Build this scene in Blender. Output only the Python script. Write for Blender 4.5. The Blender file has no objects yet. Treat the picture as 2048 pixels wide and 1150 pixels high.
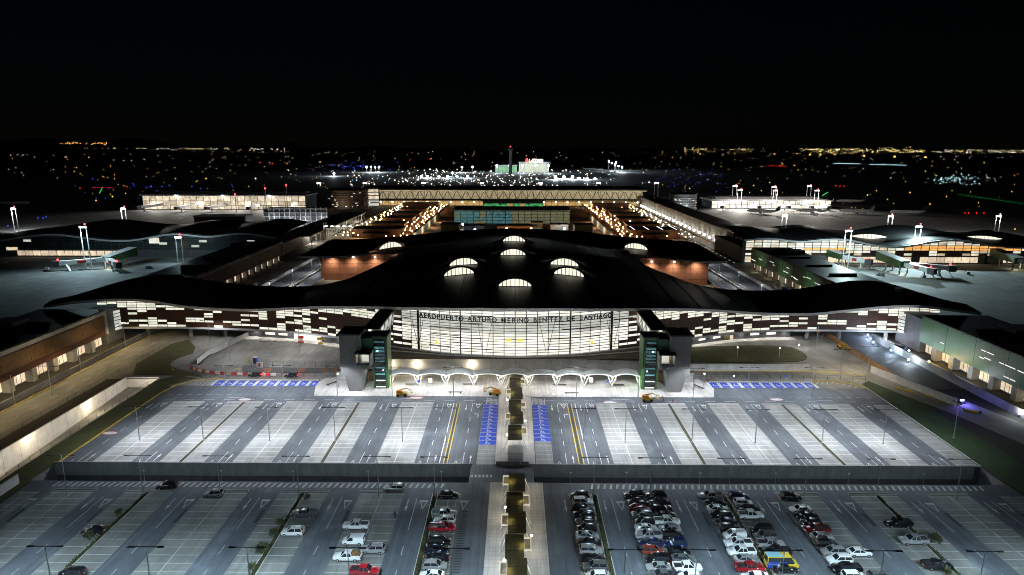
import bpy, math, random
import numpy as np
from mathutils import Vector
R = math.radians
random.seed(7)
sc = bpy.context.scene
# ---------------------------------------------------------------- camera
CAM_H = 75.0
cam_data = bpy.data.cameras.new('camera')
cam_data.sensor_width = 36.0
cam_data.lens = 36.0 * 1290.0 / 2048.0
cam_data.clip_start = 1.0
cam_data.clip_end = 60000.0
cam = bpy.data.objects.new('camera', cam_data)
sc.collection.objects.link(cam)
cam.location = (0, 0, CAM_H)
from mathutils import Matrix
PITCH, YAW, ROLL = 12.1615, 0.3039, 0.13
cam.matrix_world = Matrix.Translation((0, 0, CAM_H)) @ (Matrix.Rotation(R(YAW), 4, 'Z') @ Matrix.Rotation(R(90 - PITCH), 4, 'X') @ Matrix.Rotation(R(ROLL), 4, 'Z'))
sc.camera = cam
# ---------------------------------------------------------------- night sky
world = bpy.data.worlds.new('World'); sc.world = world; world.use_nodes = True
wn = world.node_tree.nodes; wl = world.node_tree.links
for n in list(wn): wn.remove(n)
wo = wn.new('ShaderNodeOutputWorld'); wb = wn.new('ShaderNodeBackground'); ws = wn.new('ShaderNodeTexSky')
ws.sky_type = 'NISHITA'; ws.sun_disc = False
ws.sun_elevation = R(14); ws.sun_rotation = R(150); ws.altitude = 500; ws.air_density = 1.0; ws.dust_density = 0.3; ws.ozone_density = 3.0
wb.inputs['Strength'].default_value = 0.00012
wl.new(ws.outputs[0], wb.inputs[0]); wl.new(wb.outputs[0], wo.inputs[0])
# ---------------------------------------------------------------- the one sun lamp, dimmed to night, added for faint ambient light
sd = bpy.data.lights.new('ambient_sun', 'SUN'); sd.energy = 0.004; sd.angle = R(0.5); sd.color = (0.75, 0.85, 1.0)
so = bpy.data.objects.new('ambient_sun', sd); sc.collection.objects.link(so)
so.rotation_euler = (R(76), 0, R(30))
# ---------------------------------------------------------------- exposure, sampling
vs = sc.view_settings
vs.view_transform = 'Standard'; vs.look = 'None'; vs.exposure = 0.6; vs.gamma = 1.0; vs.use_curve_mapping = False
cy = sc.cycles
cy.use_denoising = True
cy.max_bounces = 4; cy.diffuse_bounces = 2; cy.glossy_bounces = 2; cy.transmission_bounces = 3; cy.transparent_max_bounces = 6
cy.caustics_reflective = False; cy.caustics_refractive = False
cy.sample_clamp_indirect = 3.0; cy.sample_clamp_direct = 0.0
cy.use_adaptive_sampling = True; cy.adaptive_threshold = 0.015
cy.use_light_tree = True
cy.pixel_filter_type = 'BLACKMAN_HARRIS'; cy.filter_width = 0.95
# ---------------------------------------------------------------- where a sight line meets a level or an upright plane
_th, _yw, _rl = R(PITCH), R(YAW), R(ROLL)
def ray(px, py):
    x = (px - 1024) / 1290.; y = -(py - 575) / 1290.
    c, s = math.cos(_rl), math.sin(_rl)
    x, y = x * c - y * s, x * s + y * c
    d = (x, math.cos(_th) + y * math.sin(_th), -math.sin(_th) + y * math.cos(_th))
    c, s = math.cos(_yw), math.sin(_yw)
    return (d[0] * c - d[1] * s, d[0] * s + d[1] * c, d[2])
def G(px, py, z=0.0):
    d = ray(px, py); t = (z - CAM_H) / d[2]
    return (d[0] * t, d[1] * t)
def AT(px, py, yy):
    d = ray(px, py); t = yy / d[1]
    return (d[0] * t, CAM_H + d[2] * t)
# ---------------------------------------------------------------- helpers
col = sc.collection
def tag(o, label=None, cat=None, group=None, kind=None):
    if label: o['label'] = label
    if cat: o['category'] = cat
    if group: o['group'] = group
    if kind: o['kind'] = kind
    return o
def empty(name, loc=(0, 0, 0), rz=0.0):
    o = bpy.data.objects.new(name, None); col.objects.link(o)
    o.empty_display_size = 0.2
    o.location = loc; o.rotation_euler = (0, 0, rz)
    return o
def thing(name, label, cat, loc=(0, 0, 0), rz=0.0, group=None):
    return tag(empty(name, loc, rz), label, cat, group)
def link(name, mesh, parent=None, loc=(0, 0, 0), rot=(0, 0, 0), scale=(1, 1, 1)):
    o = bpy.data.objects.new(name, mesh); col.objects.link(o)
    o.location = loc; o.rotation_euler = rot; o.scale = scale
    if parent: o.parent = parent
    return o
class MB:
    def __init__(self): self.v = []; self.f = []; self.m = []; self.smooth = False
    def add(self, vs, fs, m=0):
        b = len(self.v); self.v += [tuple(p) for p in vs]
        self.f += [tuple(i + b for i in f) for f in fs]; self.m += [m] * len(fs)
        return self
    def quad(self, a, b, c, d, m=0): return self.add([a, b, c, d], [(0, 1, 2, 3)], m)
    def box(self, x0, y0, z0, x1, y1, z1, m=0):
        return self.add([(x0, y0, z0), (x1, y0, z0), (x1, y1, z0), (x0, y1, z0), (x0, y0, z1), (x1, y0, z1), (x1, y1, z1), (x0, y1, z1)],
                        [(0, 3, 2, 1), (4, 5, 6, 7), (0, 1, 5, 4), (1, 2, 6, 5), (2, 3, 7, 6), (3, 0, 4, 7)], m)
    def obox(self, c, s, rz=0.0, m=0):
        cx, cy_, cz = c; hx, hy, hz = s[0] / 2, s[1] / 2, s[2] / 2
        co, si = math.cos(rz), math.sin(rz); P = []
        for z in (-hz, hz):
            for x, y in ((-hx, -hy), (hx, -hy), (hx, hy), (-hx, hy)):
                P.append((cx + x * co - y * si, cy_ + x * si + y * co, cz + z))
        return self.add(P, [(0, 3, 2, 1), (4, 5, 6, 7), (0, 1, 5, 4), (1, 2, 6, 5), (2, 3, 7, 6), (3, 0, 4, 7)], m)
    def cyl(self, p0, p1, r0, r1=None, n=8, m=0):
        if r1 is None: r1 = r0
        p0 = Vector(p0); p1 = Vector(p1); d = (p1 - p0)
        if d.length < 1e-6: return self
        d.normalize()
        a = Vector((0, 0, 1)) if abs(d.z) < 0.9 else Vector((1, 0, 0))
        u = d.cross(a).normalized(); w = d.cross(u)
        P = []
        for p, r in ((p0, r0), (p1, r1)):
            for i in range(n):
                t = 2 * math.pi * i / n
                P.append(p + u * (r * math.cos(t)) + w * (r * math.sin(t)))
        F = [(i, (i + 1) % n, n + (i + 1) % n, n + i) for i in range(n)]
        F += [tuple(range(n - 1, -1, -1)), tuple(range(n, 2 * n))]
        return self.add(P, F, m)
    def bar(self, p0, p1, w, h=None, m=0):
        h = h or w
        p0 = Vector(p0); p1 = Vector(p1); d = (p1 - p0)
        if d.length < 1e-6: return self
        d.normalize()
        a = Vector((0, 0, 1)) if abs(d.z) < 0.95 else Vector((0, 1, 0))
        u = d.cross(a).normalized() * (w / 2); k = u.normalized().cross(d) * (h / 2)
        P = [p + s * u + t * k for p in (p0, p1) for s, t in ((-1, -1), (1, -1), (1, 1), (-1, 1))]
        return self.add(P, [(0, 3, 2, 1), (4, 5, 6, 7), (0, 1, 5, 4), (1, 2, 6, 5), (2, 3, 7, 6), (3, 0, 4, 7)], m)
    def ball(self, c, r, n=8, k=5, m=0, sz=1.0):
        P = [(c[0], c[1], c[2] - r * sz)]
        for j in range(1, k):
            a = -math.pi / 2 + math.pi * j / k
            for i in range(n):
                t = 2 * math.pi * i / n
                P.append((c[0] + r * math.cos(a) * math.cos(t), c[1] + r * math.cos(a) * math.sin(t), c[2] + r * math.sin(a) * sz))
        P.append((c[0], c[1], c[2] + r * sz))
        F = [(0, 1 + (i + 1) % n, 1 + i) for i in range(n)]
        for j in range(k - 2):
            for i in range(n):
                a = 1 + j * n + i; b = 1 + j * n + (i + 1) % n
                F.append((a, b, b + n, a + n))
        l = len(P) - 1; s = 1 + (k - 2) * n
        F += [(s + i, s + (i + 1) % n, l) for i in range(n)]
        return self.add(P, F, m)
    def prism(self, poly, z0, z1, m=0):
        n = len(poly)
        P = [(x, y, z0) for x, y in poly] + [(x, y, z1) for x, y in poly]
        F = [tuple(range(n - 1, -1, -1)), tuple(range(n, 2 * n))] + [(i, (i + 1) % n, n + (i + 1) % n, n + i) for i in range(n)]
        return self.add(P, F, m)
    def sheet(self, poly, z, m=0):
        return self.add([(x, y, z) for x, y in poly], [tuple(range(len(poly)))], m)
    def rect(self, x0, y0, x1, y1, z, m=0):
        return self.add([(x0, y0, z), (x1, y0, z), (x1, y1, z), (x0, y1, z)], [(0, 1, 2, 3)], m)
    def mesh(self, name, mats):
        me = bpy.data.meshes.new(name)
        me.from_pydata(self.v, [], self.f)
        mats = mats if isinstance(mats, (list, tuple)) else [mats]
        for mt in mats: me.materials.append(mt)
        if len(mats) > 1: me.polygons.foreach_set('material_index', self.m)
        if self.smooth: me.polygons.foreach_set('use_smooth', [True] * len(self.f))
        me.update()
        return me
    def build(self, name, mats, parent=None, loc=(0, 0, 0), rz=0.0):
        return link(name, self.mesh(name, mats), parent, loc, (0, 0, rz))
# ---------------------------------------------------------------- materials
def new_mat(name):
    m = bpy.data.materials.new(name); m.use_nodes = True
    nt = m.node_tree
    return m, nt, nt.nodes['Principled BSDF'], nt.nodes['Material Output']
def mat(name, c, rough=0.6, metal=0.0, var=0.0, scale=1.0, c2=None, bump=0.0, bscale=20.0, spec=0.5, stretch=None, coat=0.0):
    m, nt, b, out = new_mat(name); N = nt.nodes; L = nt.links
    b.inputs['Base Color'].default_value = (*c, 1); b.inputs['Roughness'].default_value = rough; b.inputs['Metallic'].default_value = metal
    b.inputs['Specular IOR Level'].default_value = spec
    if coat: b.inputs['Coat Weight'].default_value = coat; b.inputs['Coat Roughness'].default_value = 0.08
    tc = N.new('ShaderNodeTexCoord'); src = tc.outputs['Object']
    if stretch:
        mp = N.new('ShaderNodeMapping'); mp.inputs['Scale'].default_value = stretch; L.new(src, mp.inputs[0]); src = mp.outputs[0]
    if var or c2:
        n1 = N.new('ShaderNodeTexNoise'); n1.inputs['Scale'].default_value = scale; n1.inputs['Detail'].default_value = 6; n1.inputs['Roughness'].default_value = 0.65
        L.new(src, n1.inputs['Vector'])
        rp = N.new('ShaderNodeValToRGB'); rp.color_ramp.elements[0].position = 0.32; rp.color_ramp.elements[1].position = 0.68
        a = c2 if c2 else tuple(x * (1 - var) for x in c)
        bb = c if c2 else tuple(min(1, x * (1 + var)) for x in c)
        rp.color_ramp.elements[0].color = (*a, 1); rp.color_ramp.elements[1].color = (*bb, 1)
        L.new(n1.outputs['Fac'], rp.inputs[0]); L.new(rp.outputs[0], b.inputs['Base Color'])
    if bump:
        n2 = N.new('ShaderNodeTexNoise'); n2.inputs['Scale'].default_value = bscale; n2.inputs['Detail'].default_value = 4
        L.new(src, n2.inputs['Vector'])
        bp = N.new('ShaderNodeBump'); bp.inputs['Strength'].default_value = bump; bp.inputs['Distance'].default_value = 0.05
        L.new(n2.outputs['Fac'], bp.inputs['Height']); L.new(bp.outputs[0], b.inputs['Normal'])
    return m
def glow(name, c, s, sample=False, var=0.0, scale=0.5, c2=None, rnd=None):
    m, nt, b, out = new_mat(name); N = nt.nodes; L = nt.links
    b.inputs['Base Color'].default_value = (*[x * 0.5 for x in c], 1); b.inputs['Roughness'].default_value = 0.4
    b.inputs['Emission Color'].default_value = (*c, 1); b.inputs['Emission Strength'].default_value = s
    if var or c2:
        tc = N.new('ShaderNodeNewGeometry')
        n1 = N.new('ShaderNodeTexNoise'); n1.inputs['Scale'].default_value = scale; n1.inputs['Detail'].default_value = 3
        L.new(tc.outputs['Position'], n1.inputs['Vector'])
        rp = N.new('ShaderNodeValToRGB'); rp.color_ramp.elements[0].position = 0.35; rp.color_ramp.elements[1].position = 0.6
        a = c2 if c2 else tuple(x * (1 - var) for x in c)
        rp.color_ramp.elements[0].color = (*a, 1); rp.color_ramp.elements[1].color = (*c, 1)
        L.new(n1.outputs['Fac'], rp.inputs[0]); L.new(rp.outputs[0], b.inputs['Emission Color'])
    if rnd:
        oi = N.new('ShaderNodeObjectInfo'); mr = N.new('ShaderNodeMapRange'); mr.inputs['To Min'].default_value = s * rnd[0]; mr.inputs['To Max'].default_value = s * rnd[1]
        L.new(oi.outputs['Random'], mr.inputs['Value']); L.new(mr.outputs[0], b.inputs['Emission Strength'])
    m.cycles.emission_sampling = 'AUTO' if sample else 'NONE'
    return m
def wear_mat(name, c, c2, patch, rough=0.8, spec=0.4, joints=None, dust=0.0):
    """paving: broad tone patches, fine aggregate, tyre streaks along Y, optional slab joints"""
    m, nt, b, out = new_mat(name); N = nt.nodes; L = nt.links
    b.inputs['Roughness'].default_value = rough; b.inputs['Specular IOR Level'].default_value = spec
    g = N.new('ShaderNodeNewGeometry')
    def noise(sx, sy, detail, lo, hi):
        mp = N.new('ShaderNodeMapping'); mp.inputs['Scale'].default_value = (sx, sy, 1)
        L.new(g.outputs['Position'], mp.inputs[0])
        n = N.new('ShaderNodeTexNoise'); n.inputs['Scale'].default_value = 1.0; n.inputs['Detail'].default_value = detail; n.inputs['Roughness'].default_value = 0.6
        L.new(mp.outputs[0], n.inputs['Vector'])
        r = N.new('ShaderNodeMapRange'); r.inputs['From Min'].default_value = 0.3; r.inputs['From Max'].default_value = 0.7
        r.inputs['To Min'].default_value = lo; r.inputs['To Max'].default_value = hi
        L.new(n.outputs['Fac'], r.inputs['Value'])
        return r.outputs[0]
    big = noise(patch, patch, 5, 0, 1); streak = noise(1.1, 0.05, 4, 0.80, 1.10); fine = noise(9, 9, 2, 0.88, 1.10); blot = noise(0.16, 0.10, 7, 0.74, 1.26)
    mx = N.new('ShaderNodeMix'); mx.data_type = 'RGBA'
    mx.inputs['A'].default_value = (*c2, 1); mx.inputs['B'].default_value = (*c, 1); L.new(big, mx.inputs['Factor'])
    cur = mx.outputs['Result']
    for f in (streak, fine, blot):
        vm = N.new('ShaderNodeVectorMath'); vm.operation = 'SCALE'
        L.new(cur, vm.inputs[0]); L.new(f, vm.inputs['Scale']); cur = vm.outputs[0]
    if dust:
        dn = noise(0.11, 0.07, 8, 0, 1); r2 = N.new('ShaderNodeMapRange'); r2.inputs['From Min'].default_value = .68; r2.inputs['From Max'].default_value = 1.0; r2.inputs['To Min'].default_value = 1.0; r2.inputs['To Max'].default_value = 1.0 + dust
        L.new(dn, r2.inputs['Value'])
        tn = noise(2.6, 0.03, 3, 0.82, 1.12)
        for f in (r2.outputs[0], tn):
            vm = N.new('ShaderNodeVectorMath'); vm.operation = 'SCALE'; L.new(cur, vm.inputs[0]); L.new(f, vm.inputs['Scale']); cur = vm.outputs[0]
    if joints:
        br = N.new('ShaderNodeTexBrick'); br.offset = 0.0; br.inputs['Scale'].default_value = 1.0
        br.inputs['Color1'].default_value = (1, 1, 1, 1); br.inputs['Color2'].default_value = (0.93, 0.93, 0.93, 1); br.inputs['Mortar'].default_value = (0.62, 0.62, 0.62, 1)
        br.inputs['Mortar Size'].default_value = 0.03; br.inputs['Brick Width'].default_value = joints[0]; br.inputs['Row Height'].default_value = joints[1]
        L.new(g.outputs['Position'], br.inputs['Vector'])
        vm = N.new('ShaderNodeVectorMath'); vm.operation = 'MULTIPLY'
        L.new(cur, vm.inputs[0]); L.new(br.outputs['Color'], vm.inputs[1]); cur = vm.outputs[0]
    L.new(cur, b.inputs['Base Color'])
    return m
M = {}
M['soil'] = mat('soil', (0.05, 0.042, 0.03), 0.95, c2=(0.022, 0.020, 0.016), scale=0.02, bump=0.4, bscale=0.8)
M['strip_soil'] = mat('strip_soil', (0.075, 0.065, 0.035), 0.95, c2=(0.035, 0.03, 0.018), scale=0.8, bump=0.5, bscale=4)
M['dirt'] = mat('dirt', (0.12, 0.09, 0.055), 0.95, c2=(0.06, 0.045, 0.028), scale=0.25, bump=0.5, bscale=2.0)
M['asphalt'] = wear_mat('asphalt', (0.112, 0.126, 0.145), (0.078, 0.089, 0.105), 0.12, 0.75, dust=0.7)
M['asphalt_road'] = wear_mat('asphalt_road', (0.09, 0.095, 0.10), (0.065, 0.068, 0.072), 0.10, 0.7, dust=0.5)
M['bay'] = wear_mat('bay_concrete', (0.35, 0.35, 0.345), (0.28, 0.28, 0.275), 0.16, 0.85, joints=(4.6, 3.7))
M['bay_old'] = wear_mat('bay_concrete_old', (0.235, 0.24, 0.225), (0.155, 0.16, 0.15), 0.14, 0.85, joints=(4.6, 3.7))
M['concrete_road'] = wear_mat('concrete_road', (0.27, 0.26, 0.235), (0.19, 0.185, 0.165), 0.12, 0.85, joints=(4.0, 5.0))
M['paving'] = wear_mat('plaza_paving', (0.58, 0.555, 0.53), (0.47, 0.45, 0.43), 0.2, 0.8, joints=(1.2, 1.2))
M['apron'] = wear_mat('apron_concrete', (0.26, 0.27, 0.265), (0.17, 0.18, 0.18), 0.035, 0.75, joints=(7.5, 7.5))
M['lawn'] = mat('lawn', (0.085, 0.085, 0.022), 0.95, c2=(0.045, 0.050, 0.014), scale=0.3, bump=0.6, bscale=6)
M['lawn_green'] = mat('lawn_green', (0.035, 0.075, 0.02), 0.95, c2=(0.018, 0.035, 0.012), scale=0.25, bump=0.6, bscale=6)
M['paint'] = mat('white_paint', (0.64, 0.65, 0.66), 0.7, c2=(0.42, 0.43, 0.44), scale=1.3)
M['paint_old'] = mat('white_paint_worn', (0.50, 0.51, 0.51), 0.75, c2=(0.24, 0.245, 0.245), scale=0.9)
M['yellow'] = mat('yellow_paint', (0.65, 0.45, 0.03), 0.7, c2=(0.45, 0.31, 0.03), scale=1.0)
M['blue'] = mat('blue_paint', (0.022, 0.075, 0.55), 0.65, c2=(0.018, 0.055, 0.42), scale=0.7)
M['darkmark'] = mat('dark_patch', (0.035, 0.036, 0.04), 0.8, var=0.3, scale=1.0)
M['kerb'] = mat('kerb', (0.42, 0.41, 0.39), 0.85, var=0.2, scale=1.0)
M['concrete'] = mat('concrete', (0.34, 0.335, 0.32), 0.85, c2=(0.22, 0.215, 0.205), scale=0.35, bump=0.2, bscale=3)
M['concrete_panel'] = mat('concrete_panel', (0.33, 0.345, 0.34), 0.85, c2=(0.20, 0.215, 0.215), scale=0.5, bump=0.2, bscale=4, stretch=(1, 1, 0.35))
M['concrete_white'] = mat('concrete_white', (0.62, 0.61, 0.60), 0.8, c2=(0.45, 0.44, 0.43), scale=0.5)
M['wall_dark'] = mat('wall_dark', (0.10, 0.10, 0.11), 0.7, var=0.2, scale=0.6)
M['dark'] = mat('dark_metal', (0.022, 0.022, 0.024), 0.5, var=0.15, scale=2)
M['black'] = mat('black', (0.01, 0.01, 0.01), 0.6)
M['steel'] = mat('galvanised_steel', (0.42, 0.43, 0.44), 0.4, 0.6, var=0.12, scale=3)
M['white_steel'] = mat('white_steel', (0.75, 0.75, 0.74), 0.4, 0.0, var=0.06, scale=2)
M['fascia'] = mat('fascia', (0.62, 0.63, 0.64), 0.5, 0.0, var=0.08, scale=0.6)
M['roof'] = mat('roof_membrane', (0.020, 0.020, 0.020), 0.5, var=0.3, scale=0.12, bump=0.15, bscale=1.2, stretch=(1, 0.1, 1))
M['brown'] = mat('brown_panel', (0.075, 0.026, 0.014), 0.55, var=0.18, scale=0.9)
M['brick'] = mat('brick_red', (0.36, 0.15, 0.075), 0.8, c2=(0.24, 0.10, 0.055), scale=0.5, bump=0.2, bscale=5)
M['slat'] = mat('timber_slat', (0.28, 0.16, 0.07), 0.65, c2=(0.16, 0.085, 0.035), scale=0.8)
M['green'] = mat('green_panel', (0.045, 0.13, 0.035), 0.45, c2=(0.03, 0.085, 0.03), scale=0.15)
M['green_glass'] = mat('green_glass', (0.03, 0.12, 0.07), 0.2, var=0.2, scale=0.5)
M['glass'] = mat('dark_glass', (0.015, 0.018, 0.02), 0.08, spec=0.7)
M['red'] = mat('red_paint', (0.45, 0.025, 0.02), 0.5, var=0.1, scale=2)
M['orange'] = mat('orange_paint', (0.60, 0.20, 0.02), 0.5, var=0.15, scale=2)
M['machine'] = mat('machine_yellow', (0.40, 0.26, 0.03), 0.55, var=0.25, scale=2)
M['rubber'] = mat('rubber', (0.018, 0.018, 0.018), 0.85)
M['chrome'] = mat('alloy', (0.5, 0.5, 0.52), 0.3, 0.9)
M['olive'] = mat('olive_roof', (0.10, 0.085, 0.035), 0.6, c2=(0.06, 0.052, 0.022), scale=0.8)
M['leaf'] = mat('leaf', (0.075, 0.080, 0.025), 0.8, c2=(0.03, 0.04, 0.014), scale=3)
M['bark'] = mat('bark', (0.10, 0.07, 0.045), 0.9, var=0.2, scale=4)
M['terracotta'] = mat('terracotta_paving', (0.26, 0.10, 0.045), 0.85, var=0.2, scale=0.8)
# things that give off light
M['pane'] = glow('lit_pane', (1.0, 0.97, 0.84), 0.66, True, c2=(0.70, 0.71, 0.56), scale=0.35, rnd=(.72, 1.1))
M['pane_c'] = glow('lit_pane_clear', (1.0, 0.985, 0.90), 0.72, True, c2=(0.74, 0.72, 0.60), scale=0.22, rnd=(.80, 1.1))
M['pane_g'] = glow('lit_pane_frosted', (0.62, 0.63, 0.57), 0.62, False, c2=(0.45, 0.46, 0.40), scale=0.25, rnd=(.82, 1.08))
M['sky_pane'] = glow('skylight_pane', (1.0, 0.97, 0.80), 0.75, True, c2=(0.85, 0.82, 0.62), scale=0.5)
M['shop'] = glow('shop_pane', (1.0, 0.84, 0.62), 0.62, True, c2=(0.70, 0.52, 0.34), scale=0.6, rnd=(.6, 1.15))
M['warm'] = glow('warm_lamp', (1.0, 0.62, 0.28), 9.0)
M['warm_dim'] = glow('warm_pane', (1.0, 0.66, 0.25), 0.35, c2=(0.16, 0.08, 0.02), scale=0.8)
M['white_lamp'] = glow('white_lamp', (1.0, 0.95, 0.86), 14.0)
M['cool_lamp'] = glow('cool_lamp', (0.80, 0.92, 1.0), 14.0)
M['blue_lamp'] = glow('blue_lamp', (0.45, 0.65, 1.0), 10.0)
M['red_lamp'] = glow('red_lamp', (1.0, 0.03, 0.03), 8.0)
M['strip'] = glow('strip_lamp', (1.0, 0.93, 0.75), 0.3, False)
M['slit'] = glow('slit_window', (1.0, 0.96, 0.85), 0.65)
M['teal'] = glow('teal_glass', (0.25, 0.62, 0.66), 0.19, c2=(0.015, 0.05, 0.055), scale=0.9)
M['old_pane'] = glow('old_hall_pane', (.95, .82, .50), .30, c2=(.20, .15, .07), scale=0.6)
M['apron_pane'] = glow('hall_pane', (1.0, 0.88, 0.68), 0.62, c2=(0.55, 0.40, 0.24), scale=0.3, rnd=(.5, 1.15))
def lamp(kind, loc, energy, color, parent=None, target=None, angle=130, blend=0.6, radius=0.25, name='lamp_light'):
    d = bpy.data.lights.new(name, kind); d.energy = energy; d.color = color
    if hasattr(d, 'shadow_soft_size'): d.shadow_soft_size = radius
    if kind == 'SPOT': d.spot_size = R(angle); d.spot_blend = blend
    o = bpy.data.objects.new(name, d); col.objects.link(o)
    o.location = loc
    if target is not None:
        v = Vector(target) - Vector(loc)
        o.rotation_euler = v.to_track_quat('-Z', 'Y').to_euler()
    if parent: o.parent = parent
    return o
def even_throw(o):
    """street-light optics: the beam is shaped so that the ground between posts is lit evenly"""
    d = o.data; d.use_nodes = True; nt = d.node_tree; em = nt.nodes['Emission']; lf = nt.nodes.new('ShaderNodeLightFalloff')
    lf.inputs['Strength'].default_value = 1.0; nt.links.new(lf.outputs['Linear'], em.inputs['Strength'])
    return o
def struct(name, mb, m, parent=None):
    o = mb.build(name, m, parent)
    if not parent: o['kind'] = 'structure'
    return o
# ================================================================ GROUND, LOTS, ROADS
XB = [-40000, -129.5, -118.5, -112.0, 112.5, 40000]
YB = [-4000, 40, 135.3, 143.9, 203.0, 60000]
g = MB()
for i in range(len(XB) - 1):
    for j in range(len(YB) - 1):
        x0, x1, y0, y1 = XB[i], XB[i + 1], YB[j], YB[j + 1]
        if x0 == -129.5 and 40 <= y0 < 203: continue
        if x0 == -112.0 and y0 == 135.3: continue
        g.rect(x0, y0, x1, y1, -0.06)
struct('ground', g, M['soil'])
# sunken road between the two lots
t = MB()
t.rect(-112, 135.3, 112.5, 143.9, -6.6)
struct('sunken_road', t, M['asphalt_road'])
t = MB()
t.box(-112, 143.9, -6.6, 112.5, 144.6, -0.07); t.box(-112, 134.6, -6.6, 112.5, 135.3, -0.07)
t.box(-112.6, 135.3, -6.6, -112, 143.9, -0.07); t.box(112.5, 135.3, -6.6, 113.1, 143.9, -0.07)
struct('sunken_road_wall', t, M['wall_dark'])
t = MB(); t.box(-10.6, 134.9, -0.9, 4.4, 144.2, -0.03)
struct('bridge_deck', t, M['concrete'])
# asphalt of the lots
a = MB(); a.rect(-111.0, 143.95, 112.6, 196.0, 0.0); a.rect(-111.0, 20, 112.6, 135.25, 0.0); a.rect(-10.5, 135.25, 4.3, 143.95, 0.0)
struct('parking_asphalt', a, M['asphalt'])
BAYS = [(-103.2, -93.7, 0), (-86.9, -75.9, 1), (-69.0, -59.4, 0), (-52.3, -41.5, 1), (-34.3, -24.5, 0),
        (24.2, 33.3, 0), (40.7, 51.2, 1), (58.0, 67.3, 0), (74.2, 84.9, 1), (91.4, 100.6, 0), (107.2, 112.4, 2)]
STRIPX = {1: -81.6, 3: -47.0, 6: 46.2, 8: 80.1}
LANES = [-106.8, -90.3, -72.4, -55.9, -37.9, -21.4, -12.7, 12.7, 21.2, 37.0, 54.6, 70.7, 88.1, 103.9]
UY0, UY1 = 145.0, 182.4
LY0, LY1 = 40.0, 130.4
b = MB(); b2 = MB()
for i, (x0, x1, k) in enumerate(BAYS):
    b.rect(x0, UY0 - 1.0, x1, UY1, 0.004)
    b2.rect(x0, LY0, x1, LY1, 0.004)
b.rect(-9.4, 144.0, -5.0, 181.8, 0.004); b.rect(5.2, 144.0, 9.5, 181.5, 0.004)
b2.rect(-103.2 - 7.3, LY0, -103.2 - 2.5, LY1, 0.004)
b2.rect(-17.0, LY0, -11.8, LY1, 0.0045); b2.rect(11.9, LY0, 17.2, LY1, 0.0045)
struct('car_lot_paving', b2, M['bay_old'])
struct('parking_bay_paving', b, M['bay'])
# kerbed planting strips between back-to-back bays
sk = MB(); sd_ = MB()
for x in STRIPX.values():
    for y0, y1 in ((UY0 - 0.9, UY1 - 0.1), (LY0, LY1 - 0.2)):
        sk.box(x - 0.55, y0, 0, x - 0.42, y1, 0.14); sk.box(x + 0.42, y0, 0, x + 0.55, y1, 0.14)
        sd_.rect(x - 0.42, y0, x + 0.42, y1, 0.10)
for x in (-17.6, 17.6):
    sk.box(x - 0.65, LY0, 0, x - 0.5, LY1, 0.14); sk.box(x + 0.5, LY0, 0, x + 0.65, LY1, 0.14)
    sd_.rect(x - 0.5, LY0, x + 0.5, LY1, 0.10)
for i, (x0, x1, k) in enumerate(BAYS):
    if x1 > 107: continue
    sk.box(x0, LY1 + 0.3, 0, x1, LY1 + 1.0, 0.14)
    sd_.rect(x0 + 0.12, LY1 + 0.42, x1 - 0.12, LY1 + 0.88, 0.145)
    sk.box(x0, UY1 + 0.02, 0, x1, UY1 + 0.5, 0.14)
struct('kerb', sk, M['kerb'])
struct('planting_soil', sd_, M['strip_soil'])
# -- painted markings
w = MB(); wo_ = MB(); w_keep = w; ZL = 0.009
def lines(y0, y1, step=2.467):
    n = int(round((y1 - y0) / step)); return [y0 + i * step for i in range(n + 1)]
for y0, y1 in ((UY0 + 0.2, UY1 - 0.2), (LY1 - 0.4 - 36 * 2.467, LY1 - 0.4)):
    for y in lines(y0, y1):
        if y < LY0: continue
        w = wo_ if y < 140 else w_keep
        for i, (x0, x1, k) in enumerate(BAYS):
            if k == 0: w.rect(x0, y - 0.08, x1, y + 0.08, ZL)
            elif k == 1:
                s = STRIPX[i]; w.rect(x0, y - 0.08, s - 0.6, y + 0.08, ZL); w.rect(s + 0.6, y - 0.08, x1, y + 0.08, ZL)
            else: w.rect(x0, y - 0.08, x1, y + 0.08, ZL)
        if y < 140:
            w.rect(-17, y - 0.08, -11.8, y + 0.08, ZL); w.rect(11.9, y - 0.08, 17.0, y + 0.08, ZL); w.rect(-110.4, y - .08, -105.7, y + .08, ZL)
w = w_keep
for i, (x0, x1, k) in enumerate(BAYS):
    if k == 0:
        c = (x0 + x1) / 2
        w.rect(c - 0.09, UY0 - 0.9, c + 0.09, UY1, ZL + 0.002); wo_.rect(c - 0.09, LY0, c + 0.09, LY1, ZL + 0.002)
for y in lines(144.7, 181.7): w.rect(-9.4, y - .07, -5.0, y + .07, ZL)
for y in lines(144.3, 181.3): w.rect(5.2, y - .07, 9.5, y + .07, ZL)
def arrow(mb, x, y, up=1, L=4.2, z=ZL):
    s = up
    mb.rect(x - 0.11, min(y, y + s * L * 0.62), x + 0.11, max(y, y + s * L * 0.62), z)
    P = [(x - 0.36, y + s * L * 0.58), (x + 0.36, y + s * L * 0.58), (x, y + s * L)]
    mb.sheet(P if s > 0 else P[::-1], z + 0.001)
def turn_arrow(mb, x, y, side, z=ZL):
    mb.rect(x - 0.12, y, x + 0.12, y + 2.6, z); mb.rect(min(x, x + side * 0.7), y + 2.3, max(x, x + side * 0.7), y + 2.6, z + .001)
    P = [(x + side * 0.6, y + 1.9), (x + side * 1.3, y + 2.45), (x + side * 0.6, y + 3.0)]
    mb.sheet(P if side > 0 else P[::-1], z + .002)
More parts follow.
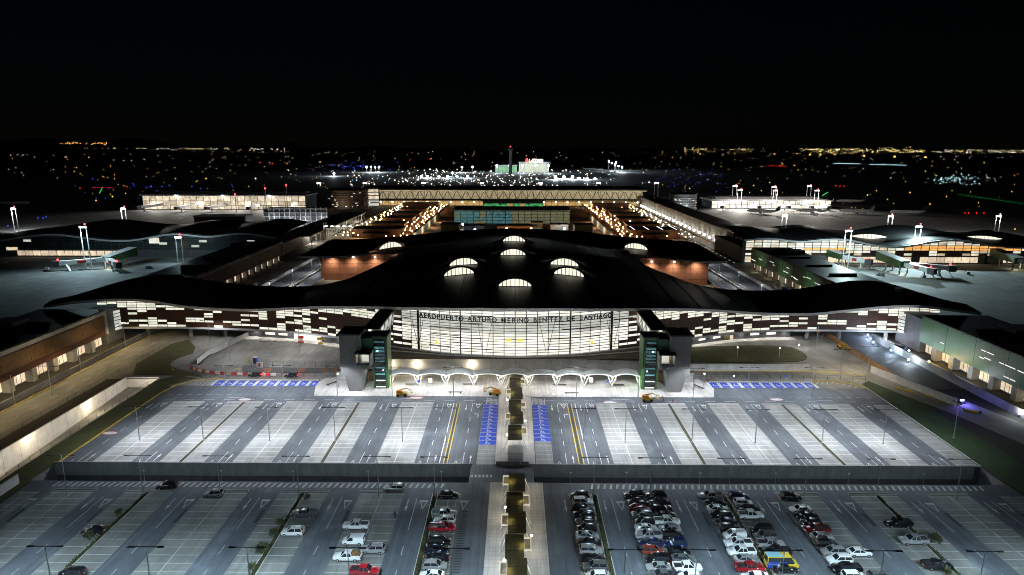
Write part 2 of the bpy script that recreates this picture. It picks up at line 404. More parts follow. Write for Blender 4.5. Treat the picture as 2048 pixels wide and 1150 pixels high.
def yield_tri(mb, x, y, z=ZL, s=1.0):
    def tri(k):
        return [(x - 0.85 * s * k, y + 1.5 * s * k), (x, y - 1.5 * s * k * 1.2), (x + 0.85 * s * k, y + 1.5 * s * k)]
    o = tri(1.0); n = tri(0.58)
    for i in range(3):
        j = (i + 1) % 3
        mb.add([(*o[i], z), (*o[j], z), (*n[j], z), (*n[i], z)], [(0, 1, 2, 3)])
for x in LANES:
    hw = 1.75
    arrow(w, x - hw, UY1 - 1.2, -1)
    arrow(w, x + hw, UY0 - 0.2, 1)
    if -100 < x < 100 or True:
        w.rect(x - 0.08, UY1 - 6.3, x + 0.08, UY1 - 0.2, ZL)
        w.rect(x - 0.08, UY0 - 0.9, x + 0.08, UY0 + 5.2, ZL)
        for y in (154.2, 161.6, 169.2): w.rect(x - 0.08, y, x + 0.08, y + 2.9, ZL)
    yield_tri(w, x + hw, UY1 - 2.2)
    for k in range(4): w.rect(x + 0.2 + k * 0.78, UY1 - 0.15, x + 0.62 + k * 0.78, UY1 + 0.18, ZL)
    w.sheet([(x - hw - .55, UY0 - .9), (x - hw - .35, UY0 - .9), (x - hw, UY0 + .6), (x - hw - .1, UY0 + .75)], ZL)
    w.sheet([(x - hw + .35, UY0 - .9), (x - hw + .55, UY0 - .9), (x - hw + .1, UY0 + .75), (x - hw, UY0 + .6)], ZL)
    # lower lot
    wo_.rect(x - 0.08, 116.5, x + 0.08, 128.5, ZL)
    arrow(wo_, x - hw, 128.0, -1, 5.0)
    yield_tri(wo_, x + hw, 125.8, s=1.15)
    for k in range(9):
        y = 111.0 - k * 7.4
        wo_.rect(x - 0.08, y - 2.9, x + 0.08, y, ZL)
turn_arrow(w, -10.6, 172.0, -1); turn_arrow(w, 14.2, 172.0, 1)
# white edge lines beside the yellow medians
w.rect(-18.5, UY0 - 0.9, -18.25, UY1, ZL); w.rect(17.9, UY0 - 0.9, 18.15, UY1, ZL)
# cross road between lot and forecourt: dashed lines
for k in range(36):
    x = -107 + k * 6.1
    w.rect(x, 184.55, x + 3.2, 184.7, ZL)
    if abs(x) > 62: w.rect(x - 1, 188.3, x + 0.6, 188.42, ZL); w.rect(x + 2, 188.3, x + 3.6, 188.42, ZL)
for x in (-88, -34, 30, 92):
    w.rect(x, 185.9, x + 5, 186.1, ZL)
# pedestrian zebra along the trench edge of the lower lot
for k in range(150):
    x = -105 + k * 1.42
    if -16 < x < 16 or x > 106: continue
    wo_.add([(x, 132.7, ZL), (x + 0.5, 132.7, ZL), (x + 0.95, 134.7, ZL), (x + 0.45, 134.7, ZL)], [(0, 1, 2, 3)])
for k in range(20): w.rect(-22 + k * 0.9, 137.7, -21.5 + k * 0.9, 138.9, ZL) if -10.4 < -22 + k * 0.9 < -5 else None
# hatch by the walkway heads
for x0 in (-8.6, 5.2):
    for k in range(6): w.add([(x0 + .1, 182.9 + k * .75, ZL), (x0 + .1, 183.15 + k * .75, ZL), (x0 + 3.7, 181.3 + k * .75, ZL), (x0 + 3.7, 181.05 + k * .75, ZL)], [(3, 2, 1, 0)])
    w.rect(x0, 181.0, x0 + .12, 187.0, ZL); w.rect(x0 + 3.7, 181.0, x0 + 3.82, 187.0, ZL)
struct('lot_markings', w, M['paint']); struct('car_lot_markings', wo_, M['paint_old'])
yl = MB()
for x in (-17.4, -16.5, 15.7, 16.9): yl.rect(x - 0.11, UY0 - 0.9, x + 0.11, UY1, ZL)
struct('median_lines', yl, M['yellow'])
md = MB(); md.rect(-17.15, UY0 - .9, -16.75, UY1, 0.012); md.rect(16.0, UY0 - .9, 16.6, UY1, 0.012)
struct('median_soil', md, M['strip_soil'])
# dark service patches on the lower lot lanes
dk = MB()
for x in LANES:
    if abs(x) > 30: dk.rect(x + 2.4, 118.5, x + 3.1, 123.5, 0.006)
for k in range(26): dk.rect(-11.3, 103 + k * 0.8, -9.9, 103.35 + k * 0.8, 0.006)
struct('drain_grating', dk, M['darkmark'])
# blue accessible stalls
bl = MB(); sy = MB()
def wheelchair(mb, x, y, s, z=0.014):
    n = 10
    for i in range(n):
        if i in (3,): continue
        a0 = 2 * math.pi * i / n; a1 = 2 * math.pi * (i + 1) / n
        mb.add([(x + s * .55 * math.cos(a0), y - s * .3 + s * .55 * math.sin(a0), z), (x + s * .55 * math.cos(a1), y - s * .3 + s * .55 * math.sin(a1), z),
                (x + s * .36 * math.cos(a1), y - s * .3 + s * .36 * math.sin(a1), z), (x + s * .36 * math.cos(a0), y - s * .3 + s * .36 * math.sin(a0), z)], [(3, 2, 1, 0)])
    mb.sheet([(x - .2 * s + .18 * s * math.cos(k * .785), y + .85 * s + .18 * s * math.sin(k * .785)) for k in range(8)], z)
    mb.rect(x - .3 * s, y - .1 * s, x - .1 * s, y + .62 * s, z + .001); mb.rect(x - .2 * s, y - .1 * s, x + .5 * s, y + .1 * s, z + .002)
    mb.add([(x + .4 * s, y, z + .003), (x + .6 * s, y, z + .003), (x + .95 * s, y - .7 * s, z + .003), (x + .75 * s, y - .7 * s, z + .003)], [(3, 2, 1, 0)])
for k in range(11):
    y0 = 154.5 + k * 2.467
    bl.rect(-9.3, y0 + .08, -5.0, y0 + 2.39, 0.009); wheelchair(sy, -7.2, y0 + 1.15, 1.0)
for k in range(10):
    y0 = 156.6 + k * 2.467
    bl.rect(5.2, y0 + .08, 9.5, y0 + 2.39, 0.009); wheelchair(sy, 7.3, y0 + 1.15, 1.0)
for sgn, xa in ((-1, -97.6), (1, 63.6)):
    for k in range(10):
        x0 = xa + k * 3.44
        sk_ = 1.6 if sgn < 0 else -1.6
        bl.add([(x0, 196.3, .009), (x0 + 2.3, 196.3, .009), (x0 + 2.3, 200.9, .009), (x0, 200.9, .009)], [(0, 1, 2, 3)])
        wheelchair(sy, x0 + 1.15, 198.4, 1.1)
struct('accessible_stall_paint', bl, M['blue'])
for sgn, xa in ((-1, -97.6), (1, 63.6)):
    for k in range(11): sy.rect(xa - 1.1 + k * 3.44, 196.3, xa - .05 + k * 3.44, 200.9, .009)
    for k in range(64): sy.add([(xa - 1 + k * .55, 201.1, .009), (xa - .7 + k * .55, 201.1, .009), (xa - .3 + k * .55, 202.3, .009), (xa - .6 + k * .55, 202.3, .009)], [(0, 1, 2, 3)])
    if sgn < 0:
        for k in range(6): sy.add([(-108.5 + k * 1.7, 196.4, .009), (-108.2 + k * 1.7, 196.4, .009), (-102.6 + k * 1.0, 201.6, .009), (-102.9 + k * 1.0, 201.6, .009)], [(0, 1, 2, 3)])
    else:
        for k in range(10): sy.add([(98.2 + k * 1.6, 199.7 - max(0, k - 4) * .9, .009), (98.45 + k * 1.6, 199.7 - max(0, k - 4) * .9, .009), (100.2 + k * 1.6, 201.9 - max(0, k - 3) * .8, .009), (99.9 + k * 1.6, 201.9 - max(0, k - 3) * .8, .009)], [(0, 1, 2, 3)])
struct('accessible_symbols', sy, M['paint'])
# speed roundels painted on the cross road
def disc(mb, x, y, r, z, n=16, sx=1.0): mb.sheet([(x + sx * r * math.cos(2 * math.pi * i / n), y + r * math.sin(2 * math.pi * i / n)) for i in range(n)], z)
rr = MB(); rw = MB()
for px, py in ((490, 799), (833, 795.5), (1220, 805), (1553, 799), (220, 866)):
    x, y = G(px, py)
    disc(rr, x, y, 1.0, 0.010, sx=2.2); disc(rw, x, y, .84, 0.014, sx=2.3)
struct('roundel_ring', rr, M['red']); struct('roundel_face', rw, M['paint'])
# yellow kerb on the west side of the upper lot
def strip_along(mb, pts, wd, z0, z1):
    for (xa, ya), (xb, yb) in zip(pts, pts[1:]):
        mb.bar((xa, ya, (z0 + z1) / 2), (xb, yb, (z0 + z1) / 2), wd, z1 - z0)
yk = MB()
strip_along(yk, [(-111.2, 144.2), (-111.0, 170), (-110.8, 190), (-109.4, 196), (-106, 200.5), (-101, 202.2), (-97, 202.6)], 0.35, 0, 0.16)
strip_along(yk, [(98, 202.6), (104, 202.2), (110, 200), (113.4, 196.5)], 0.35, 0, 0.16)
struct('yellow_kerb', yk, M['yellow'])
gk = MB(); strip_along(gk, [(113.0, 196.0), (112.9, 170), (112.8, 144.2)], 0.3, 0, 0.15)
struct('grey_kerb', gk, M['kerb'])
# ---------------------------------------------------------------- forecourt, plaza, roads
f = MB(); f.rect(-150, 202.0, 150, 262, -0.03); f.rect(-112, 196.0, 150, 202.0, -0.03); f.rect(-64, 186.2, 63, 196.0, -0.031)
struct('forecourt_road', f, M['concrete_road'])
pz = MB()
pz.prism([(-62.2, 187.6), (61.4, 187.6), (63.5, 195), (61.2, 203.2), (50, 206.5), (-50, 206.5), (-63.2, 203.2), (-64.2, 196)], -0.02, 0.13)
pz.prism([(-4.9, 144.0), (5.0, 144.0), (5.0, 187.58), (-4.9, 187.58)], -0.02, 0.12)
pz.prism([(-5.6, 30), (6.4, 30), (6.4, 135.2), (-5.6, 135.2)], -0.02, 0.12)
struct('plaza_pavement', pz, M['paving'])
lw = MB()
def smooth_poly(pts, it=2):
    for _ in range(it):
        q = []
        for i in range(len(pts)):
            a, b_ = pts[i], pts[(i + 1) % len(pts)]
            q += [(a[0] * .75 + b_[0] * .25, a[1] * .75 + b_[1] * .25), (a[0] * .25 + b_[0] * .75, a[1] * .25 + b_[1] * .75)]
        pts = q
    return pts
# oval lawn east
oval = smooth_poly([(54, 221), (100, 221.4), (107, 225), (109, 233), (106, 243), (64, 239.5), (54, 236)])
lw.prism(oval, -0.02, 0.16)
# lawns along the ramps
lw.prism([(-118.2, 20), (-111.6, 20), (-111.6, 196), (-106, 203), (-114, 206), (-118.2, 200)], -0.05, 0.06)
lw.prism(smooth_poly([(-134.5, 206), (-112, 205.5), (-104, 204), (-107, 207), (-121, 214), (-124, 222), (-119, 232), (-134.5, 252)], 1), -0.02, 0.08)
lw.prism(smooth_poly([(-116, 224.0), (-113.5, 217.5), (-111, 216.0), (-112.5, 222), (-112.8, 232)], 2), -0.02, 0.16)
struct('lawn', lw, M['lawn'])
lg = MB(); lg.prism([(113.4, 20), (122, 20), (124, 150), (123, 185), (117, 203), (113.4, 200)], -0.05, 0.06)
struct('lawn_bank', lg, M['lawn_green'])
# main road west and east
rd = MB(); rd.rect(-148.2, -50, -135.2, 330, 0.0)
rd.add([(120, 208.6, 0), (116, 203.6, 0), (127, 176, 0), (140, 130, 0), (160, 20, 0), (185, 20, 0), (152, 140, 0), (136, 190, 0)], [tuple(range(8))])
struct('access_road', rd, M['concrete_road'])
rk = MB()
strip_along(rk, [(-148.6, -50), (-148.6, 330)], 0.35, 0, 0.18)
strip_along(rk, [(58.5, 212.0), (100, 212.0), (112, 210.4), (119, 208.2)], 0.3, -0.02, 0.16)
strip_along(rk, [(-97, 212.4), (-52.5, 212.4)], 0.25, -0.02, 0.12)
struct('road_edge_kerb', rk, M['yellow'])
rm = MB()
for k in range(44): rm.rect(-141.8, -40 + k * 8, -141.65, -36.5 + k * 8, 0.006)
struct('road_dashes', rm, M['paint'])
# fenced ramp going down on the west side
rp = MB()
rp.add([(-129.5, 203, -3.2), (-118.5, 203, -3.2), (-118.5, 40, -11.5), (-129.5, 40, -11.5)], [(3, 2, 1, 0)])
struct('ramp_road', rp, M['concrete_road'])
# ================================================================ TERMINAL
FXs = [-190, -175, -159, -148, -126, -105, -85, -64, -45, -22, 0, 21, 46, 64.5, 86, 105, 125.5, 148, 159, 175, 190]
FYs = [246, 247, 248.3, 248.6, 248.2, 246.2, 242.5, 234.3, 224.5, 215.6, 212.6, 215.6, 225.5, 235, 244.6, 248, 248.4, 247, 246, 244.5, 243]
_xd = np.linspace(-190, 190, 761); _yd = np.interp(_xd, FXs, FYs)
_k = np.ones(25) / 25.; _yd = np.convolve(np.pad(_yd, 12, mode='edge'), _k, 'valid')
def yf(x): return float(np.interp(x, _xd, _yd))
EAVE = [(97, 610), (142.7, 603.3), (195.5, 599.2), (248, 597.7), (283, 599), (318.5, 603.3), (353.7, 609.4), (388.8, 613), (450, 616.6), (482.7, 618), (535.5, 617), (588, 614.5), (641, 612.6), (693.7, 612.4), (764, 613.3), (836, 615), (902, 616), (1040, 617), (1135.5, 617), (1227.8, 617.2), (1300, 616.8), (1350, 616.8), (1420.6, 618.5), (1491, 623.3), (1561, 626), (1640, 625.2), (1670, 621.9), (1723, 616.5), (1776, 612.2), (1811, 610.7), (1846, 611.2), (1899, 617.3), (1951.6, 624.4)]
OVER = 3.0
CP = []; EX = []; EZ = []
for p in EAVE:
    x = 0.0
    for _ in range(12): x, z = AT(p[0], p[1], yf(x) - OVER)
    CP.append((x, yf(x) - OVER, z)); EX.append(x); EZ.append(z)
def eave_z(x): return float(np.interp(x, EX, EZ))
BX = [-190, -176, -160, -150, -120, -95, -75, -65, -61]; BY = [246.5, 250.5, 257, 262, 272, 277, 282, 291, 300]
def yback(x): return float(np.interp(-abs(x), BX, BY))
for p, s in [((150, 590), -1), ((240, 563), -1), ((290, 553), -1), ((330, 551), -1), ((400, 558), -1), ((480, 568), -1), ((560, 573), -1), ((640, 570), -1), ((700, 556), -1), ((740, 538), -1), ((775, 522), -1),
             ((1880, 597), 1), ((1800, 573), 1), ((1740, 561), 1), ((1690, 563), 1), ((1600, 577), 1), ((1520, 581), 1), ((1450, 578), 1), ((1400, 571), 1), ((1340, 550), 1), ((1290, 530), 1)]:
    x = 100.0 * s
    for _ in range(40):
        x2, z = AT(p[0], p[1], yback(x)); x = .5 * x + .5 * x2
    CP.append((x, yback(x), z))
for x, y, z in [(0, 236, 25.0), (-22.8, 255.6, 25.4), (21.6, 255.3, 25.4), (-22.4, 273, 26.2), (21, 273, 26.2), (0, 296, 26.8), (0, 345, 26.4), (-66, 344, 23.0), (62.5, 336, 23.0), (-45, 300, 25), (45, 300, 25),
                (-58, 330, 23.3), (57, 328, 23.0), (0, 417, 24.1), (-42, 419, 22.4), (42, 419, 22.4), (-72, 404, 20.4), (-92, 407, 18.6), (-119.5, 412, 17.6), (-125, 364, 14.6), (-95, 362, 15.2), (-66, 360, 19),
                (72, 402, 20.4), (104, 398, 19.0), (112, 396, 18.3), (116.5, 351.5, 14.6), (92, 351, 15.2), (62, 350, 19), (-150, 253, 21), (150, 251, 19.6), (-40, 240, 22.6), (40, 240, 22.2)]:
    CP.append((x, y, z))
_P = np.array(CP)
def _tps_k(r2): return np.where(r2 > 1e-9, 0.5 * r2 * np.log(r2 + 1e-12), 0.0)
_n = len(_P); _D = ((_P[:, None, :2] - _P[None, :, :2]) ** 2).sum(-1)
_A = np.zeros((_n + 3, _n + 3)); _A[:_n, :_n] = _tps_k(_D) + np.eye(_n) * 6.0
_A[:_n, _n] = 1; _A[:_n, _n + 1:] = _P[:, :2]; _A[_n, :_n] = 1; _A[_n + 1:, :_n] = _P[:, :2].T
_W = np.linalg.solve(_A, np.concatenate([_P[:, 2], np.zeros(3)]))
def roof_z(X, Y):
    X = np.asarray(X, float); Y = np.asarray(Y, float)
    d = (X[..., None] - _P[:, 0]) ** 2 + (Y[..., None] - _P[:, 1]) ** 2
    return (_tps_k(d) * _W[:_n]).sum(-1) + _W[_n] + _W[_n + 1] * X + _W[_n + 2] * Y
terminal = thing('terminal_building', 'wide terminal with black wavy roof, arched skylights and glowing curved glass front', 'building', (0, 0, 0))
def sheet_grid(mb, rows, thick=0.9):
    """rows: list of lists of (x, y); builds top skin, soffit and the rim between them"""
    ny, nx = len(rows), len(rows[0])
    X = np.array([[p[0] for p in r] for r in rows]); Y = np.array([[p[1] for p in r] for r in rows]); Z = roof_z(X, Y)
    top = [(X[j, i], Y[j, i], Z[j, i]) for j in range(ny) for i in range(nx)]
    bot = [(x, y, z - thick) for x, y, z in top]
    F = [(j * nx + i, j * nx + i + 1, (j + 1) * nx + i + 1, (j + 1) * nx + i) for j in range(ny - 1) for i in range(nx - 1)]
    mb.add(top, F, 0); mb.add(bot, [f[::-1] for f in F], 1)
    return X, Y, Z
roofm = MB(); roofm.smooth = True
XA = np.concatenate([np.linspace(-184, -62, 62), np.linspace(-60, 60, 50), np.linspace(62, 179, 60)])
rowsA = []
for t in np.linspace(0, 1, 22):
    rowsA.append([(x, (yf(x) - OVER) * (1 - t) + yback(x) * t) for x in XA])
sheet_grid(roofm, rowsA)
def side_w(y): return np.interp(y, [300, 315, 335, 362], [61, 58.6, 58.6, 63])
sheet_grid(roofm, [[(u * side_w(y), y) for u in np.linspace(-1, 1, 44)] for y in np.linspace(300, 362, 18)])
def backC(x): return float(np.interp(x, [-125, -119.5, -92, -72, -42, 0, 42, 72, 104, 112, 117], [409, 412, 408, 405, 419, 419, 419, 403, 399, 397, 394]))
def frontC(x): return float(np.interp(x, [-125, -66, -60, 60, 64, 117], [364, 361, 362, 362, 352, 351]))
XC = np.linspace(-125, 117, 100)
def leanx(x, t): return x + (5.5 * t if x < -120 else (-5 * t if x > 112 else 0))
sheet_grid(roofm, [[(leanx(x, t), frontC(x) * (1 - t) + backC(x) * t) for x in XC] for t in np.linspace(0, 1, 16)])
roofm.build('roof', [M['roof'], M['concrete_white']], terminal)
# pale rim that runs along the roof edge
def rim_line(pts, out=0.12, h=0.95):
    rim = MB()
    Z = roof_z([p[0] for p in pts], [p[1] for p in pts])
    for (a, za), (b_, zb) in zip(zip(pts, Z), zip(pts[1:], Z[1:])):
        d = Vector((b_[0] - a[0], b_[1] - a[1], 0)); d.normalize(); n = Vector((d.y, -d.x, 0)) * out
        P = []
        for p, z in ((a, za), (b_, zb)):
            for o in (0.0, 1.0):
                for zz in (-h, 0.06): P.append((p[0] + n.x * o, p[1] + n.y * o, z + zz))
        rim.add(P, [(2, 6, 7, 3), (1, 3, 7, 5), (0, 4, 6, 2)])
    rim.build('roof_rim', M['fascia'], terminal)
rim_line(rowsA[0])
rim_line([(x, frontC(x)) for x in XC if x < -59]); rim_line([(x, frontC(x)) for x in XC if x > 60])

seam = MB()
for x in np.arange(-150, 151, 10.0):
    yy = np.linspace(yf(x) - OVER + .3, (yback(x) if abs(x) > 60 else 360) - .3, 14 if abs(x) > 60 else 40); zz = roof_z(np.full_like(yy, x), yy)
    for q in range(len(yy) - 1): seam.bar((x, yy[q], zz[q] + .03), (x, yy[q + 1], zz[q + 1] + .03), .16, .1)
o = seam.build('roof_seam', M['wall_dark'], terminal); o['kind'] = 'stuff'
# roof equipment: box and thin walkway line
e = MB(); x, y = 152.5, 252.0; z = float(roof_z(x, y)); e.box(x - 1.6, y - .8, z - .3, x + 1.6, y + .8, z + 1.3); e.build('roof_vent', M['dark'], terminal)
for x0, y0, x1, y1 in ((-108, 268, -99, 277), (97, 278, 107, 262)):
    e = MB(); n = 6
    for i in range(n):
        a = (x0 + (x1 - x0) * i / n, y0 + (y1 - y0) * i / n); b_ = (x0 + (x1 - x0) * (i + 1) / n, y0 + (y1 - y0) * (i + 1) / n)
        e.bar((*a, float(roof_z(*a)) + .12), (*b_, float(roof_z(*b_)) + .12), .25, .2)
    e.build('roof_safety_rail', M['steel'], terminal)
# ---- skylights
def skylight(cx, cyy, w, h, rot=0.0):
    s = empty('skylight', (0, 0, 0)); s.parent = terminal
    W = w * 0.98; hood = MB(); hood.smooth = True; nu = 25; nt_ = 10; dep = 10.0
    co, si = math.cos(rot), math.sin(rot)
    def pt(u, v, lift):
        x = cx + u * co - v * si; y = cyy + u * si + v * co
        return (x, y, float(roof_z(x, y)) + lift)
    H = h * 1.22
    def prof(u): return H * max(0.0, math.cos(math.pi * min(1, abs(u) / W) / 2)) ** 1.6
    for j in range(nt_):
        for i in range(nu - 1):
            u0 = -W + 2 * W * i / (nu - 1); u1 = -W + 2 * W * (i + 1) / (nu - 1)
            v0 = -1.3 + (dep + 1.3) * j / (nt_ - 1) if j < nt_ - 1 else dep; v1 = -1.3 + (dep + 1.3) * (j + 1) / (nt_ - 1)
            if j == nt_ - 1: continue
            f0 = math.cos(math.pi / 2 * max(0, v0) / dep); f1 = math.cos(math.pi / 2 * max(0, v1) / dep)
            hood.add([pt(u0, v0, prof(u0) * f0 + .05), pt(u1, v0, prof(u1) * f0 + .05), pt(u1, v1, prof(u1) * f1 + .05), pt(u0, v1, prof(u0) * f1 + .05)], [(0, 1, 2, 3)])
    hood.build('hood', M['roof'], s)
    n = 8
    def arch(u): return h * max(0.0, 1 - (2 * u / w) ** 2) ** 0.62
    for i in range(n):
        u0 = -w / 2 + w * i / n + .13; u1 = -w / 2 + w * (i + 1) / n - .13
        pn = MB(); K = 4
        for k in range(K):
            a = u0 + (u1 - u0) * k / K; b_ = u0 + (u1 - u0) * (k + 1) / K
            pn.add([pt(a, 0, .18), pt(b_, 0, .18), pt(b_, 0, .18 + arch(b_)), pt(a, 0, .18 + arch(a))], [(0, 1, 2, 3)])
        pn.build('pane', M['sky_pane'], s)
    sl = MB(); sl.add([pt(-w / 2 - .3, -.06, -.1), pt(w / 2 + .3, -.06, -.1), pt(w / 2 + .3, -.06, .2), pt(-w / 2 - .3, -.06, .2)], [(0, 1, 2, 3)])
    sl.add([pt(-w / 2 - .2, .08, 0), pt(w / 2 + .2, .08, 0), pt(w / 2 * .7, .08, h * 1.1), pt(-w / 2 * .7, .08, h * 1.1)], [(0, 1, 2, 3)])
    sl.build('sill', M['dark'], s)
    lamp('POINT', pt(0, -2.2, 1.0), 26.0, (1.0, .92, .66), s, radius=1.5)
for px, py, wpx, hpx, rot in ((1030, 573, 67, 14.5, 0), (918, 550, 61, 14, .12), (1138, 551, 61, 14, -.12), (927, 530, 57, 13, .05), (1129, 531, 57, 13, -.05), (1026, 511, 51, 12, 0), (1028, 483, 45, 10.5, 0), (781, 494.5, 45, 10.5, .16), (1272, 498, 46, 10.5, -.16)):
    zz = 25.0
    for _ in range(25):
        gx, gy = G(px, py, zz); zz = .6 * zz + .4 * float(roof_z(gx, gy))
    dist = math.hypot(gy, 75 - zz)
    skylight(gx, gy, wpx * dist / 1310., hpx * dist / 1280., rot)
# ---- curved glass front
ZB = 5.0
# stations every ~3.9 m along the curve
def stations(x0, x1, step):
    xs = np.linspace(x0, x1, 4001); ys = np.array([yf(v) for v in xs]); s = np.concatenate([[0], np.cumsum(np.hypot(np.diff(xs), np.diff(ys)))])
    n = int(round(s[-1] / step)); return [(float(np.interp(k * s[-1] / n, s, xs)), float(np.interp(k * s[-1] / n, s, ys))) for k in range(n + 1)]
unit = MB(); unit.box(-.5, -.04, 0, .5, .04, 1)
u_c = unit.mesh('pane_clear', M['pane_c']); u_g = unit.mesh('pane_frosted', M['pane_g']); u_w = unit.mesh('pane_wing', M['pane']); u_b = unit.mesh('panel_brown', M['brown'])
n_c = 0; more = MB()
backing = MB()
def cell(kind, a, b_, z0, z1a, z1b, gapx=.26, gapz=.20):
    global n_c
    dx, dy = b_[0] - a[0], b_[1] - a[1]; L = math.hypot(dx, dy); rz = math.atan2(dy, dx)
    cx, cyy = (a[0] + b_[0]) / 2, (a[1] + b_[1]) / 2
    me, nm = {'c': (u_c, 'glass_pane'), 'g': (u_g, 'glass_pane'), 'w': (u_w, 'window_pane'), 'b': (u_b, 'wall_panel')}[kind]
    if kind == 'b': gapx, gapz = .03, .03
    if abs(z1a - z1b) < .02:
        if nm == 'glass_pane':
            n_c += 1
            if n_c > 300:
                ux, uy = dx / L, dy / L; k = (L - gapx) / 2
                more.add([(cx - ux * k, cyy - uy * k, z0), (cx + ux * k, cyy + uy * k, z0), (cx + ux * k, cyy + uy * k, z1a - gapz), (cx - ux * k, cyy - uy * k, z1a - gapz)], [(0, 1, 2, 3)], 0 if kind == 'c' else 1)
                return
        link(nm, me, terminal, (cx, cyy, z0), (0, 0, rz), (L - gapx, 1, z1a - z0 - gapz))
    else:
        m_ = MB(); ux, uy = dx / L, dy / L; k = (L - gapx) / 2
        P = [(cx + s * ux * k, cyy + s * uy * k) for s in (-1, 1)]
        m_.add([(*P[0], z0), (*P[1], z0), (*P[1], z1b - gapz), (*P[0], z1a - gapz)], [(0, 1, 2, 3)])
        m_.build(nm, {'c': M['pane_c'], 'g': M['pane_g'], 'w': M['pane'], 'b': M['brown']}[kind], terminal)
def pattern(i, r, nrow, n, side):
    """glass or brown panel on the wings: column i counted from the middle"""
    if r >= nrow - 1: return 'w'
    h = random.Random(i * 131 + r * 17 + 5).random()
    f = i / n
    if r >= nrow - 3: return 'w' if h < (0.86 if f < .24 or f > .70 else 0.42) else 'b'
    if r == 0: return 'w' if h < (.5 if f < .5 else .36) else 'b'
    if r == 1: return 'w' if h < .44 else 'b'
    if r == 2: return 'w' if h < .34 else 'b'
    if r >= nrow - 4 and (f < .18 or f > .76): return 'w' if h < .55 else 'b'
    return 'w' if h < .2 else 'b'
for side in (-1, 1):
    st = stations(0, 166, 3.86) if side > 0 else [(p[0], p[1]) for p in stations(0, -166, 3.86)]
    n = len(st) - 1
    for i in range(n):
        a, b_ = st[i], st[i + 1]
        ta, tb = eave_z(a[0]) - .95, eave_z(b_[0]) - .95
        lo = ZB
        xm = abs((a[0] + b_[0]) / 2)
        if xm > 158: lo = max(ZB, min(ta, tb) - 1.6)
        backing.add([(a[0], a[1] + .12, lo - .3), (b_[0], b_[1] + .12, lo - .3), (b_[0], b_[1] + .12, tb + 1), (a[0], a[1] + .12, ta + 1)], [(0, 1, 2, 3)] if side > 0 else [(3, 2, 1, 0)])
        dz = .98 if xm < 46 else .99
        tm = min(ta, tb); nrow = max(1, int((tm - lo) / dz)); top_gap = max(ta, tb) - (lo + nrow * dz)
        aa, bb, za, zb = (a, b_, ta, tb) if side > 0 else (b_, a, tb, ta)
        for r in range(nrow + (1 if top_gap > .45 else 0)):
            z0 = lo + r * dz
            last = r == nrow + (1 if top_gap > .45 else 0) - 1
            z1a = za if last else z0 + dz; z1b = zb if last else z0 + dz
            if last: z1a = max(z1a, z0 + .2); z1b = max(z1b, z0 + .2)
            if xm < 36.5: kind = 'g' if 12.2 < z0 < 18.0 else 'c'
            elif xm < 47: kind = 'b' if random.Random(i * 7 + r).random() < (.10 if xm < 42 else .30) or r == 0 else ('g' if 14 < z0 < 18.5 else 'c')
            else: kind = pattern(i - 12, r, nrow + (1 if top_gap > .45 else 0), n - 12, side)
            cell(kind, aa, bb, z0, z1a, z1b)
if more.v:
    o = more.build('upper_glazing', [M['pane_c'], M['pane_g']], terminal); o['kind'] = 'stuff'
backing.build('facade_backing', M['black'], terminal)
# heavy posts and horizontal braces in the glass
for px, wd in ((837, .75), (921, .38), (1141, .38), (1223, .75)):
    x = (px - 1031) / 5.92
    for _ in range(6): x = AT(px, 660, yf(x))[0]
    m_ = MB(); m_.box(x - wd / 2, yf(x) - .45, ZB - .2, x + wd / 2, yf(x) + .1, eave_z(x) - .9); m_.build('facade_post', M['black'], terminal)
for px0, px1, py in ((800, 822, 635), (798, 836, 650), (860, 885, 653), (880, 940, 656), (860, 920, 669), (903, 963, 676), (905, 963, 686), (858, 900, 691), (922, 985, 698), (943, 985, 632), (920, 963, 647),
                     (1075, 1118, 633), (1098, 1140, 649), (1124, 1200, 656), (1096, 1200, 675), (1100, 1158, 687), (1160, 1200, 693), (1075, 1138, 699), (1228, 1266, 637), (1230, 1264, 653)):
    m_ = MB(); N = 4; pts = []
    for k in range(N + 1):
        px = px0 + (px1 - px0) * k / N; x = (px - 1031) / 5.9
        off = -3.2 * ((px - 1031) / 190.) ** 2 * (1 if py < 660 else 1.5)
        for _ in range(6): x, z = AT(px, py, yf(x) - .15)
        pts.append((x, yf(x) - .16, z))
    zc = sum(p[2] for p in pts) / len(pts)
    for a, b_ in zip(pts, pts[1:]): m_.bar((a[0], a[1], zc), (b_[0], b_[1], zc), .22, .22)
    m_.build('sunshade_bar', M['dark'], terminal)
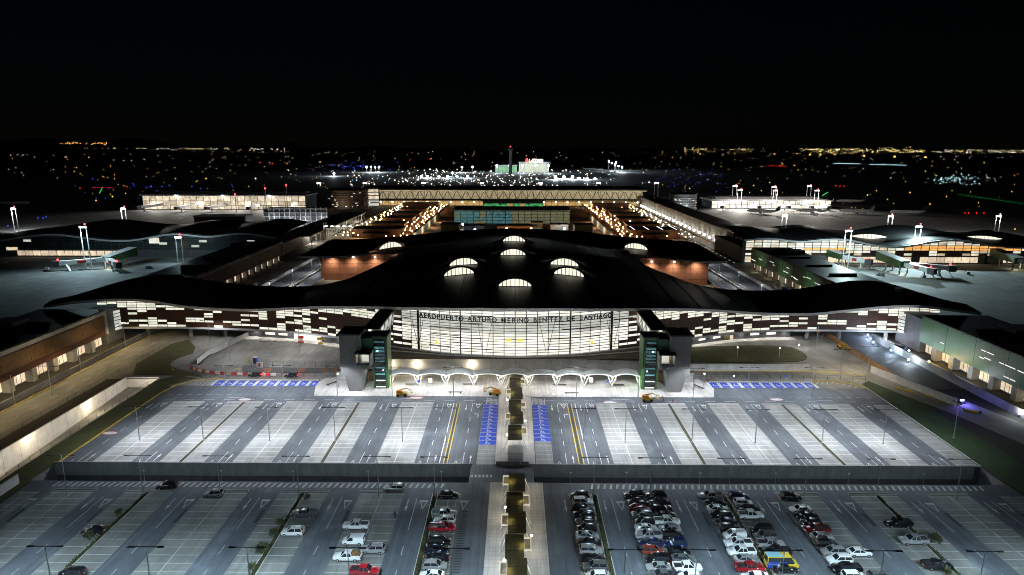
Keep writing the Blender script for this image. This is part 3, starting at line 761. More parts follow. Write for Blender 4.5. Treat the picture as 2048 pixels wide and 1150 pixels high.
# the airport's name in free-standing letters along the curve
TXT = 'AEROPUERTO ARTURO MERINO BENITEZ DE SANTIAGO'
adv = {'I': .42, ' ': .75, 'M': 1.15, 'O': 1.08, 'E': .92, 'T': .9, 'Z': .9, 'P': .95, 'B': 1.0, 'G': 1.08}
tot = sum(adv.get(c, 1.0) for c in TXT)
xl = G(838, 637, 17.5)[0] * 1.0; xl = AT(838, 636, yf(-33))[0]; xr = AT(1224, 636, yf(33))[0]
arc_x = np.linspace(xl, xr, 800); arc_s = np.concatenate([[0], np.cumsum(np.hypot(np.diff(arc_x), np.diff([yf(v) for v in arc_x])))])
sign = thing('facade_sign', 'dark free-standing capital letters spelling the airport name across the glass front', 'sign', (0, 0, 0))
pos = 0.0
for c in TXT:
    wdt = adv.get(c, 1.0)
    if c != ' ':
        s = (pos + wdt / 2) / tot * arc_s[-1]; x = float(np.interp(s, arc_s, arc_x)); y = yf(x) - .55
        cu = bpy.data.curves.new('letter', 'FONT'); cu.body = c; cu.size = 2.25; cu.extrude = .12; cu.align_x = 'CENTER'; cu.offset = .05
        cu.materials.append(M['dark'])
        sl_ = math.atan2(yf(x + .5) - yf(x - .5), 1.0)
        tmp = bpy.data.objects.new('tmp', cu); lm = bpy.data.meshes.new_from_object(tmp); bpy.data.objects.remove(tmp); bpy.data.curves.remove(cu)
        link('letter', lm, sign, (x, y, 17.0), (math.pi / 2, 0, sl_))
    pos += wdt
rl = MB()
for k in range(0, 790, 40):
    rl.bar((arc_x[k], yf(arc_x[k]) - .5, 16.95), (arc_x[min(799, k + 40)], yf(arc_x[min(799, k + 40)]) - .5, 16.95), .1, .1)
rl.build('letter_rail', M['dark'], sign)
# base beam under the glass, and soffit of the wings
bm = MB()
for side in (-1, 1):
    st = stations(0, side * 160, 4)
    for a, b_ in zip(st, st[1:]):
        bm.bar((a[0], a[1] - .1, ZB - .45), (b_[0], b_[1] - .1, ZB - .45), 1.0, .7)
        bm.add([(a[0], a[1], ZB - .75), (b_[0], b_[1], ZB - .75), (b_[0], b_[1] + 22, ZB - .75), (a[0], a[1] + 22, ZB - .75)], [(0, 1, 2, 3)] if side < 0 else [(3, 2, 1, 0)])
bm.build('base_beam', M['fascia'], terminal)
# back wall of the wings so the block is closed, brick block under the rear roof
bw = MB()
for side in (-1, 1):
    xs = np.linspace(62, 160, 26) * side
    for xa, xb in zip(xs, xs[1:]):
        za, zb = float(roof_z(xa, yback(xa) - 2)) - .9, float(roof_z(xb, yback(xb) - 2)) - .9
        bw.add([(xa, yback(xa) - 2.5, 3.5), (xb, yback(xb) - 2.5, 3.5), (xb, yback(xb) - 2.5, zb), (xa, yback(xa) - 2.5, za)], [(0, 1, 2, 3)])
    bw.box(min(side * 56, side * 57), 290, 0, max(side * 56, side * 57), 362, 20)
bw.build('rear_wall', M['brown'], terminal)
for side, x0, x1, y0 in ((-1, -113, -58, 368), (1, 58, 108, 356)):
    k = MB(); k.box(x0, y0, 0, x1, 396, 15.0); k.build('brick_block', M['brick'], terminal)
    lines_ = MB(); 
    for z in (3.2, 6.4, 9.6): lines_.box(x0 - .05, y0 - .05, z, x1 + .05, y0 + .02, z + .12)
    for q in range(1, 5): xx = x0 + (x1 - x0) * q / 5; lines_.box(xx - .08, y0 - .05, 0, xx + .08, y0 + .02, 15)
    lines_.build('brick_joint', M['brown'], terminal)
    for q in range(4):
        xx = (x0 + 7 + q * 12.5) if side < 0 else (x1 - 7 - q * 12.5)
        l = MB(); l.cyl((xx, y0 - 1.2, 13.4), (xx, y0 - 1.2, 13.7), .5, .5, 8); l.build('downlight', M['white_lamp'], terminal)
        lamp('SPOT', (xx, y0 - 3.4, 12.6), 2600.0, (1.0, .84, .66), terminal, (xx, y0 + .5, 2), 150, 1.0)
# ground-floor wall under each wing with wall lamps, windows and doors
def low_wall(side, xa, xb, nl):
    pts = []
    for k in range(nl * 2 + 1):
        x = side * (xa + (xb - xa) * k / (nl * 2)); pts.append((x, yf(x) + 5.2))
    m_ = MB()
    for a, b_ in zip(pts, pts[1:]): m_.add([(*a, 0), (*b_, 0), (*b_, ZB - .8), (*a, ZB - .8)], [(0, 1, 2, 3)] if side > 0 else [(3, 2, 1, 0)])
    m_.build('ground_floor_wall', M['wall_dark'], terminal)
    for k in range(nl):
        x = side * (xa + (xb - xa) * (k + .6) / nl); y = yf(x) + 5.0
        l = MB(); l.cyl((x, y - .3, 3.2), (x, y - .3, 3.7), .22, .22, 8); l.build('wall_lamp', M['white_lamp'], terminal)
        lamp('SPOT', (x, y - .9, 3.4), 420.0, (1.0, .95, .86), terminal, (x, y - 2.0, 0), 150, .8, .15)
    return pts
low_wall(-1, 57, 108, 7); low_wall(1, 57, 112, 9)
def low_box(nm, side, xa, xb, z0, z1, m_):
    k = MB(); a = (side * xa, yf(side * xa) + 5.08); b_ = (side * xb, yf(side * xb) + 5.08)
    k.bar((*a, (z0 + z1) / 2), (*b_, (z0 + z1) / 2), .12, z1 - z0); k.build(nm, m_, terminal)
for xa, xb in ((91.5, 95.3), (97, 101)): low_box('ground_floor_window', -1, xa, xb, 1.3, 2.2, M['slit'])
for k in range(6): low_box('glass_door', -1, 76.5 + k * 2.05, 78.4 + k * 2.05, .1, 2.9, M['pane_c'])
for xa, xb in ((72, 75), (78.5, 81.8), (95, 98.8), (102, 105.8)): low_box('ground_floor_window', 1, xa, xb, 1.4, 2.3, M['slit'])
low_box('vending_machine', 1, 86.2, 87.6, .1, 2.0, M['shop']); low_box('notice_board', 1, 83.3, 85.6, .2, 2.0, M['olive'])
low_box('glass_door', 1, 62.2, 64.2, .1, 3.2, M['pane_c'])
# pavement in front of the lower walls
sp = MB()
for side in (-1, 1):
    xs = np.linspace(56, 113, 16) * side
    for xa, xb in zip(xs, xs[1:]):
        P = [(xa, yf(xa) + 1.6, .14), (xb, yf(xb) + 1.6, .14), (xb, yf(xb) + 5.2, .14), (xa, yf(xa) + 5.2, .14)]
        sp.add(P, [(0, 1, 2, 3)] if side > 0 else [(3, 2, 1, 0)])
        Q = [(xa, yf(xa) + 1.6, -.02), (xb, yf(xb) + 1.6, -.02), (xb, yf(xb) + 1.6, .14), (xa, yf(xa) + 1.6, .14)]
        sp.add(Q, [(0, 1, 2, 3)] if side > 0 else [(3, 2, 1, 0)])
struct('terminal_footway', sp, M['paving'])
# columns carrying the wings over the roads
for x, y in ((-118, 252), (-132, 252), (-112, 263), (-150, 253), (118, 252), (131, 252), (150, 252), (122, 264)):
    c = MB(); c.cyl((x, y, -.1), (x, y, ZB - .7), .75, .75, 12); c.build('column', M['concrete'], terminal)
# ---- bank of earth and retaining wall before the glass
eb = MB(); xs = np.linspace(-57, 57, 40)
for xa, xb in zip(xs, xs[1:]):
    za, zb = [4.35 if abs(v) < 45 else 4.35 * max(0, (57 - abs(v)) / 12) for v in (xa, xb)]
    eb.add([(xa, 211.2 + abs(xa) * .01, za), (xb, 211.2 + abs(xb) * .01, zb), (xb, yf(xb) + 1, ZB - .5), (xa, yf(xa) + 1, ZB - .5)], [(0, 1, 2, 3)])
struct('earth_bank', eb, M['dirt'])
lb = MB(); 
for xa, xb in zip(xs, xs[1:]):
    if abs(xa) < 50 and abs(xb) < 50:
        ya, yb = (yf(xa) * .62 + 211 * .38) , (yf(xb) * .62 + 211 * .38)
        lb.bar((xa, min(ya, yf(xa) - 1.0), 4.62), (xb, min(yb, yf(xb) - 1.0), 4.62), .5, .3)
lb.build('bank_ledge', M['kerb'])['kind'] = 'structure'
rw_ = thing('retaining_wall', 'long pale concrete retaining wall with two wall lamps below the glass front', 'wall')
for k in range(24):
    x0 = -49 + k * 4.1
    p = MB(); hh = 4.4 if x0 < 20 else 4.4 - (x0 - 20) * .02
    p.box(x0, 210.6, -.1, x0 + 4.05, 211.1, hh); p.build('panel', M['concrete'], rw_)
p = MB(); p.box(-49, 211.1, -.1, 49.4, 211.3, 4.2); p.build('backing', M['dark'], rw_)
for px in (825, 940):
    x = (px - 1031) / 6.15
    l = MB(); l.ball((x, 210.2, 2.7), .42, 8, 6); l.build('lamp_globe', M['white_lamp'], rw_)
    lamp('POINT', (x, 209.4, 2.7), 620.0, (1.0, .86, .58), rw_, radius=.4)
for px in (772,):
    x = (px - 1031) / 6.15
    lamp('POINT', (x, 209.2, 2.7), 420.0, (1.0, .86, .58), rw_, radius=.4)

M['yellow_glow'] = glow('yellow_glow', (1.0, .80, .08), .6)
for px, py, w_, h_ in ((874, 684, 1.3, 1.3), (1183, 684, 1.0, 1.2), (1017, 681, 2.2, .7), (1040, 681, 2.2, .7)):
    x = (px - 1031) / 5.9
    for _ in range(6): x, z = AT(px, py, yf(x) - .12)
    k = MB(); k.box(x - w_ / 2, yf(x) - .12, z - h_ / 2, x + w_ / 2, yf(x) - .06, z + h_ / 2); k.build('yellow_notice', M['yellow_glow'], terminal)
for px0, px1 in ((955, 965), (985, 972), (1078, 1092), (1110, 1096), (824, 836), (846, 838), (1214, 1224), (1240, 1228)):
    k = MB(); x0, x1 = px0, px1; P = []
    for px, py in ((px0, 640), (px1, 704 if 900 < px0 < 1200 else 690)):
        x = (px - 1031) / 5.9
        for _ in range(6): x, z = AT(px, py, yf(x) - .1)
        P.append((x, yf(x) - .1, z))
    k.bar(P[0], P[1], .18, .06); k.build('slanted_strut', M['concrete'], terminal)
ORD = ['first', 'second', 'third', 'fourth', 'fifth', 'sixth', 'seventh', 'eighth', 'ninth', 'tenth', 'eleventh', 'twelfth', 'thirteenth', 'fourteenth', 'fifteenth', 'sixteenth', 'seventeenth', 'eighteenth', 'nineteenth', 'twentieth', 'twenty-first', 'twenty-second', 'twenty-third', 'twenty-fourth', 'twenty-fifth', 'twenty-sixth']
# ================================================================ LIFT TOWERS, CANOPY, WALKWAY
def AX(px, py, x):
    d = ray(px, py); t = x / d[0]
    return (d[1] * t, CAM_H + d[2] * t)
M['core_concrete'] = mat('core_concrete', (.20, .20, .20), .8, c2=(.14, .142, .142), scale=.3, bump=.15, bscale=3, stretch=(1, 1, .3))
def tower(side, lab):
    T = thing('lift_tower', lab, 'tower', (0, 0, 0), group='lift towers on the plaza')
    S = side
    def bx(name, x0, y0, z0, x1, y1, z1, m_):
        a, b_ = sorted((S * x0, S * x1)); k = MB(); k.box(a, y0, z0, b_, y1, z1); return k.build(name, m_, T)
    poly = [(48.2, 0), (52.2, 0), (53.4, 5.0), (54.6, 5.2), (54.6, 18.4), (48.2, 18.4)]
    k = MB(); P = [(S * x, 191.6, z) for x, z in poly] + [(S * x, 200.5, z) for x, z in poly]; n = len(poly)
    F = [tuple(range(n)), tuple(range(2 * n - 1, n - 1, -1))] + [(i, n + i, n + (i + 1) % n, (i + 1) % n) for i in range(n)]
    k.add(P, F if S > 0 else [f[::-1] for f in F]); k.build('concrete_core', M['core_concrete'], T)
    bx('core_roof', 48.0, 191.4, 18.4, 55.2, 200.7, 18.8, M['black'])
    bx('glass_shaft', 40.2, 194.0, .1, 45.0, 200.0, 17.2, M['green'])
    bx('shaft_roof', 40.0, 193.8, 17.2, 45.2, 200.2, 17.6, M['black'])
    bx('shaft_glazing', 40.9, 193.9, .3, 44.5, 193.98, 16.4, M['glass'])
    for q in range(15):
        z = .6 + q * 1.06
        if q % 2 == 0 or q in (9, 11): bx('lit_landing', 41.2, 193.82, z, 44.2, 193.89, z + (.34 if q not in (11, 12) else .7), M['teal'] if q > 2 else M['slit'])
        bx('mullion', 40.9, 193.75, z - .12, 44.5, 193.84, z - .04, M['green_glass'])
    for x in (41.7, 43.3): l = MB(); l.ball((S * x, 193.7, 3.5 + (x - 41) * 4), .16, 6, 5); l.build('lift_lamp', M['cool_lamp'], T)
    bx('link_block', 45.0, 193.5, 13.0, 48.2, 200.3, 16.8, M['green_glass']); bx('link_roof', 44.9, 193.2, 16.8, 48.3, 200.4, 17.2, M['black'])
    bx('link_floor', 45.0, 194.0, 6.6, 48.2, 200.0, 7.4, M['concrete'])
    bx('link_screen', 45.0, 196.0, 7.4, 48.2, 196.2, 9.6, M['pane_c'] if S > 0 else M['olive'])
    bx('pod_floor', 44.6, 189.2, 8.9, 49.4, 193.4, 9.5, M['concrete']); bx('pod_roof', 44.4, 189.0, 13.0, 49.6, 193.5, 13.4, M['black'])
    for x in (44.6, 49.0): bx('pod_frame', x, 189.2, 9.5, x + .4, 193.4, 13.0, M['concrete'])
    bx('pod_back', 45.0, 193.0, 9.5, 49.0, 193.2, 13.0, M['pane_g']); bx('pod_glass', 45.0, 189.3, 9.5, 49.0, 189.36, 10.3, M['glass'])
    lamp('POINT', (S * 47, 191.0, 12.4), 120, (1, .9, .7), T, radius=.5)
    bx('service_door', 45.6, 200.6, .1, 48.0, 200.7, 3.4, M['slat'])
    # bridge to the terminal
    y1 = yf(S * 46) + .5
    k = MB(); a, b_ = sorted((S * 43.4, S * 48.6))
    k.box(a, 199.6, 18.1, b_, y1, 18.7); k.build('bridge_roof', M['black'], T)
    k = MB(); k.box(a + .1, 200.4, 14.3, b_ - .1, y1, 14.8); k.build('bridge_floor', M['fascia'], T)
    k = MB(); xs = S * 43.5
    for q in range(7):
        ya = 200.5 + (y1 - 201) * q / 7; yb = 200.5 + (y1 - 201) * (q + 1) / 7
        k.bar((xs, ya, 14.6), (xs, yb, 18.1) if q % 2 else (xs, ya, 18.1), .22); k.bar((xs, ya, 18.1 if q % 2 == 0 else 14.6), (xs, yb, 14.6 if q % 2 == 0 else 18.1), .22)
    k.build('bridge_lattice', M['white_steel'], T)
    k = MB(); x2 = S * 43.75; k.quad((x2, 200.5, 14.9), (x2, y1, 14.9), (x2, y1, 17.9), (x2, 200.5, 17.9)); k.build('bridge_glazing', M['pane_g'] if S < 0 else M['pane'], T)
    for dx, dy in ((-1.2, -1.5), (1.2, -1.5), (0, 2.2)):
        k = MB(); k.cyl((S * 43.2, 213.0, 4.3), (S * (43.6 + dx * .6), 213.0 + dy * 1.8, 14.4), .28, .22, 8); k.build('bridge_leg', M['white_steel'], T)
    # floor wash lights
    lamp('POINT', (S * 50.6, 187.6, 3.0), 170, (.9, .95, 1.0), T, radius=.6)
    lamp('SPOT', (S * 46.6, 197.4, 6.4), 320, (.9, .95, 1.0), T, (S * 46.6, 197, 0), 140, .8)
    lamp('POINT', (S * 38.9, 195.6, 2.0), 130, (1.0, .85, .45) if S < 0 else (.7, 1.0, .5), T, radius=.4)
    k = MB(); k.bar((S * 52.2, 199.6, 1.6), (S * 58.6, 201.6, 1.6), .3, 3.0); k.build('side_wall', M['concrete'], T)
    return T
tower(-1, 'concrete and green glass lift tower at the plaza end towards the striped island')
tower(1, 'concrete and green glass lift tower at the plaza end towards the oval lawn')
# ---- wavy plaza canopy
can = thing('plaza_canopy', 'wavy white canopy on branching columns across the plaza', 'canopy', (0, 0, 0))
NB = 9; X0, X1 = -40.2, 40.2; SEG = (X1 - X0) / NB
def can_z(x):
    u = (x - X0) / SEG; k = int(min(NB - 1, max(0, math.floor(u)))); v = u - k
    return 3.45 + (1.05 if k % 2 == 0 else .7) * math.sin(math.pi * v) ** .8
for k in range(NB):
    m_ = MB(); m_.smooth = True; q = 14; xs = [X0 + SEG * k + SEG * i / q for i in range(q + 1)]
    dy = 0 if k % 2 == 0 else .7
    for a, b_ in zip(xs, xs[1:]):
        za, zb = can_z(a + 1e-6), can_z(b_ - 1e-6)
        m_.add([(a, 196.4 + dy, za), (b_, 196.4 + dy, zb), (b_, 200.8, zb + .3), (a, 200.8, za + .3)], [(0, 1, 2, 3)])
        m_.add([(a, 196.4 + dy, za - .14), (b_, 196.4 + dy, zb - .14), (b_, 200.8, zb + .16), (a, 200.8, za + .16)], [(3, 2, 1, 0)])
    m_.build('shell', M['fascia'], can)
    m_ = MB()
    for a, b_ in zip(xs, xs[1:]): m_.bar((a, 196.34 + dy, can_z(a + 1e-6) - .06), (b_, 196.34 + dy, can_z(b_ - 1e-6) - .06), .16, .34)
    m_.build('edge_beam', M['white_steel'], can)
for k in range(NB + 1):
    x = X0 + SEG * k
    for dx, dy in ((-1.5, 0), (1.5, 0), (-1.3, 3.2), (1.3, 3.2)):
        xx = max(X0 + .2, min(X1 - .2, x + dx))
        m_ = MB(); m_.cyl((x, 197.0 + dy * .85, .1), (xx, 196.6 + dy * 1.05, can_z(xx) - .1 + dy * .06), .16, .11, 7); m_.build('branch_column', M['white_steel'], can)
    if 0 < k < NB:
        l = MB(); l.ball((x, 196.3, can_z(x) - .25), .2, 8, 5); l.build('canopy_lamp', M['white_lamp'], can)
        lamp('POINT', (x, 194.9, 3.3), 270, (1.0, .94, .84), can, radius=.3)
# plaza furniture
def bench(x, y, rz, lab):
    t = thing('bench', lab, 'bench', (x, y, .13), rz, 'plaza benches')
    k = MB(); k.box(-2.2, -.28, .38, 2.2, .28, .46); k.build('seat', M['dark'], t)
    for dx in (-1.6, 1.6): k = MB(); k.box(dx - .1, -.25, 0, dx + .1, .25, .38); k.build('leg', M['steel'], t)
for px, py, rz, lab in ((824, 771, 0, 'bench under the canopy beside the lift tower with the olive screen'), (940, 771, 0, 'bench under the canopy just left of the covered walkway head'), (911, 787, 0, 'bench near the road edge left of the covered walkway'),
                        (1119, 772, 0, 'bench under the canopy just right of the covered walkway head'), (1143, 788, 0, 'bench near the road edge right of the covered walkway'), (1234, 772, 0, 'bench under the canopy beside the blue sign post'),
                        (664, 769, 1.0, 'bench set askew left of the left lift tower'), (1398, 776, -1.0, 'bench set askew right of the right lift tower')):
    x, y = G(px, py); bench(x, y, rz, lab)
def kiosk(px, py, lab, m_):
    x, y = G(px, py); t = thing('information_totem', lab, 'totem', (x, y, .13), 0, 'information totems')
    k = MB(); k.box(-.75, -.12, .3, .75, .12, 2.3); k.build('case', M['dark'], t); k = MB(); k.box(-.62, -.16, .45, .62, -.125, 2.15); k.build('screen', m_, t); k = MB(); k.box(-.3, -.2, 0, .3, .2, .3); k.build('base', M['steel'], t)
kiosk(861, 769, 'lit information totem under the left half of the canopy', M['slit']); kiosk(1182, 768, 'lit information totem under the right half of the canopy', M['slit'])
def signpost(px, py, lab, h=2.6):
    x, y = G(px, py); t = thing('blue_sign', lab, 'sign', (x, y, .1), 0)
    k = MB(); k.cyl((0, 0, 0), (0, 0, h), .06, .06, 6); k.build('pole', M['steel'], t); k = MB(); k.box(-.38, -.09, h - .8, .38, -.065, h); k.build('plate', M['blue'], t)
signpost(838, 776, 'small blue sign on a post under the left part of the canopy'); signpost(1215, 776, 'small blue sign on a post under the right part of the canopy'); signpost(1570, 768, 'small blue sign post behind the blue stalls beside the oval lawn', 3.0)
def globe_post(px, py, h, lab, z0=.1, e=120, colr=(1, .95, .88)):
    x, y = G(px, py); t = thing('globe_lamp', lab, 'lamp', (x, y, z0), 0, 'low globe lamps')
    k = MB(); k.cyl((0, 0, 0), (0, 0, h), .07, .05, 6); k.build('pole', M['steel'], t)
    k = MB(); k.ball((0, 0, h + .2), .24, 8, 5, sz=.7); k.build('globe', M['white_lamp'], t)
    lamp('POINT', (0, -.5, h + .3), e, colr, t, radius=.25)
for px, py, h, lab in ((677, 774, 4.2, 'globe lamp post on the pale paving left of the left lift tower'), (1407, 774, 4.2, 'globe lamp post on the pale paving right of the right lift tower'),
                       (1474, 715, 3.6, 'globe lamp in the middle of the oval lawn'), (1558, 716, 3.6, 'globe lamp at the far end of the oval lawn'), (1597, 697, 1.2, 'low lamp on the kerb at the tip of the oval lawn'),
                       (1467, 771, 3.0, 'globe lamp behind the blue stalls near the right tower')):
    globe_post(px, py, h, lab)
# ---- covered walkway between the bays
def walkway(name, lab, ys, z0, px_first):
    W = thing(name, lab, 'walkway', (0, ys[-1], 0)); oy = ys[-1]
    for k, (ya, yb) in enumerate(zip(ys, ys[1:])):
        odd = (k + px_first) % 2
        x0, x1 = (-1.75, 1.75) if odd else (-1.25, 2.25); zz = z0 + (.0 if odd else .22)
        m_ = MB(); m_.box(x0, yb + .02 - oy, zz - .18, x1, ya - .02 - oy, zz); m_.build('roof_panel', M['olive'], W)
        for q in (1, 2):
            m_ = MB(); yy = yb + (ya - yb) * q / 3 - oy; m_.box(x0, yy - .05, zz, x1, yy + .05, zz + .04); m_.build('roof_seam', M['dark'], W)
        m_ = MB(); m_.box((x0 + x1) / 2 - .05, yb - oy + .05, zz, (x0 + x1) / 2 + .05, ya - oy - .05, zz + .045); m_.build('roof_seam', M['dark'], W)
        s = 1 if odd else -1; xe = x1 if odd else x0; yc = (ya + yb) / 2 + .6 - oy
        m_ = MB()
        for xa, xb, y_a, y_b in ((xe + s * .1, xe + s * 1.35, yc - 1.9, yc - 1.72), (xe + s * .1, xe + s * 1.35, yc + 1.72, yc + 1.9), (xe + s * 1.2, xe + s * 1.38, yc - 1.9, yc + 1.9)):
            m_.box(min(xa, xb), y_a, zz - .1, max(xa, xb), y_b, zz + .25)
        m_.build('light_frame', M['strip'], W)
        m_ = MB(); m_.box(min(xe + s * .12, xe + s * 1.19), yc - 1.7, zz - .12, max(xe + s * .12, xe + s * 1.19), yc + 1.7, zz - .02); m_.build('frame_glass', M['concrete'], W)
        lamp('POINT', (xe - s * .35, yc, zz + .7), 34, (1.0, .80, .22), W, radius=.15)
        [lamp('POINT', (sx_ * 3.3, yc + 1.5 * sx_, 2.9), 75, (1.0, .86, .60), W, radius=.4) for sx_ in (-1, 1)]
        for sx in (-1, 1):
            for yy in (yb + 1.0 - oy, ya - 1.4 - oy):
                m_ = MB(); m_.bar((sx * 3.1 + .2, yy, .1), (sx * 1.7 + .2, yy + .8, zz - .1), .14); m_.build('leaning_strut', M['white_steel'], W)
    return W
walkway('covered_walkway', 'zigzag covered walkway through the empty lot up to the canopy', [205.0, 196.2, 187.0, 177.6, 168.4, 160.0, 151.0], 3.2, 0)
walkway('covered_walkway', 'zigzag covered walkway between the rows of parked cars', [133.4, 125.6, 117.8, 110.2, 102.6, 95, 87.4], 3.2, 0)
for y0, y1 in ((146.2, 150.6),):
    k = MB(); k.box(-1.7, y0, .12, 2.1, y1, 2.0); o = k.build('walkway_stair_head', M['concrete_white']); tag(o, 'pale stair head block at the trench end of the walkway', 'stair')
for px, py, lab in ((1014, 818, 'globe lamp left of the walkway roof, first from the canopy'), (1107, 806, 'globe lamp right of the walkway roof, first from the canopy'), (1014, 890, 'globe lamp left of the walkway roof beside the blue stalls'), (1050, 862, 'globe lamp right of the walkway roof beside the blue stalls'),
                    (1011, 1040, 'globe lamp left of the walkway roof in the car lot, first from the trench'), (1063, 1098, 'globe lamp right of the walkway roof in the car lot'), (1009, 1148, 'globe lamp left of the walkway roof in the car lot at the picture edge')):
    globe_post(px, py, 2.6, lab, e=45)
# ================================================================ WALLS AND FENCES
def panel_wall(name, lab, x0, x1, y, z0, z1, step, m_, th=.3, cat='wall'):
    W = thing(name, lab, cat, ((x0 + x1) / 2, y, 0)); cx = (x0 + x1) / 2
    n = max(1, int(round((x1 - x0) / step))); d = (x1 - x0) / n
    for k in range(n):
        p = MB(); p.box(x0 + k * d + .03 - cx, -th / 2 + random.uniform(-.012, .012), z0, x0 + (k + 1) * d - .03 - cx, th / 2, z1); p.build('panel', m_, W)
    return W
panel_wall('parapet_wall', 'grey concrete parapet facing the sunken road left of the walkway', -112, -10.2, 143.7, -3.1, .35, 6.1, M['concrete_panel'])
panel_wall('parapet_wall', 'grey concrete parapet facing the sunken road right of the walkway', 3.6, 111, 143.7, -3.1, .35, 6.1, M['concrete_panel'])
panel_wall('parapet_wall', 'short dark parapet across the walkway over the sunken road', -4.6, 3.4, 143.6, -1.2, 1.0, 2.0, M['wall_dark'])
panel_wall('barrier_wall', 'long white panel wall along the road before the oval lawn', 58, 101.8, 212.7, -.05, 2.45, 2.9, M['concrete_white'])
W = thing('barrier_wall', 'white concrete wall along the bend by the blue beacon', 'wall')
pa, pb = G(1741, 745), G(1912, 812)
for k in range(9):
    a = [pa[i] + (pb[i] - pa[i]) * k / 9 for i in (0, 1)]; b_ = [pa[i] + (pb[i] - pa[i]) * (k + .985) / 9 for i in (0, 1)]
    p = MB(); p.bar((*a, 1.15), (*b_, 1.15), .3, 2.4); p.build('panel', M['concrete_white'], W)
def run_wall(name, lab, pts, h, m_, step=4.0, th=.3, z0=-.05, cat='wall', slope=None):
    W = thing(name, lab, cat)
    for (xa, ya), (xb, yb) in zip(pts, pts[1:]):
        L = math.hypot(xb - xa, yb - ya); n = max(1, int(L / step))
        for k in range(n):
            a = (xa + (xb - xa) * k / n, ya + (yb - ya) * k / n); b_ = (xa + (xb - xa) * (k + .99) / n, ya + (yb - ya) * (k + .99) / n)
            p = MB(); p.bar((*a, z0 + h / 2), (*b_, z0 + h / 2), th, h); p.build('panel', m_, W)
    return W
run_wall('roadside_wall', 'low concrete wall along the road beside the timber clad building', [(-150.2, 100), (-149.8, 262)], 2.2, M['concrete'], 9.0)
run_wall('boundary_wall', 'pale wall along the left edge of the car lot', [(-113.4, 82), (-113.2, 134)], 2.4, M['concrete_white'], 6.0)
# west ramp wall with two lamps
W = thing('ramp_wall', 'tall stained concrete wall with two bright lamps above the sunken ramp', 'wall')
ys_ = np.linspace(60, 203, 25)
for ya, yb in zip(ys_, ys_[1:]):
    fz = lambda y: -11.5 + (y - 40) / 163 * 8.3
    p = MB(); X = -129.3
    p.add([(X, ya, fz(ya) - .2), (X, yb - .05, fz(yb) - .2), (X, yb - .05, .3), (X, ya, .3), (X - .5, ya, .3), (X - .5, yb - .05, .3)], [(0, 1, 2, 3), (3, 2, 5, 4)]); p.build('panel', M['concrete_white'], W)
p = MB(); p.add([(-129.4, 202.8, -3.4), (-118.5, 202.8, -3.4), (-118.5, 202.8, .3), (-129.4, 202.8, .3)], [(0, 1, 2, 3)]); p.build('end_wall', M['concrete_white'], W)
p = MB(); p.box(-118.5, 60, -11.5, -118.1, 203, .05); p.build('near_wall', M['concrete'], W)
for px, py in ((177, 812), (57, 874)):
    y, z = AX(px, py, -128.9)
    l = MB(); l.ball((-128.9, y, z), .38, 8, 6); l.build('wall_lamp', M['white_lamp'], W)
    lamp('POINT', (-127.2, y, z + .3), 520, (1.0, .84, .50), W, radius=.5)
for y, z, e in ((198, -.4, 700), (188, -.6, 800), (174, -.8, 800), (160, -1.2, 900), (146, -1.6, 900), (130, -2.2, 800)): lamp('POINT', (-120.6, y, z + .6), e, (1.0, .88, .70), W, radius=.5)  # added lights without fixtures, brighten the ramp wall evenly between its lamps
# post and rail fences
def fence(lab, pts, h=1.5, step=3.6):
    F_ = thing('mesh_fence', lab, 'fence')
    post = MB(); post.cyl((0, 0, 0), (0, 0, h), .06, .06, 5); pm = post.mesh('post', M['dark'])
    r = MB()
    for (xa, ya), (xb, yb) in zip(pts, pts[1:]):
        L = math.hypot(xb - xa, yb - ya); n = max(1, int(L / step))
        for k in range(n + 1): link('post', pm, F_, (xa + (xb - xa) * k / n, ya + (yb - ya) * k / n, 0))
        for z in (h, h * .5): r.bar((xa, ya, z), (xb, yb, z), .05)
    r.build('rail', M['dark'], F_)
fence('dark post fence along the edge of the sunken ramp', [(-117.9, 100), (-117.9, 195), (-112.6, 200)])
fence('dark post fence on the ramp side of the yellow edged road', [(-134.6, 120), (-134.6, 240)])
fence('dark post fence behind the blue stalls near the red and white barriers', [(-108, 204.4), (-52, 204.4)])
fence('dark post fence behind the blue stalls near the oval lawn', [(58, 204.4), (100, 204.4), (116, 203)])
fence('dark post fence on the edge of the striped paving island', [(-92, 213.6), (-62, 213.6)], 2.2)
fence('railing along the top of the plaza retaining wall', [(-40, 207.8), (40, 207.8)], 1.1)
# forecourt furniture west: loop road island, barriers, striped paving
isl = MB(); isl.prism(smooth_poly([(-92, 209), (-60, 208.6), (-58, 213.2), (-84, 213.6), (-96, 217), (-95, 212)], 1), -.02, .14)
struct('forecourt_island', isl, M['asphalt_road'])
st_ = MB()
for x0 in (-86.2, -66.5, -62.8, -74.5): st_.add([(x0, 209.2, .146), (x0 + 2.4, 209.2, .146), (x0 + 1.6, 213.0, .146), (x0 - .8, 213.0, .146)], [(0, 1, 2, 3)])
struct('striped_paving', st_, M['terracotta'])
def water_barrier(x, y, rz, m_, lab):
    t = thing('road_barrier', lab, 'barrier', (x, y, 0), rz, 'plastic road barriers round the bend')
    k = MB(); k.add([(-.9, -.3, 0), (.9, -.3, 0), (.9, .3, 0), (-.9, .3, 0), (-.9, -.1, .9), (.9, -.1, .9), (.9, .1, .9), (-.9, .1, .9)], [(0, 3, 2, 1), (4, 5, 6, 7), (0, 1, 5, 4), (1, 2, 6, 5), (2, 3, 7, 6), (3, 0, 4, 7)]); k.build('body', m_, t)
    for s in (-.5, .5): k = MB(); k.box(s - .12, -.12, .9, s + .12, .12, 1.0); k.build('cap', M['dark'], t)
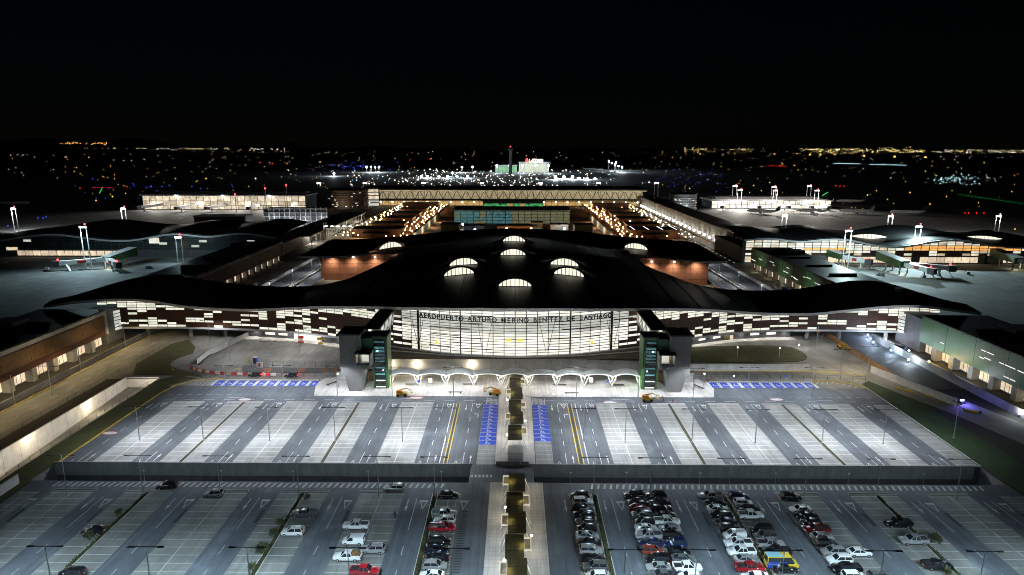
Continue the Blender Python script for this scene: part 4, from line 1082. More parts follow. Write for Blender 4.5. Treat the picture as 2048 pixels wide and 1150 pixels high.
BP = [(-112, 212.2), (-108, 209.6), (-103, 207.6), (-97, 206.6), (-91, 206.2), (-85, 206.1), (-80, 206.1)]
cnt = 0
for (xa, ya), (xb, yb) in zip(BP, BP[1:]):
    n = 3
    for k in range(n):
        x = xa + (xb - xa) * k / n; y = ya + (yb - ya) * k / n
        c_ = 'red' if cnt % 2 == 0 else 'white'
        water_barrier(x, y, math.atan2(yb - ya, xb - xa), M['red'] if cnt % 2 == 0 else M['concrete_white'],
                      '%s plastic road barrier, %s from the grass end of the curved line' % (c_, ORD[cnt])); cnt += 1
run_wall('hoarding', 'white hoarding panels curving between the two loop lanes', [(-112.6, 217), (-113.2, 227), (-112.0, 232), (-108.5, 252)], 2.0, M['concrete_white'], 2.6, .1, cat='hoarding')
# east sunken access road with bright lamps on its far wall
run_wall('slatted_screen', 'brown slatted screen along the brightly lit access road', [(127.5, 256), (126.5, 232), (126, 205)], 2.3, M['slat'], 1.6, .12, cat='screen')
W = run_wall('lamp_wall', 'grey wall with a row of bright lamps below the green facade', [(143.5, 250), (144, 215), (144.5, 178), (147, 140)], 2.6, M['concrete'], 6.0)
k = MB(); k.rect(127.8, 196, 143.4, 262, .012); struct('lit_access_road', k, M['asphalt_road'])
for px, py, cl, e in ((1735, 668, (.55, .7, 1.0), 900), (1746, 683, (.6, .75, 1.0), 700), (1771, 677, (.9, .95, 1), 700), (1781, 699, (.6, .8, 1.0), 900), (1816, 718, (.75, .88, 1.0), 800), (1817, 700, (.9, .95, 1), 300), (1857, 722, (1.0, .66, .25), 800), (1906, 752, (.75, .88, 1.0), 600), (2038, 827, (.8, .9, 1.0), 500)):
    x, y = G(px, py + 8)
    t = thing('road_lamp', 'bright bollard lamp at %s on the lit access road' % {1735: 'the underpass mouth', 1746: 'the second place from the underpass', 1771: 'the wall foot near the underpass', 1781: 'the blue parked truck', 1816: 'the middle of the roadway', 1817: 'the middle of the wall', 1857: 'the orange lit stretch of wall', 1906: 'the wall end past the orange stretch', 2038: 'the picture edge'}[px], 'lamp', (x, y, 0), 0, 'lamps on the lit access road')
    k = MB(); k.cyl((0, 0, 0), (0, 0, 1.1), .12, .12, 6); k.build('post', M['dark'], t)
    k = MB(); k.ball((0, 0, 1.3), .36, 8, 6); k.build('lens', M['blue_lamp'] if cl[0] < .7 else (M['warm'] if cl[2] < .5 else M['cool_lamp']), t)
    lamp('POINT', (0, -.3, 2.4), e * 1.7, cl, t, radius=.4)
# blue police beacon and tipped barrier on the bend
x, y = G(1923, 808)
t = thing('beacon_trailer', 'small dark trailer with glowing blue beacon at the end of the white wall', 'trailer', (x, y, 0), .4)
k = MB(); k.box(-.9, -.5, .35, .9, .5, 1.1); k.build('body', M['dark'], t)
for s in (-.6, .6): k = MB(); k.cyl((s, -.55, .32), (s, -.42, .32), .32, .32, 10); k.build('wheel', M['rubber'], t)
k = MB(); k.box(-.7, -.15, 1.1, .7, .15, 1.4); k.build('beacon', M['blue_lamp'], t)
lamp('POINT', (0, -.8, 1.8), 900, (.18, .16, 1.0), t, radius=.3)
x, y = G(1942, 823); t = thing('yellow_barrier', 'yellow barrier arm lying across the dark road near the beacon', 'barrier', (x, y, 0), -.6)
k = MB(); k.box(-1.8, -.25, .05, 1.8, .25, .5); k.build('arm', M['yellow'], t); k = MB(); k.box(1.8, -.4, 0, 2.5, .4, .7); k.build('weight', M['blue'], t)
for px, py in ((1810, 781), (1867, 794), (1900, 806)):
    x, y = G(px, py); t = tag(MB().box(-2.6, -.3, 0, 2.6, .3, .35).build('yellow_road_block', M['yellow'], None, (x, y, 0), -.95), 'yellow concrete block on the bend, %s from the white wall corner' % {1810: 'first', 1867: 'second', 1900: 'third'}[px], 'road block', 'yellow blocks on the bend')
# ================================================================ LAMP POSTS OF THE LOTS
PH = 9.4
_m = MB(); _m.cyl((0, 0, 0), (0, 0, PH), .13, .07, 8); _m.box(-.2, -.2, 0, .2, .2, .25); pole_me = _m.mesh('pole', M['steel'])
_m = MB(); _m.bar((-2.3, 0, PH), (2.3, 0, PH), .1, .1); arm_me = _m.mesh('arm', M['dark'])
_m = MB(); _m.add([(-.55, -.2, -.06), (.55, -.2, -.06), (.55, .2, -.06), (-.55, .2, -.06), (-.5, -.15, .08), (.5, -.15, .08), (.5, .15, .08), (-.5, .15, .08)], [(0, 3, 2, 1), (4, 5, 6, 7), (0, 1, 5, 4), (1, 2, 6, 5), (2, 3, 7, 6), (3, 0, 4, 7)]); head_me = _m.mesh('lamp_head', M['dark'])
_m = MB(); _m.rect(-.45, -.13, .45, .13, 0); _m.f = [f[::-1] for f in _m.f]; lens_me = _m.mesh('lens', M['cool_lamp'])
def lamp_post(x, y, lab, grp, energy, color=(.87, .94, 1.0), rz=0.0, ang=152, added_fill=0):
    t = thing('lamp_post', lab, 'lamp post', (x, y, 0), rz, grp)
    link('pole', pole_me, t); link('arm', arm_me, t)
    for s in (-2.5, 2.5):
        h = link('lamp_head', head_me, t, (s, 0, PH))
        if energy: link('lens', lens_me, h, (0, 0, -.07))
    if energy:
        even_throw(lamp('SPOT', (0, .7, PH - .35), energy / 15.5, color, t, (0, .7, 0), 158, .45, 1.0))
    if added_fill: lamp('POINT', (0, .8, PH - .1), added_fill, color, t, radius=1.2)  # omni light added beside the cutoff heads to brighten roof rim and parapet
for i, x in enumerate([-98.4, -81.6, -64.2, -47.0, -29.4, -17.9, 17.9, 28.8, 46.2, 62.7, 80.1, 96.0]):
    lamp_post(x, 156.4, 'double-headed lamp post, %s from the left in the row inside the empty lot' % ORD[i], 'lamp posts inside the empty lot', 7900)
for i, x in enumerate([-90, -72, -55, -38, -19, 19, 38, 55, 72, 92]):
    lamp_post(x, 189.0 if abs(x) > 62 else 188.0, 'double-headed lamp post, %s from the left along the far edge of the empty lot' % ORD[i], 'lamp posts along the cross road', 5600, added_fill=1700 if abs(x) > 60 or abs(x) < 30 else 0)
for i, x in enumerate([-99, -82.2, -65, -47.6, -30, -17.6, 17.4, 29.8, 47, 63.7, 79.5, 97]):
    lamp_post(x, 129.3, 'double-headed lamp post, %s from the left along the sunken road' % ORD[i], 'lamp posts along the sunken road', 160, (.66, .88, 1.0), added_fill=430)
for i, x in enumerate([-96, -79, -62, -45, -28, -10.6, 18.6, 30.6, 45.2, 61.8, 78.6, 96]):
    lamp_post(x, 96.5, 'double-headed lamp post, %s from the left nearest the viewer in the car lot' % ORD[i], 'nearest lamp posts in the car lot', 6900, (.66, .87, 1.0))
x, y = G(1907, 876)
lamp_post(x, y, 'lamp post on the green bank beside the empty lot', 'lamp posts on the bank', 1500, (.8, .95, 1.0), 1.4)
for px, py, lab, e in ((1680, 752, 'tall white lamp mast with a blue sign at the bend of the road', 4200), (1735, 745, 'thin lamp post behind the white wall on the bend', 3200), (104, 790, 'thin lamp post beside the timber clad building', 500), (420, 688, 'thin lamp post at the foot of the loop road', 3600), (1632, 700, 'lamp post in the loop road by the yellow machines', 4200),
                       (540, 735, 'lamp post on the striped paving island', 3400), (600, 705, 'lamp post in the forecourt before the glass doors', 4200), (460, 720, 'lamp post at the inner bend of the loop road', 3000)):
    x, y = G(px, py); lamp_post(x, y, lab, 'forecourt lamp posts', e, (1.0, .90, .72) if px in (104, 1680, 1735) else (.95, .96, 1.0))
for i, y in enumerate((120, 150, 180, 210, 236)):
    lamp_post(-149.2, y, 'lamp post along the yellow edged road, %s from the viewer' % ORD[i], 'lamp posts along the yellow edged road', 4800, (1.0, .77, .42), 1.57)
# low path lights on the trench edge
for i, px in enumerate((271, 430, 577, 731, 880, 1143, 1256, 1405, 1558, 1705, 1857)):
    x, y = G(px, 985); t = thing('path_light', 'small unlit path light, %s from the left on the sunken road edge' % ORD[i], 'lamp', (x, 134.0, 0), 0, 'path lights along the sunken road')
    k = MB(); k.cyl((0, 0, 0), (0, 0, 3.1), .06, .05, 6); k.build('pole', M['steel'], t); k = MB(); k.cyl((0, 0, 3.1), (0, 0, 3.35), .1, .28, 8); k.build('shade', M['kerb'], t)
# ================================================================ CARS
PAINT = {'white': (.74, .75, .75), 'silver': (.36, .37, .38), 'grey': (.12, .125, .13), 'black': (.012, .012, .014), 'red': (.30, .010, .018), 'maroon': (.14, .012, .012), 'blue': (.012, .025, .10), 'navy': (.01, .014, .032), 'teal': (.08, .13, .13), 'rust': (.22, .03, .015)}
for k in PAINT: M['car_' + k] = mat('car_' + k, PAINT[k], .28, .0 if k in ('white', 'red', 'rust') else .35, coat=1.0, spec=.5)
M['headlight'] = mat('headlight_glass', (.6, .62, .65), .15, .3)
M['taillight'] = mat('taillight_glass', (.25, .01, .01), .25)
M['car_glass'] = mat('car_glass', (.02, .024, .028), .06, 0, spec=.8)
M['plate'] = mat('number_plate', (.7, .7, .68), .6)
SPEC = {  # lower-body stations (x, half width, bottom, top); glasshouse base x0,x1,hw ; roof x0,x1,hw,z
    'sedan': dict(st=[(-2.28, .62, .48, .84), (-2.18, .82, .30, .99), (-1.5, .89, .22, 1.0), (-.6, .90, .2, .97), (.9, .90, .2, .95), (1.5, .88, .22, .88), (2.05, .82, .26, .76), (2.28, .60, .40, .60)], g=(-1.75, 1.05, .78), r=(-1.0, .25, .60, 1.45), wb=(-1.38, 1.38)),
    'hatchback': dict(st=[(-2.02, .70, .45, .92), (-1.94, .83, .30, 1.04), (-1.2, .87, .22, 1.02), (.7, .87, .2, .98), (1.3, .86, .22, .92), (1.85, .78, .26, .76), (2.02, .58, .40, .60)], g=(-1.93, 1.05, .78), r=(-1.5, .3, .62, 1.52), wb=(-1.25, 1.25)),
    'suv': dict(st=[(-2.25, .74, .5, 1.05), (-2.16, .88, .36, 1.14), (-1.2, .92, .3, 1.12), (.8, .92, .3, 1.08), (1.5, .90, .3, 1.02), (2.08, .84, .34, .88), (2.25, .66, .46, .72)], g=(-2.14, 1.08, .82), r=(-1.8, .3, .66, 1.70), wb=(-1.35, 1.38)),
    'pickup': dict(st=[(-2.66, .86, .55, 1.02), (-2.6, .90, .42, 1.06), (-.95, .92, .36, 1.08), (1.0, .92, .36, 1.10), (1.75, .91, .36, 1.06), (2.45, .86, .40, .94), (2.64, .68, .5, .78)], g=(-.98, 1.2, .82), r=(-.78, .42, .66, 1.76), wb=(-1.62, 1.62)),
    'van': dict(st=[(-2.2, .80, .4, 1.1), (-2.15, .86, .3, 1.14), (1.0, .88, .26, 1.1), (1.6, .86, .28, 1.02), (2.0, .80, .3, .86), (2.15, .62, .4, .66)], g=(-2.15, 1.3, .84), r=(-2.08, .5, .74, 1.82), wb=(-1.3, 1.35)),
    'minibus': dict(st=[(-2.95, .92, .5, 1.3), (-2.9, .98, .4, 1.34), (1.6, 1.0, .36, 1.3), (2.3, .97, .36, 1.24), (2.8, .92, .4, 1.0), (2.95, .75, .5, .8)], g=(-2.9, 2.2, .97), r=(-2.86, 1.35, .86, 2.6), wb=(-1.9, 1.9)),
}
_car_cache = {}
def car_meshes(kind, colour):
    key = (kind, colour)
    if key in _car_cache: return _car_cache[key]
    S = SPEC[kind]; body = MB(); st = S['st']
    rings = []
    for x, hw, zb, zt in st:
        zm = zb + (zt - zb) * .45
        rings.append([(x, -hw * .90, zb), (x, -hw, zm), (x, -hw * .97, zt - .07), (x, -hw * .86, zt), (x, hw * .86, zt), (x, hw * .97, zt - .07), (x, hw, zm), (x, hw * .90, zb)])
    P = [p for r in rings for p in r]; n = 8
    F = []
    for j in range(len(rings) - 1):
        for i in range(n): F.append((j * n + i, j * n + (i + 1) % n, (j + 1) * n + (i + 1) % n, (j + 1) * n + i)[::-1])
    F.append(tuple(range(n))[::1]); F.append(tuple((len(rings) - 1) * n + i for i in range(n - 1, -1, -1)))
    body.add(P, F)
    g0, g1, gh = S['g']; r0, r1, rh, rz = S['r']
    zb_ = lambda x: float(np.interp(x, [s[0] for s in st], [s[3] for s in st])) - .03
    base = [(g0, -gh, zb_(g0)), (g1, -gh, zb_(g1)), (g1, gh, zb_(g1)), (g0, gh, zb_(g0))]; top = [(r0, -rh, rz - .05), (r1, -rh, rz - .05), (r1, rh, rz - .05), (r0, rh, rz - .05)]
    glass = MB(); glass.add(base + top, [(0, 1, 5, 4), (1, 2, 6, 5), (2, 3, 7, 6), (3, 0, 4, 7)])
    # roof skin with rounded shoulders
    body.add([(r0 - .06, -rh - .03, rz - .06), (r1 + .06, -rh - .03, rz - .06), (r1 + .06, rh + .03, rz - .06), (r0 - .06, rh + .03, rz - .06), (r0 + .12, -rh + .14, rz), (r1 - .12, -rh + .14, rz), (r1 - .12, rh - .14, rz), (r0 + .12, rh - .14, rz)],
             [(4, 5, 6, 7), (0, 1, 5, 4), (1, 2, 6, 5), (2, 3, 7, 6), (3, 0, 4, 7)])
    for a, b_ in zip(base, top): body.bar(a, b_, .09, .09)
    for s in (-1, 1):
        xm = (r0 + r1) / 2 + .1; body.bar((xm + .05, s * (gh + .005), zb_(xm)), (xm, s * (rh + .01), rz - .05), .09, .05)
    if kind == 'van':   # blind load sides
        for s in (-1, 1): body.add([(-2.12, s * (gh + .012), zb_(0)), (-.1, s * (gh + .012), zb_(0)), (-.1, s * (rh + .02), rz - .06), (-2.05, s * (rh + .02), rz - .06)], [(0, 1, 2, 3)] if s < 0 else [(3, 2, 1, 0)])
    bed = None
    if kind == 'pickup':
        bed = MB(); bed.box(-2.52, -.74, 1.075, -1.02, .74, 1.09)
        for s in (-1, 1): body.box(-2.6, s * .82 - .06, 1.0, -1.0, s * .82 + .06, 1.24)
        body.box(-2.64, -.86, 1.0, -2.54, .86, 1.24)
    w = MB(); w.cyl((0, -.11, 0), (0, .11, 0), .34, .34, 12, 0); w.cyl((0, -.125, 0), (0, .125, 0), .2, .2, 8, 1)
    xf = st[-1][0]; xr = st[0][0]
    hl = MB(); hl.add([(0, -.2, -.06), (0, .2, -.06), (-.22, .24, .09), (-.22, -.2, .09), (-.02, -.2, .05), (-.02, .2, .05)], [(0, 1, 5, 4), (4, 5, 2, 3)])
    hl = MB(); hl.box(-.14, -.2, -.07, .02, .2, .07)
    tl = MB(); tl.box(-.03, -.13, -.12, .08, .13, .12)
    trim = MB()
    for q in (0, 1):
        xa_ = st[0][0] - .03 if q == 0 else st[-1][0] - .22; trim.box(xa_, -.72, .30, xa_ + .26, .72, .50)
    for s_ in (-1, 1): trim.box(S['wb'][0] + .42, s_ * (st[3][1] - .02) - .03, .20, S['wb'][1] - .42, s_ * (st[3][1] - .02) + .03, .36)
    pm = M['car_' + colour] if colour in PAINT else colour
    out = dict(body=body.mesh('body', pm), window=glass.mesh('window', M['car_glass']), wheel=w.mesh('wheel', [M['rubber'], M['chrome']]), head=hl.mesh('headlight', M['headlight']), tail=tl.mesh('taillight', M['taillight']),
               trim=trim.mesh('bumper_trim', M['dark']), bed=bed.mesh('bed_liner', M['dark']) if bed else None, plate=MB().box(-.02, -.25, -.06, .02, .25, .06).mesh('number_plate', M['plate']))
    for nm_ in ('body',):
        out[nm_].polygons.foreach_set('use_smooth', [True] * len(out[nm_].polygons)); out[nm_].set_sharp_from_angle(angle=R(38))
    _car_cache[key] = out
    return out
def car(kind, colour, x, y, rz, label, grp=None, lit=False, cat='car'):
    t = thing('parked_' + kind if not lit else 'moving_car', label, cat, (x, y, 0.006), rz, grp)
    me = car_meshes(kind, colour); S = SPEC[kind]; st = S['st']
    link('body', me['body'], t); link('window', me['window'], t); link('bumper_trim', me['trim'], t)
    if me['bed']: link('bed_liner', me['bed'], t)
    for xx in S['wb']:
        for s in (-1, 1): link('wheel', me['wheel'], t, (xx, s * (st[3][1] - .10), .34))
    zf = st[-2][3] - .12; zr = st[1][3] - .16
    for s in (-1, 1):
        link('headlight', me['head'], t, (st[-2][0] + .1, s * (st[-2][1] - .2), zf)); link('taillight', me['tail'], t, (st[1][0] - .05, s * (st[1][1] - .12), zr))
        mm = link('wing_mirror', me['tail'], t, (S['g'][1] - .25, s * (st[3][1] + .06), st[3][3] + .06)); 
        mm.data = me['plate']; mm.rotation_euler = (0, 0, 1.57); mm.scale = (2, .5, 1.2)
    link('number_plate', me['plate'], t, (st[0][0] - .01, 0, .7))
    return t
def art(c): return c
SY = [LY1 - 1.63 - 2.467 * k for k in range(40)]      # stall centres counted from the sunken road
ROWS = [
 ('left row beside the walkway', -14.5, 'right', [('sedan', 'black', 0), ('pickup', 'silver', 3), ('suv', 'white', 4), ('pickup', 'red', 5), ('suv', 'black', 7), ('sedan', 'navy', 8), ('sedan', 'black', 9), ('suv', 'silver', 10), ('sedan', 'white', 11), ('hatchback', 'grey', 12)]),
 ('right row by the walkway', 14.5, 'left', [('hatchback', 'black', 0), ('suv', 'white', 1), ('sedan', 'black', 2), ('suv', 'navy', 3), ('sedan', 'grey', 4), ('hatchback', 'black', 5), ('sedan', 'silver', 6), ('sedan', 'black', 7), ('suv', 'silver', 8), ('sedan', 'black', 9), ('suv', 'grey', 10), ('hatchback', 'white', 11), ('sedan', 'black', 12)]),
 ('left half of the first double row', 26.4, 'left', [('suv', 'navy', 0), ('sedan', 'black', 1), ('sedan', 'maroon', 2), ('suv', 'grey', 3), ('hatchback', 'black', 4), ('sedan', 'white', 5), ('pickup', 'silver', 6), ('sedan', 'blue', 7), ('hatchback', 'rust', 8), ('suv', 'black', 9), ('sedan', 'silver', 10), ('pickup', 'grey', 11), ('sedan', 'white', 12)]),
 ('right half of the first double row', 31.2, 'right', [('suv', 'black', 0), ('sedan', 'navy', 1), ('suv', 'black', 2), ('sedan', 'black', 3), ('pickup', 'white', 4), ('sedan', 'silver', 5), ('suv', 'black', 6), ('suv', 'blue', 7), ('sedan', 'black', 8), ('sedan', 'grey', 9), ('pickup', 'white', 10), ('hatchback', 'white', 11), ('hatchback', 'silver', 12)]),
 ('left half of the second double row', 43.0, 'left', [('pickup', 'silver', 0), ('sedan', 'black', 1), ('sedan', 'white', 2), ('suv', 'black', 3), ('sedan', 'navy', 4), ('suv', 'black', 5), ('van', 'white', 6), ('pickup', 'white', 7), ('pickup', 'white', 8), ('sedan', 'silver', 9), ('pickup', 'red', 10), ('sedan', 'white', 11), ('sedan', 'white', 12)]),
 ('right half of the second double row', 49.3, 'right', [('suv', 'blue', 0), ('hatchback', 'white', 1), ('sedan', 'black', 2), ('pickup', 'white', 3), ('suv', 'black', 5), ('suv', 'grey', 6), ('pickup', 'silver', 7), ('pickup', 'black', 8), ('sedan', 'teal', 9), ('sedan', 'black', 10)]),
 ('third row of cars', 60.4, 'left', [('suv', 'black', 0), ('sedan', 'white', 2), ('sedan', 'black', 3), ('hatchback', 'black', 4), ('pickup', 'maroon', 5), ('sedan', 'silver', 6), ('suv', 'black', 7), ('suv', 'silver', 8), ('suv', 'white', 9), ('pickup', 'black', 10), ('suv', 'white', 11), ('sedan', 'black', 12)]),
 ('sparse row behind the third row', 65.1, 'right', [('sedan', 'white', 8), ('suv', 'grey', 11), ('pickup', 'silver', 12)]),
]
for nm, x, face, cars in ROWS:
    rnd = random.Random(nm)
    for i, (k, c, s) in enumerate(cars):
        rz = (0 if face == 'right' else math.pi) + rnd.uniform(-.03, .03)
        if rnd.random() < .35: rz += math.pi
        car(k, c, x + rnd.uniform(-.25, .25), SY[s] + rnd.uniform(-.12, .12), rz, '%s %s, %s from the sunken road of the %s' % (c, k, ORD[i], nm), 'cars parked right of the walkway' if x > 0 else 'cars parked left of the walkway')
for px, py, k, c, rz, lab in (
    (335, 976, 'suv', 'black', 3.3, 'large black suv alone near the end of the sunken road parapet'), (428, 992, 'hatchback', 'silver', 3.2, 'silver hatchback driving across the dark far edge of the car lot'),
    (187, 1066, 'sedan', 'black', 3.14, 'black sedan alone beside the left planted strip'), (145, 1152, 'suv', 'black', 3.1, 'black car cut by the bottom edge below the left planted strip'),
    (608, 1032, 'pickup', 'grey', 3.14, 'grey pickup in shade beside the second planted strip'), (586, 1069, 'suv', 'white', 3.14, 'white suv alone beside the second planted strip'),
    (712, 1056, 'pickup', 'white', 3.14, 'white pickup with dark bed, farthest of the four white and red cars'), (707, 1087, 'van', 'white', 3.14, 'small white panel van between two white pickups'),
    (695, 1119, 'pickup', 'white', 3.14, 'white pickup loaded with timber crates'), (747, 1104, 'suv', 'silver', 3.14, 'silver suv beside the pickup with timber crates'), (730, 1148, 'pickup', 'red', 0, 'red pickup at the bottom edge near the white pickups'),
    (789, 982, 'suv', 'silver', 3.14, 'silver suv alone on the lot edge by the sunken road'),
    (1795, 1052, 'pickup', 'black', 3.14, 'black pickup in shade on the planted strip at the right'), (1826, 1086, 'pickup', 'silver', 3.14, 'silver pickup second along the right planted strip'), (1874, 1136, 'pickup', 'black', 0, 'black pickup with open bed, nearest on the right planted strip')):
    x, y = G(px, py); car(k, c, x, y, rz, lab)
# crates on the loaded pickup
x, y = G(695, 1119)
for i, (dx, dy, dz) in enumerate(((1.2, -.35, 1.1), (1.2, .35, 1.1), (2.0, -.35, 1.1), (2.0, .35, 1.1), (1.6, 0, 1.5))):
    t = thing('timber_crate', 'timber crate on the white pickup, %s' % ['near the cab on the camera side', 'near the cab on the far side', 'by the tailgate on the camera side', 'by the tailgate on the far side', 'on top of the others'][i], 'crate', (x + dx, y + dy, dz), 0, 'crates on the white pickup')
    for z in (0, .15, .3): k = MB(); k.box(-.36, -.3, z, .36, .3, z + .09); k.build('slat', M['slat'], t)
# yellow and blue minibus
x, y = G(1562, 1134)
M['bus_paint'] = mat('bus_paint', (.70, .50, .02), .35, coat=.7); M['bus_blue'] = mat('bus_blue', (.012, .05, .30), .35, coat=.7); M['bus_light'] = mat('bus_light', (.25, .5, .62), .35, coat=.6)
t = car('minibus', M['bus_paint'], x, y, 0.0, 'blue and yellow minibus at the end of the second double row', 'cars parked right of the walkway', cat='minibus')
for s in (-1, 1):
    k = MB(); k.add([(-2.9, s * 1.012, .45), (.6, s * 1.012, .45), (.2, s * 1.012, 1.25), (-2.9, s * 1.012, 1.25)], [(0, 1, 2, 3)] if s < 0 else [(3, 2, 1, 0)]); k.build('blue_side', M['bus_blue'], t)
    k = MB(); k.add([(-2.7, s * 1.0, 1.75 + .0), (.3, s * .99, 1.75), (.1, s * .90, 2.5), (-2.75, s * .885, 2.5)], [(0, 1, 2, 3)] if s < 0 else [(3, 2, 1, 0)]); 
    k.build('side_window', M['car_glass'], t)
    k = MB(); k.add([(-2.9, s * .985, 1.3), (.6, s * .985, 1.3), (.5, s * .96, 1.7), (-2.9, s * .96, 1.7)], [(0, 1, 2, 3)] if s < 0 else [(3, 2, 1, 0)]); k.build('blue_band', M['bus_blue'], t)
k = MB(); k.add([(-2.86, -.8, 2.606), (.2, -.8, 2.606), (-.3, .8, 2.606), (-2.86, .8, 2.606)], [(0, 1, 2, 3)]); k.build('roof_livery', M['bus_light'], t)
# two cars moving on the forecourt road with tail lamps lit
M['tail_lit'] = glow('tail_lit', (1.0, .02, .02), 5.0)
for px, py, c, lab in ((510, 753, 'black', 'black car braking with red tail lamps beside the red and white barriers'), (583, 754, 'navy', 'dark car with red tail lamps driving behind the blue stalls')):
    x, y = G(px, py); t = car('suv', c, x, y, math.pi, lab, None, True)
    for s in (-1, 1): k = MB(); k.box(-.06, -.2, -.12, .05, .2, .12); k.build('brake_lamp', M['tail_lit'], t, (-2.25, s * .68, 1.0))
    lamp('POINT', (-3.2, 0, .9), 40, (1, .08, .05), t, radius=.2); lamp('SPOT', (2.5, 0, .8), 160, (.9, .95, 1), t, (8, 0, 0), 60, .7, .1)
x, y = G(1795, 702)
t = car('minibus', 'blue', x, y, 2.1, 'blue truck on the brightly lit access road under the wing', None, False, 'truck')
# ================================================================ WORK MACHINES, BARRELS, PEOPLE
def boom_lift(px, py, rz, lab):
    x, y = G(px, py); t = thing('boom_lift', lab, 'boom lift', (x, y, .02), rz, 'yellow lifting machines')
    k = MB(); k.box(-1.6, -.9, .5, 1.6, .9, 1.1); k.build('chassis', M['machine'], t)
    k = MB(); k.box(-1.5, -.6, 1.1, .3, .6, 1.9); k.build('engine_cover', M['orange'], t)
    for dx in (-1.1, 1.1):
        for s in (-1, 1): k = MB(); k.cyl((dx, s * .85, .45), (dx, s * 1.15, .45), .45, .45, 12); k.build('wheel', M['rubber'], t)
    k = MB(); k.bar((-1.2, 0, 1.9), (1.6, 0, 2.5), .3); k.bar((1.6, 0, 2.5), (3.0, 0, 1.6), .24); k.build('boom', M['machine'], t)
    k = MB()
    for a, b_ in (((2.8, -.5, .9), (2.8, .5, .9)), ((3.6, -.5, .9), (3.6, .5, .9)), ((2.8, -.5, 1.9), (3.6, -.5, 1.9)), ((2.8, .5, 1.9), (3.6, .5, 1.9)), ((3.6, -.5, 1.9), (3.6, .5, 1.9)), ((2.8, -.5, .9), (2.8, -.5, 1.9)), ((3.6, -.5, .9), (3.6, -.5, 1.9)), ((3.6, .5, .9), (3.6, .5, 1.9)), ((2.8, .5, .9), (2.8, .5, 1.9))): k.bar(a, b_, .06)
    k.box(2.8, -.5, .85, 3.6, .5, .92); k.build('basket', M['machine'], t)
boom_lift(1294, 802, 0, 'orange and yellow boom lift on the road before the right tower'); boom_lift(990, 790, 2.8, 'yellow lifting machine left of the walkway head'); boom_lift(1637, 668, 1.0, 'yellow machine under the wing beside the hatched kerb'); boom_lift(1683, 697, 4.6, 'yellow machine at the bend of the loop road'); boom_lift(803, 792, .2, 'red and yellow machine on the road before the left tower')
def fork(px, py, lab, m_):
    x, y = G(px, py); t = thing('scissor_lift', lab, 'scissor lift', (x, y, .02), .3)
    k = MB(); k.box(-1.1, -.5, .25, 1.1, .5, .7); k.build('base', m_, t)
    for q in range(3): k = MB(); k.bar((-.9, -.45, .8 + q * .35), (.9, -.45, 1.1 + q * .35), .08); k.bar((-.9, .45, 1.1 + q * .35), (.9, .45, .8 + q * .35), .08); k.build('scissor_arm', M['dark'], t)
    k = MB(); k.box(-1.1, -.5, 1.9, 1.1, .5, 2.0); k.box(-1.1, -.52, 2.0, 1.1, -.46, 2.7); k.box(-1.1, .46, 2.0, 1.1, .52, 2.7); k.build('platform', m_, t)
fork(602, 686, 'red scissor lift before the lit glass doors', M['red']); fork(641, 689, 'small yellow machine on the forecourt near the left tower', M['machine'])
x, y = G(511, 727); t = thing('portable_toilet', 'blue portable cabin on the striped island', 'cabin', (x, y, .1)); k = MB(); k.box(-.6, -.6, 0, .6, .6, 2.2); k.build('cabin', M['blue'], t); k = MB(); k.box(-.66, -.66, 2.2, .66, .66, 2.4); k.build('roof', M['concrete_white'], t); k = MB(); k.box(-.4, -.63, .1, .4, -.605, 2.0); k.build('door', M['dark'], t)
x, y = G(520, 735); t = thing('ticket_machine', 'white and red barrier machine on the striped island', 'machine', (x, y, .1)); k = MB(); k.box(-1, -.4, 0, 1, .4, 1.9); k.build('case', M['concrete_white'], t); k = MB(); k.box(-.3, -.44, .2, .3, -.405, 1.7); k.build('red_stripe', M['red'], t)
def cone(px, py, lab, m_='red'):
    x, y = G(px, py); t = thing('traffic_cone', lab, 'cone', (x, y, .01), 0, 'traffic cones')
    k = MB(); k.box(-.24, -.24, 0, .24, .24, .06); k.build('base', M['dark'], t); k = MB(); k.cyl((0, 0, .06), (0, 0, .9), .2, .05, 10); k.build('cone', M[m_], t); k = MB(); k.cyl((0, 0, .45), (0, 0, .62), .128, .1, 10); k.build('band', M['paint'], t)
for px, py, lab in ((1324, 796, 'traffic cone on the kerb right of the boom lift'), (1327, 800, 'traffic cone by the road right of the boom lift'), (1346, 803, 'traffic cone farthest right of the boom lift'), (527, 742, 'traffic cone between the two moving cars nearest the barriers'), (540, 748, 'traffic cone between the two moving cars'), (566, 748, 'traffic cone just before the dark car'), (640, 762, 'red cone at the right end of the left blue stalls'), (1416, 764, 'red cone at the left end of the right blue stalls')):
    cone(px, py, lab)
def bollard_tower(px, py, h, lab):
    x, y = G(px, py); t = thing('flashing_post', lab, 'post', (x, y, .05)); k = MB(); k.cyl((0, 0, 0), (0, 0, h), .12, .1, 8); k.build('pole', M['yellow'], t); k = MB(); k.ball((0, 0, h + .2), .25, 8, 5); k.build('lamp', M['machine'], t)
bollard_tower(498, 728, 2.2, 'yellow post on the striped island near the blue cabin'); bollard_tower(484, 748, 2.0, 'yellow post at the end of the red and white barriers'); bollard_tower(346, 742, 1.0, 'short yellow post on the outer edge of the loop road')
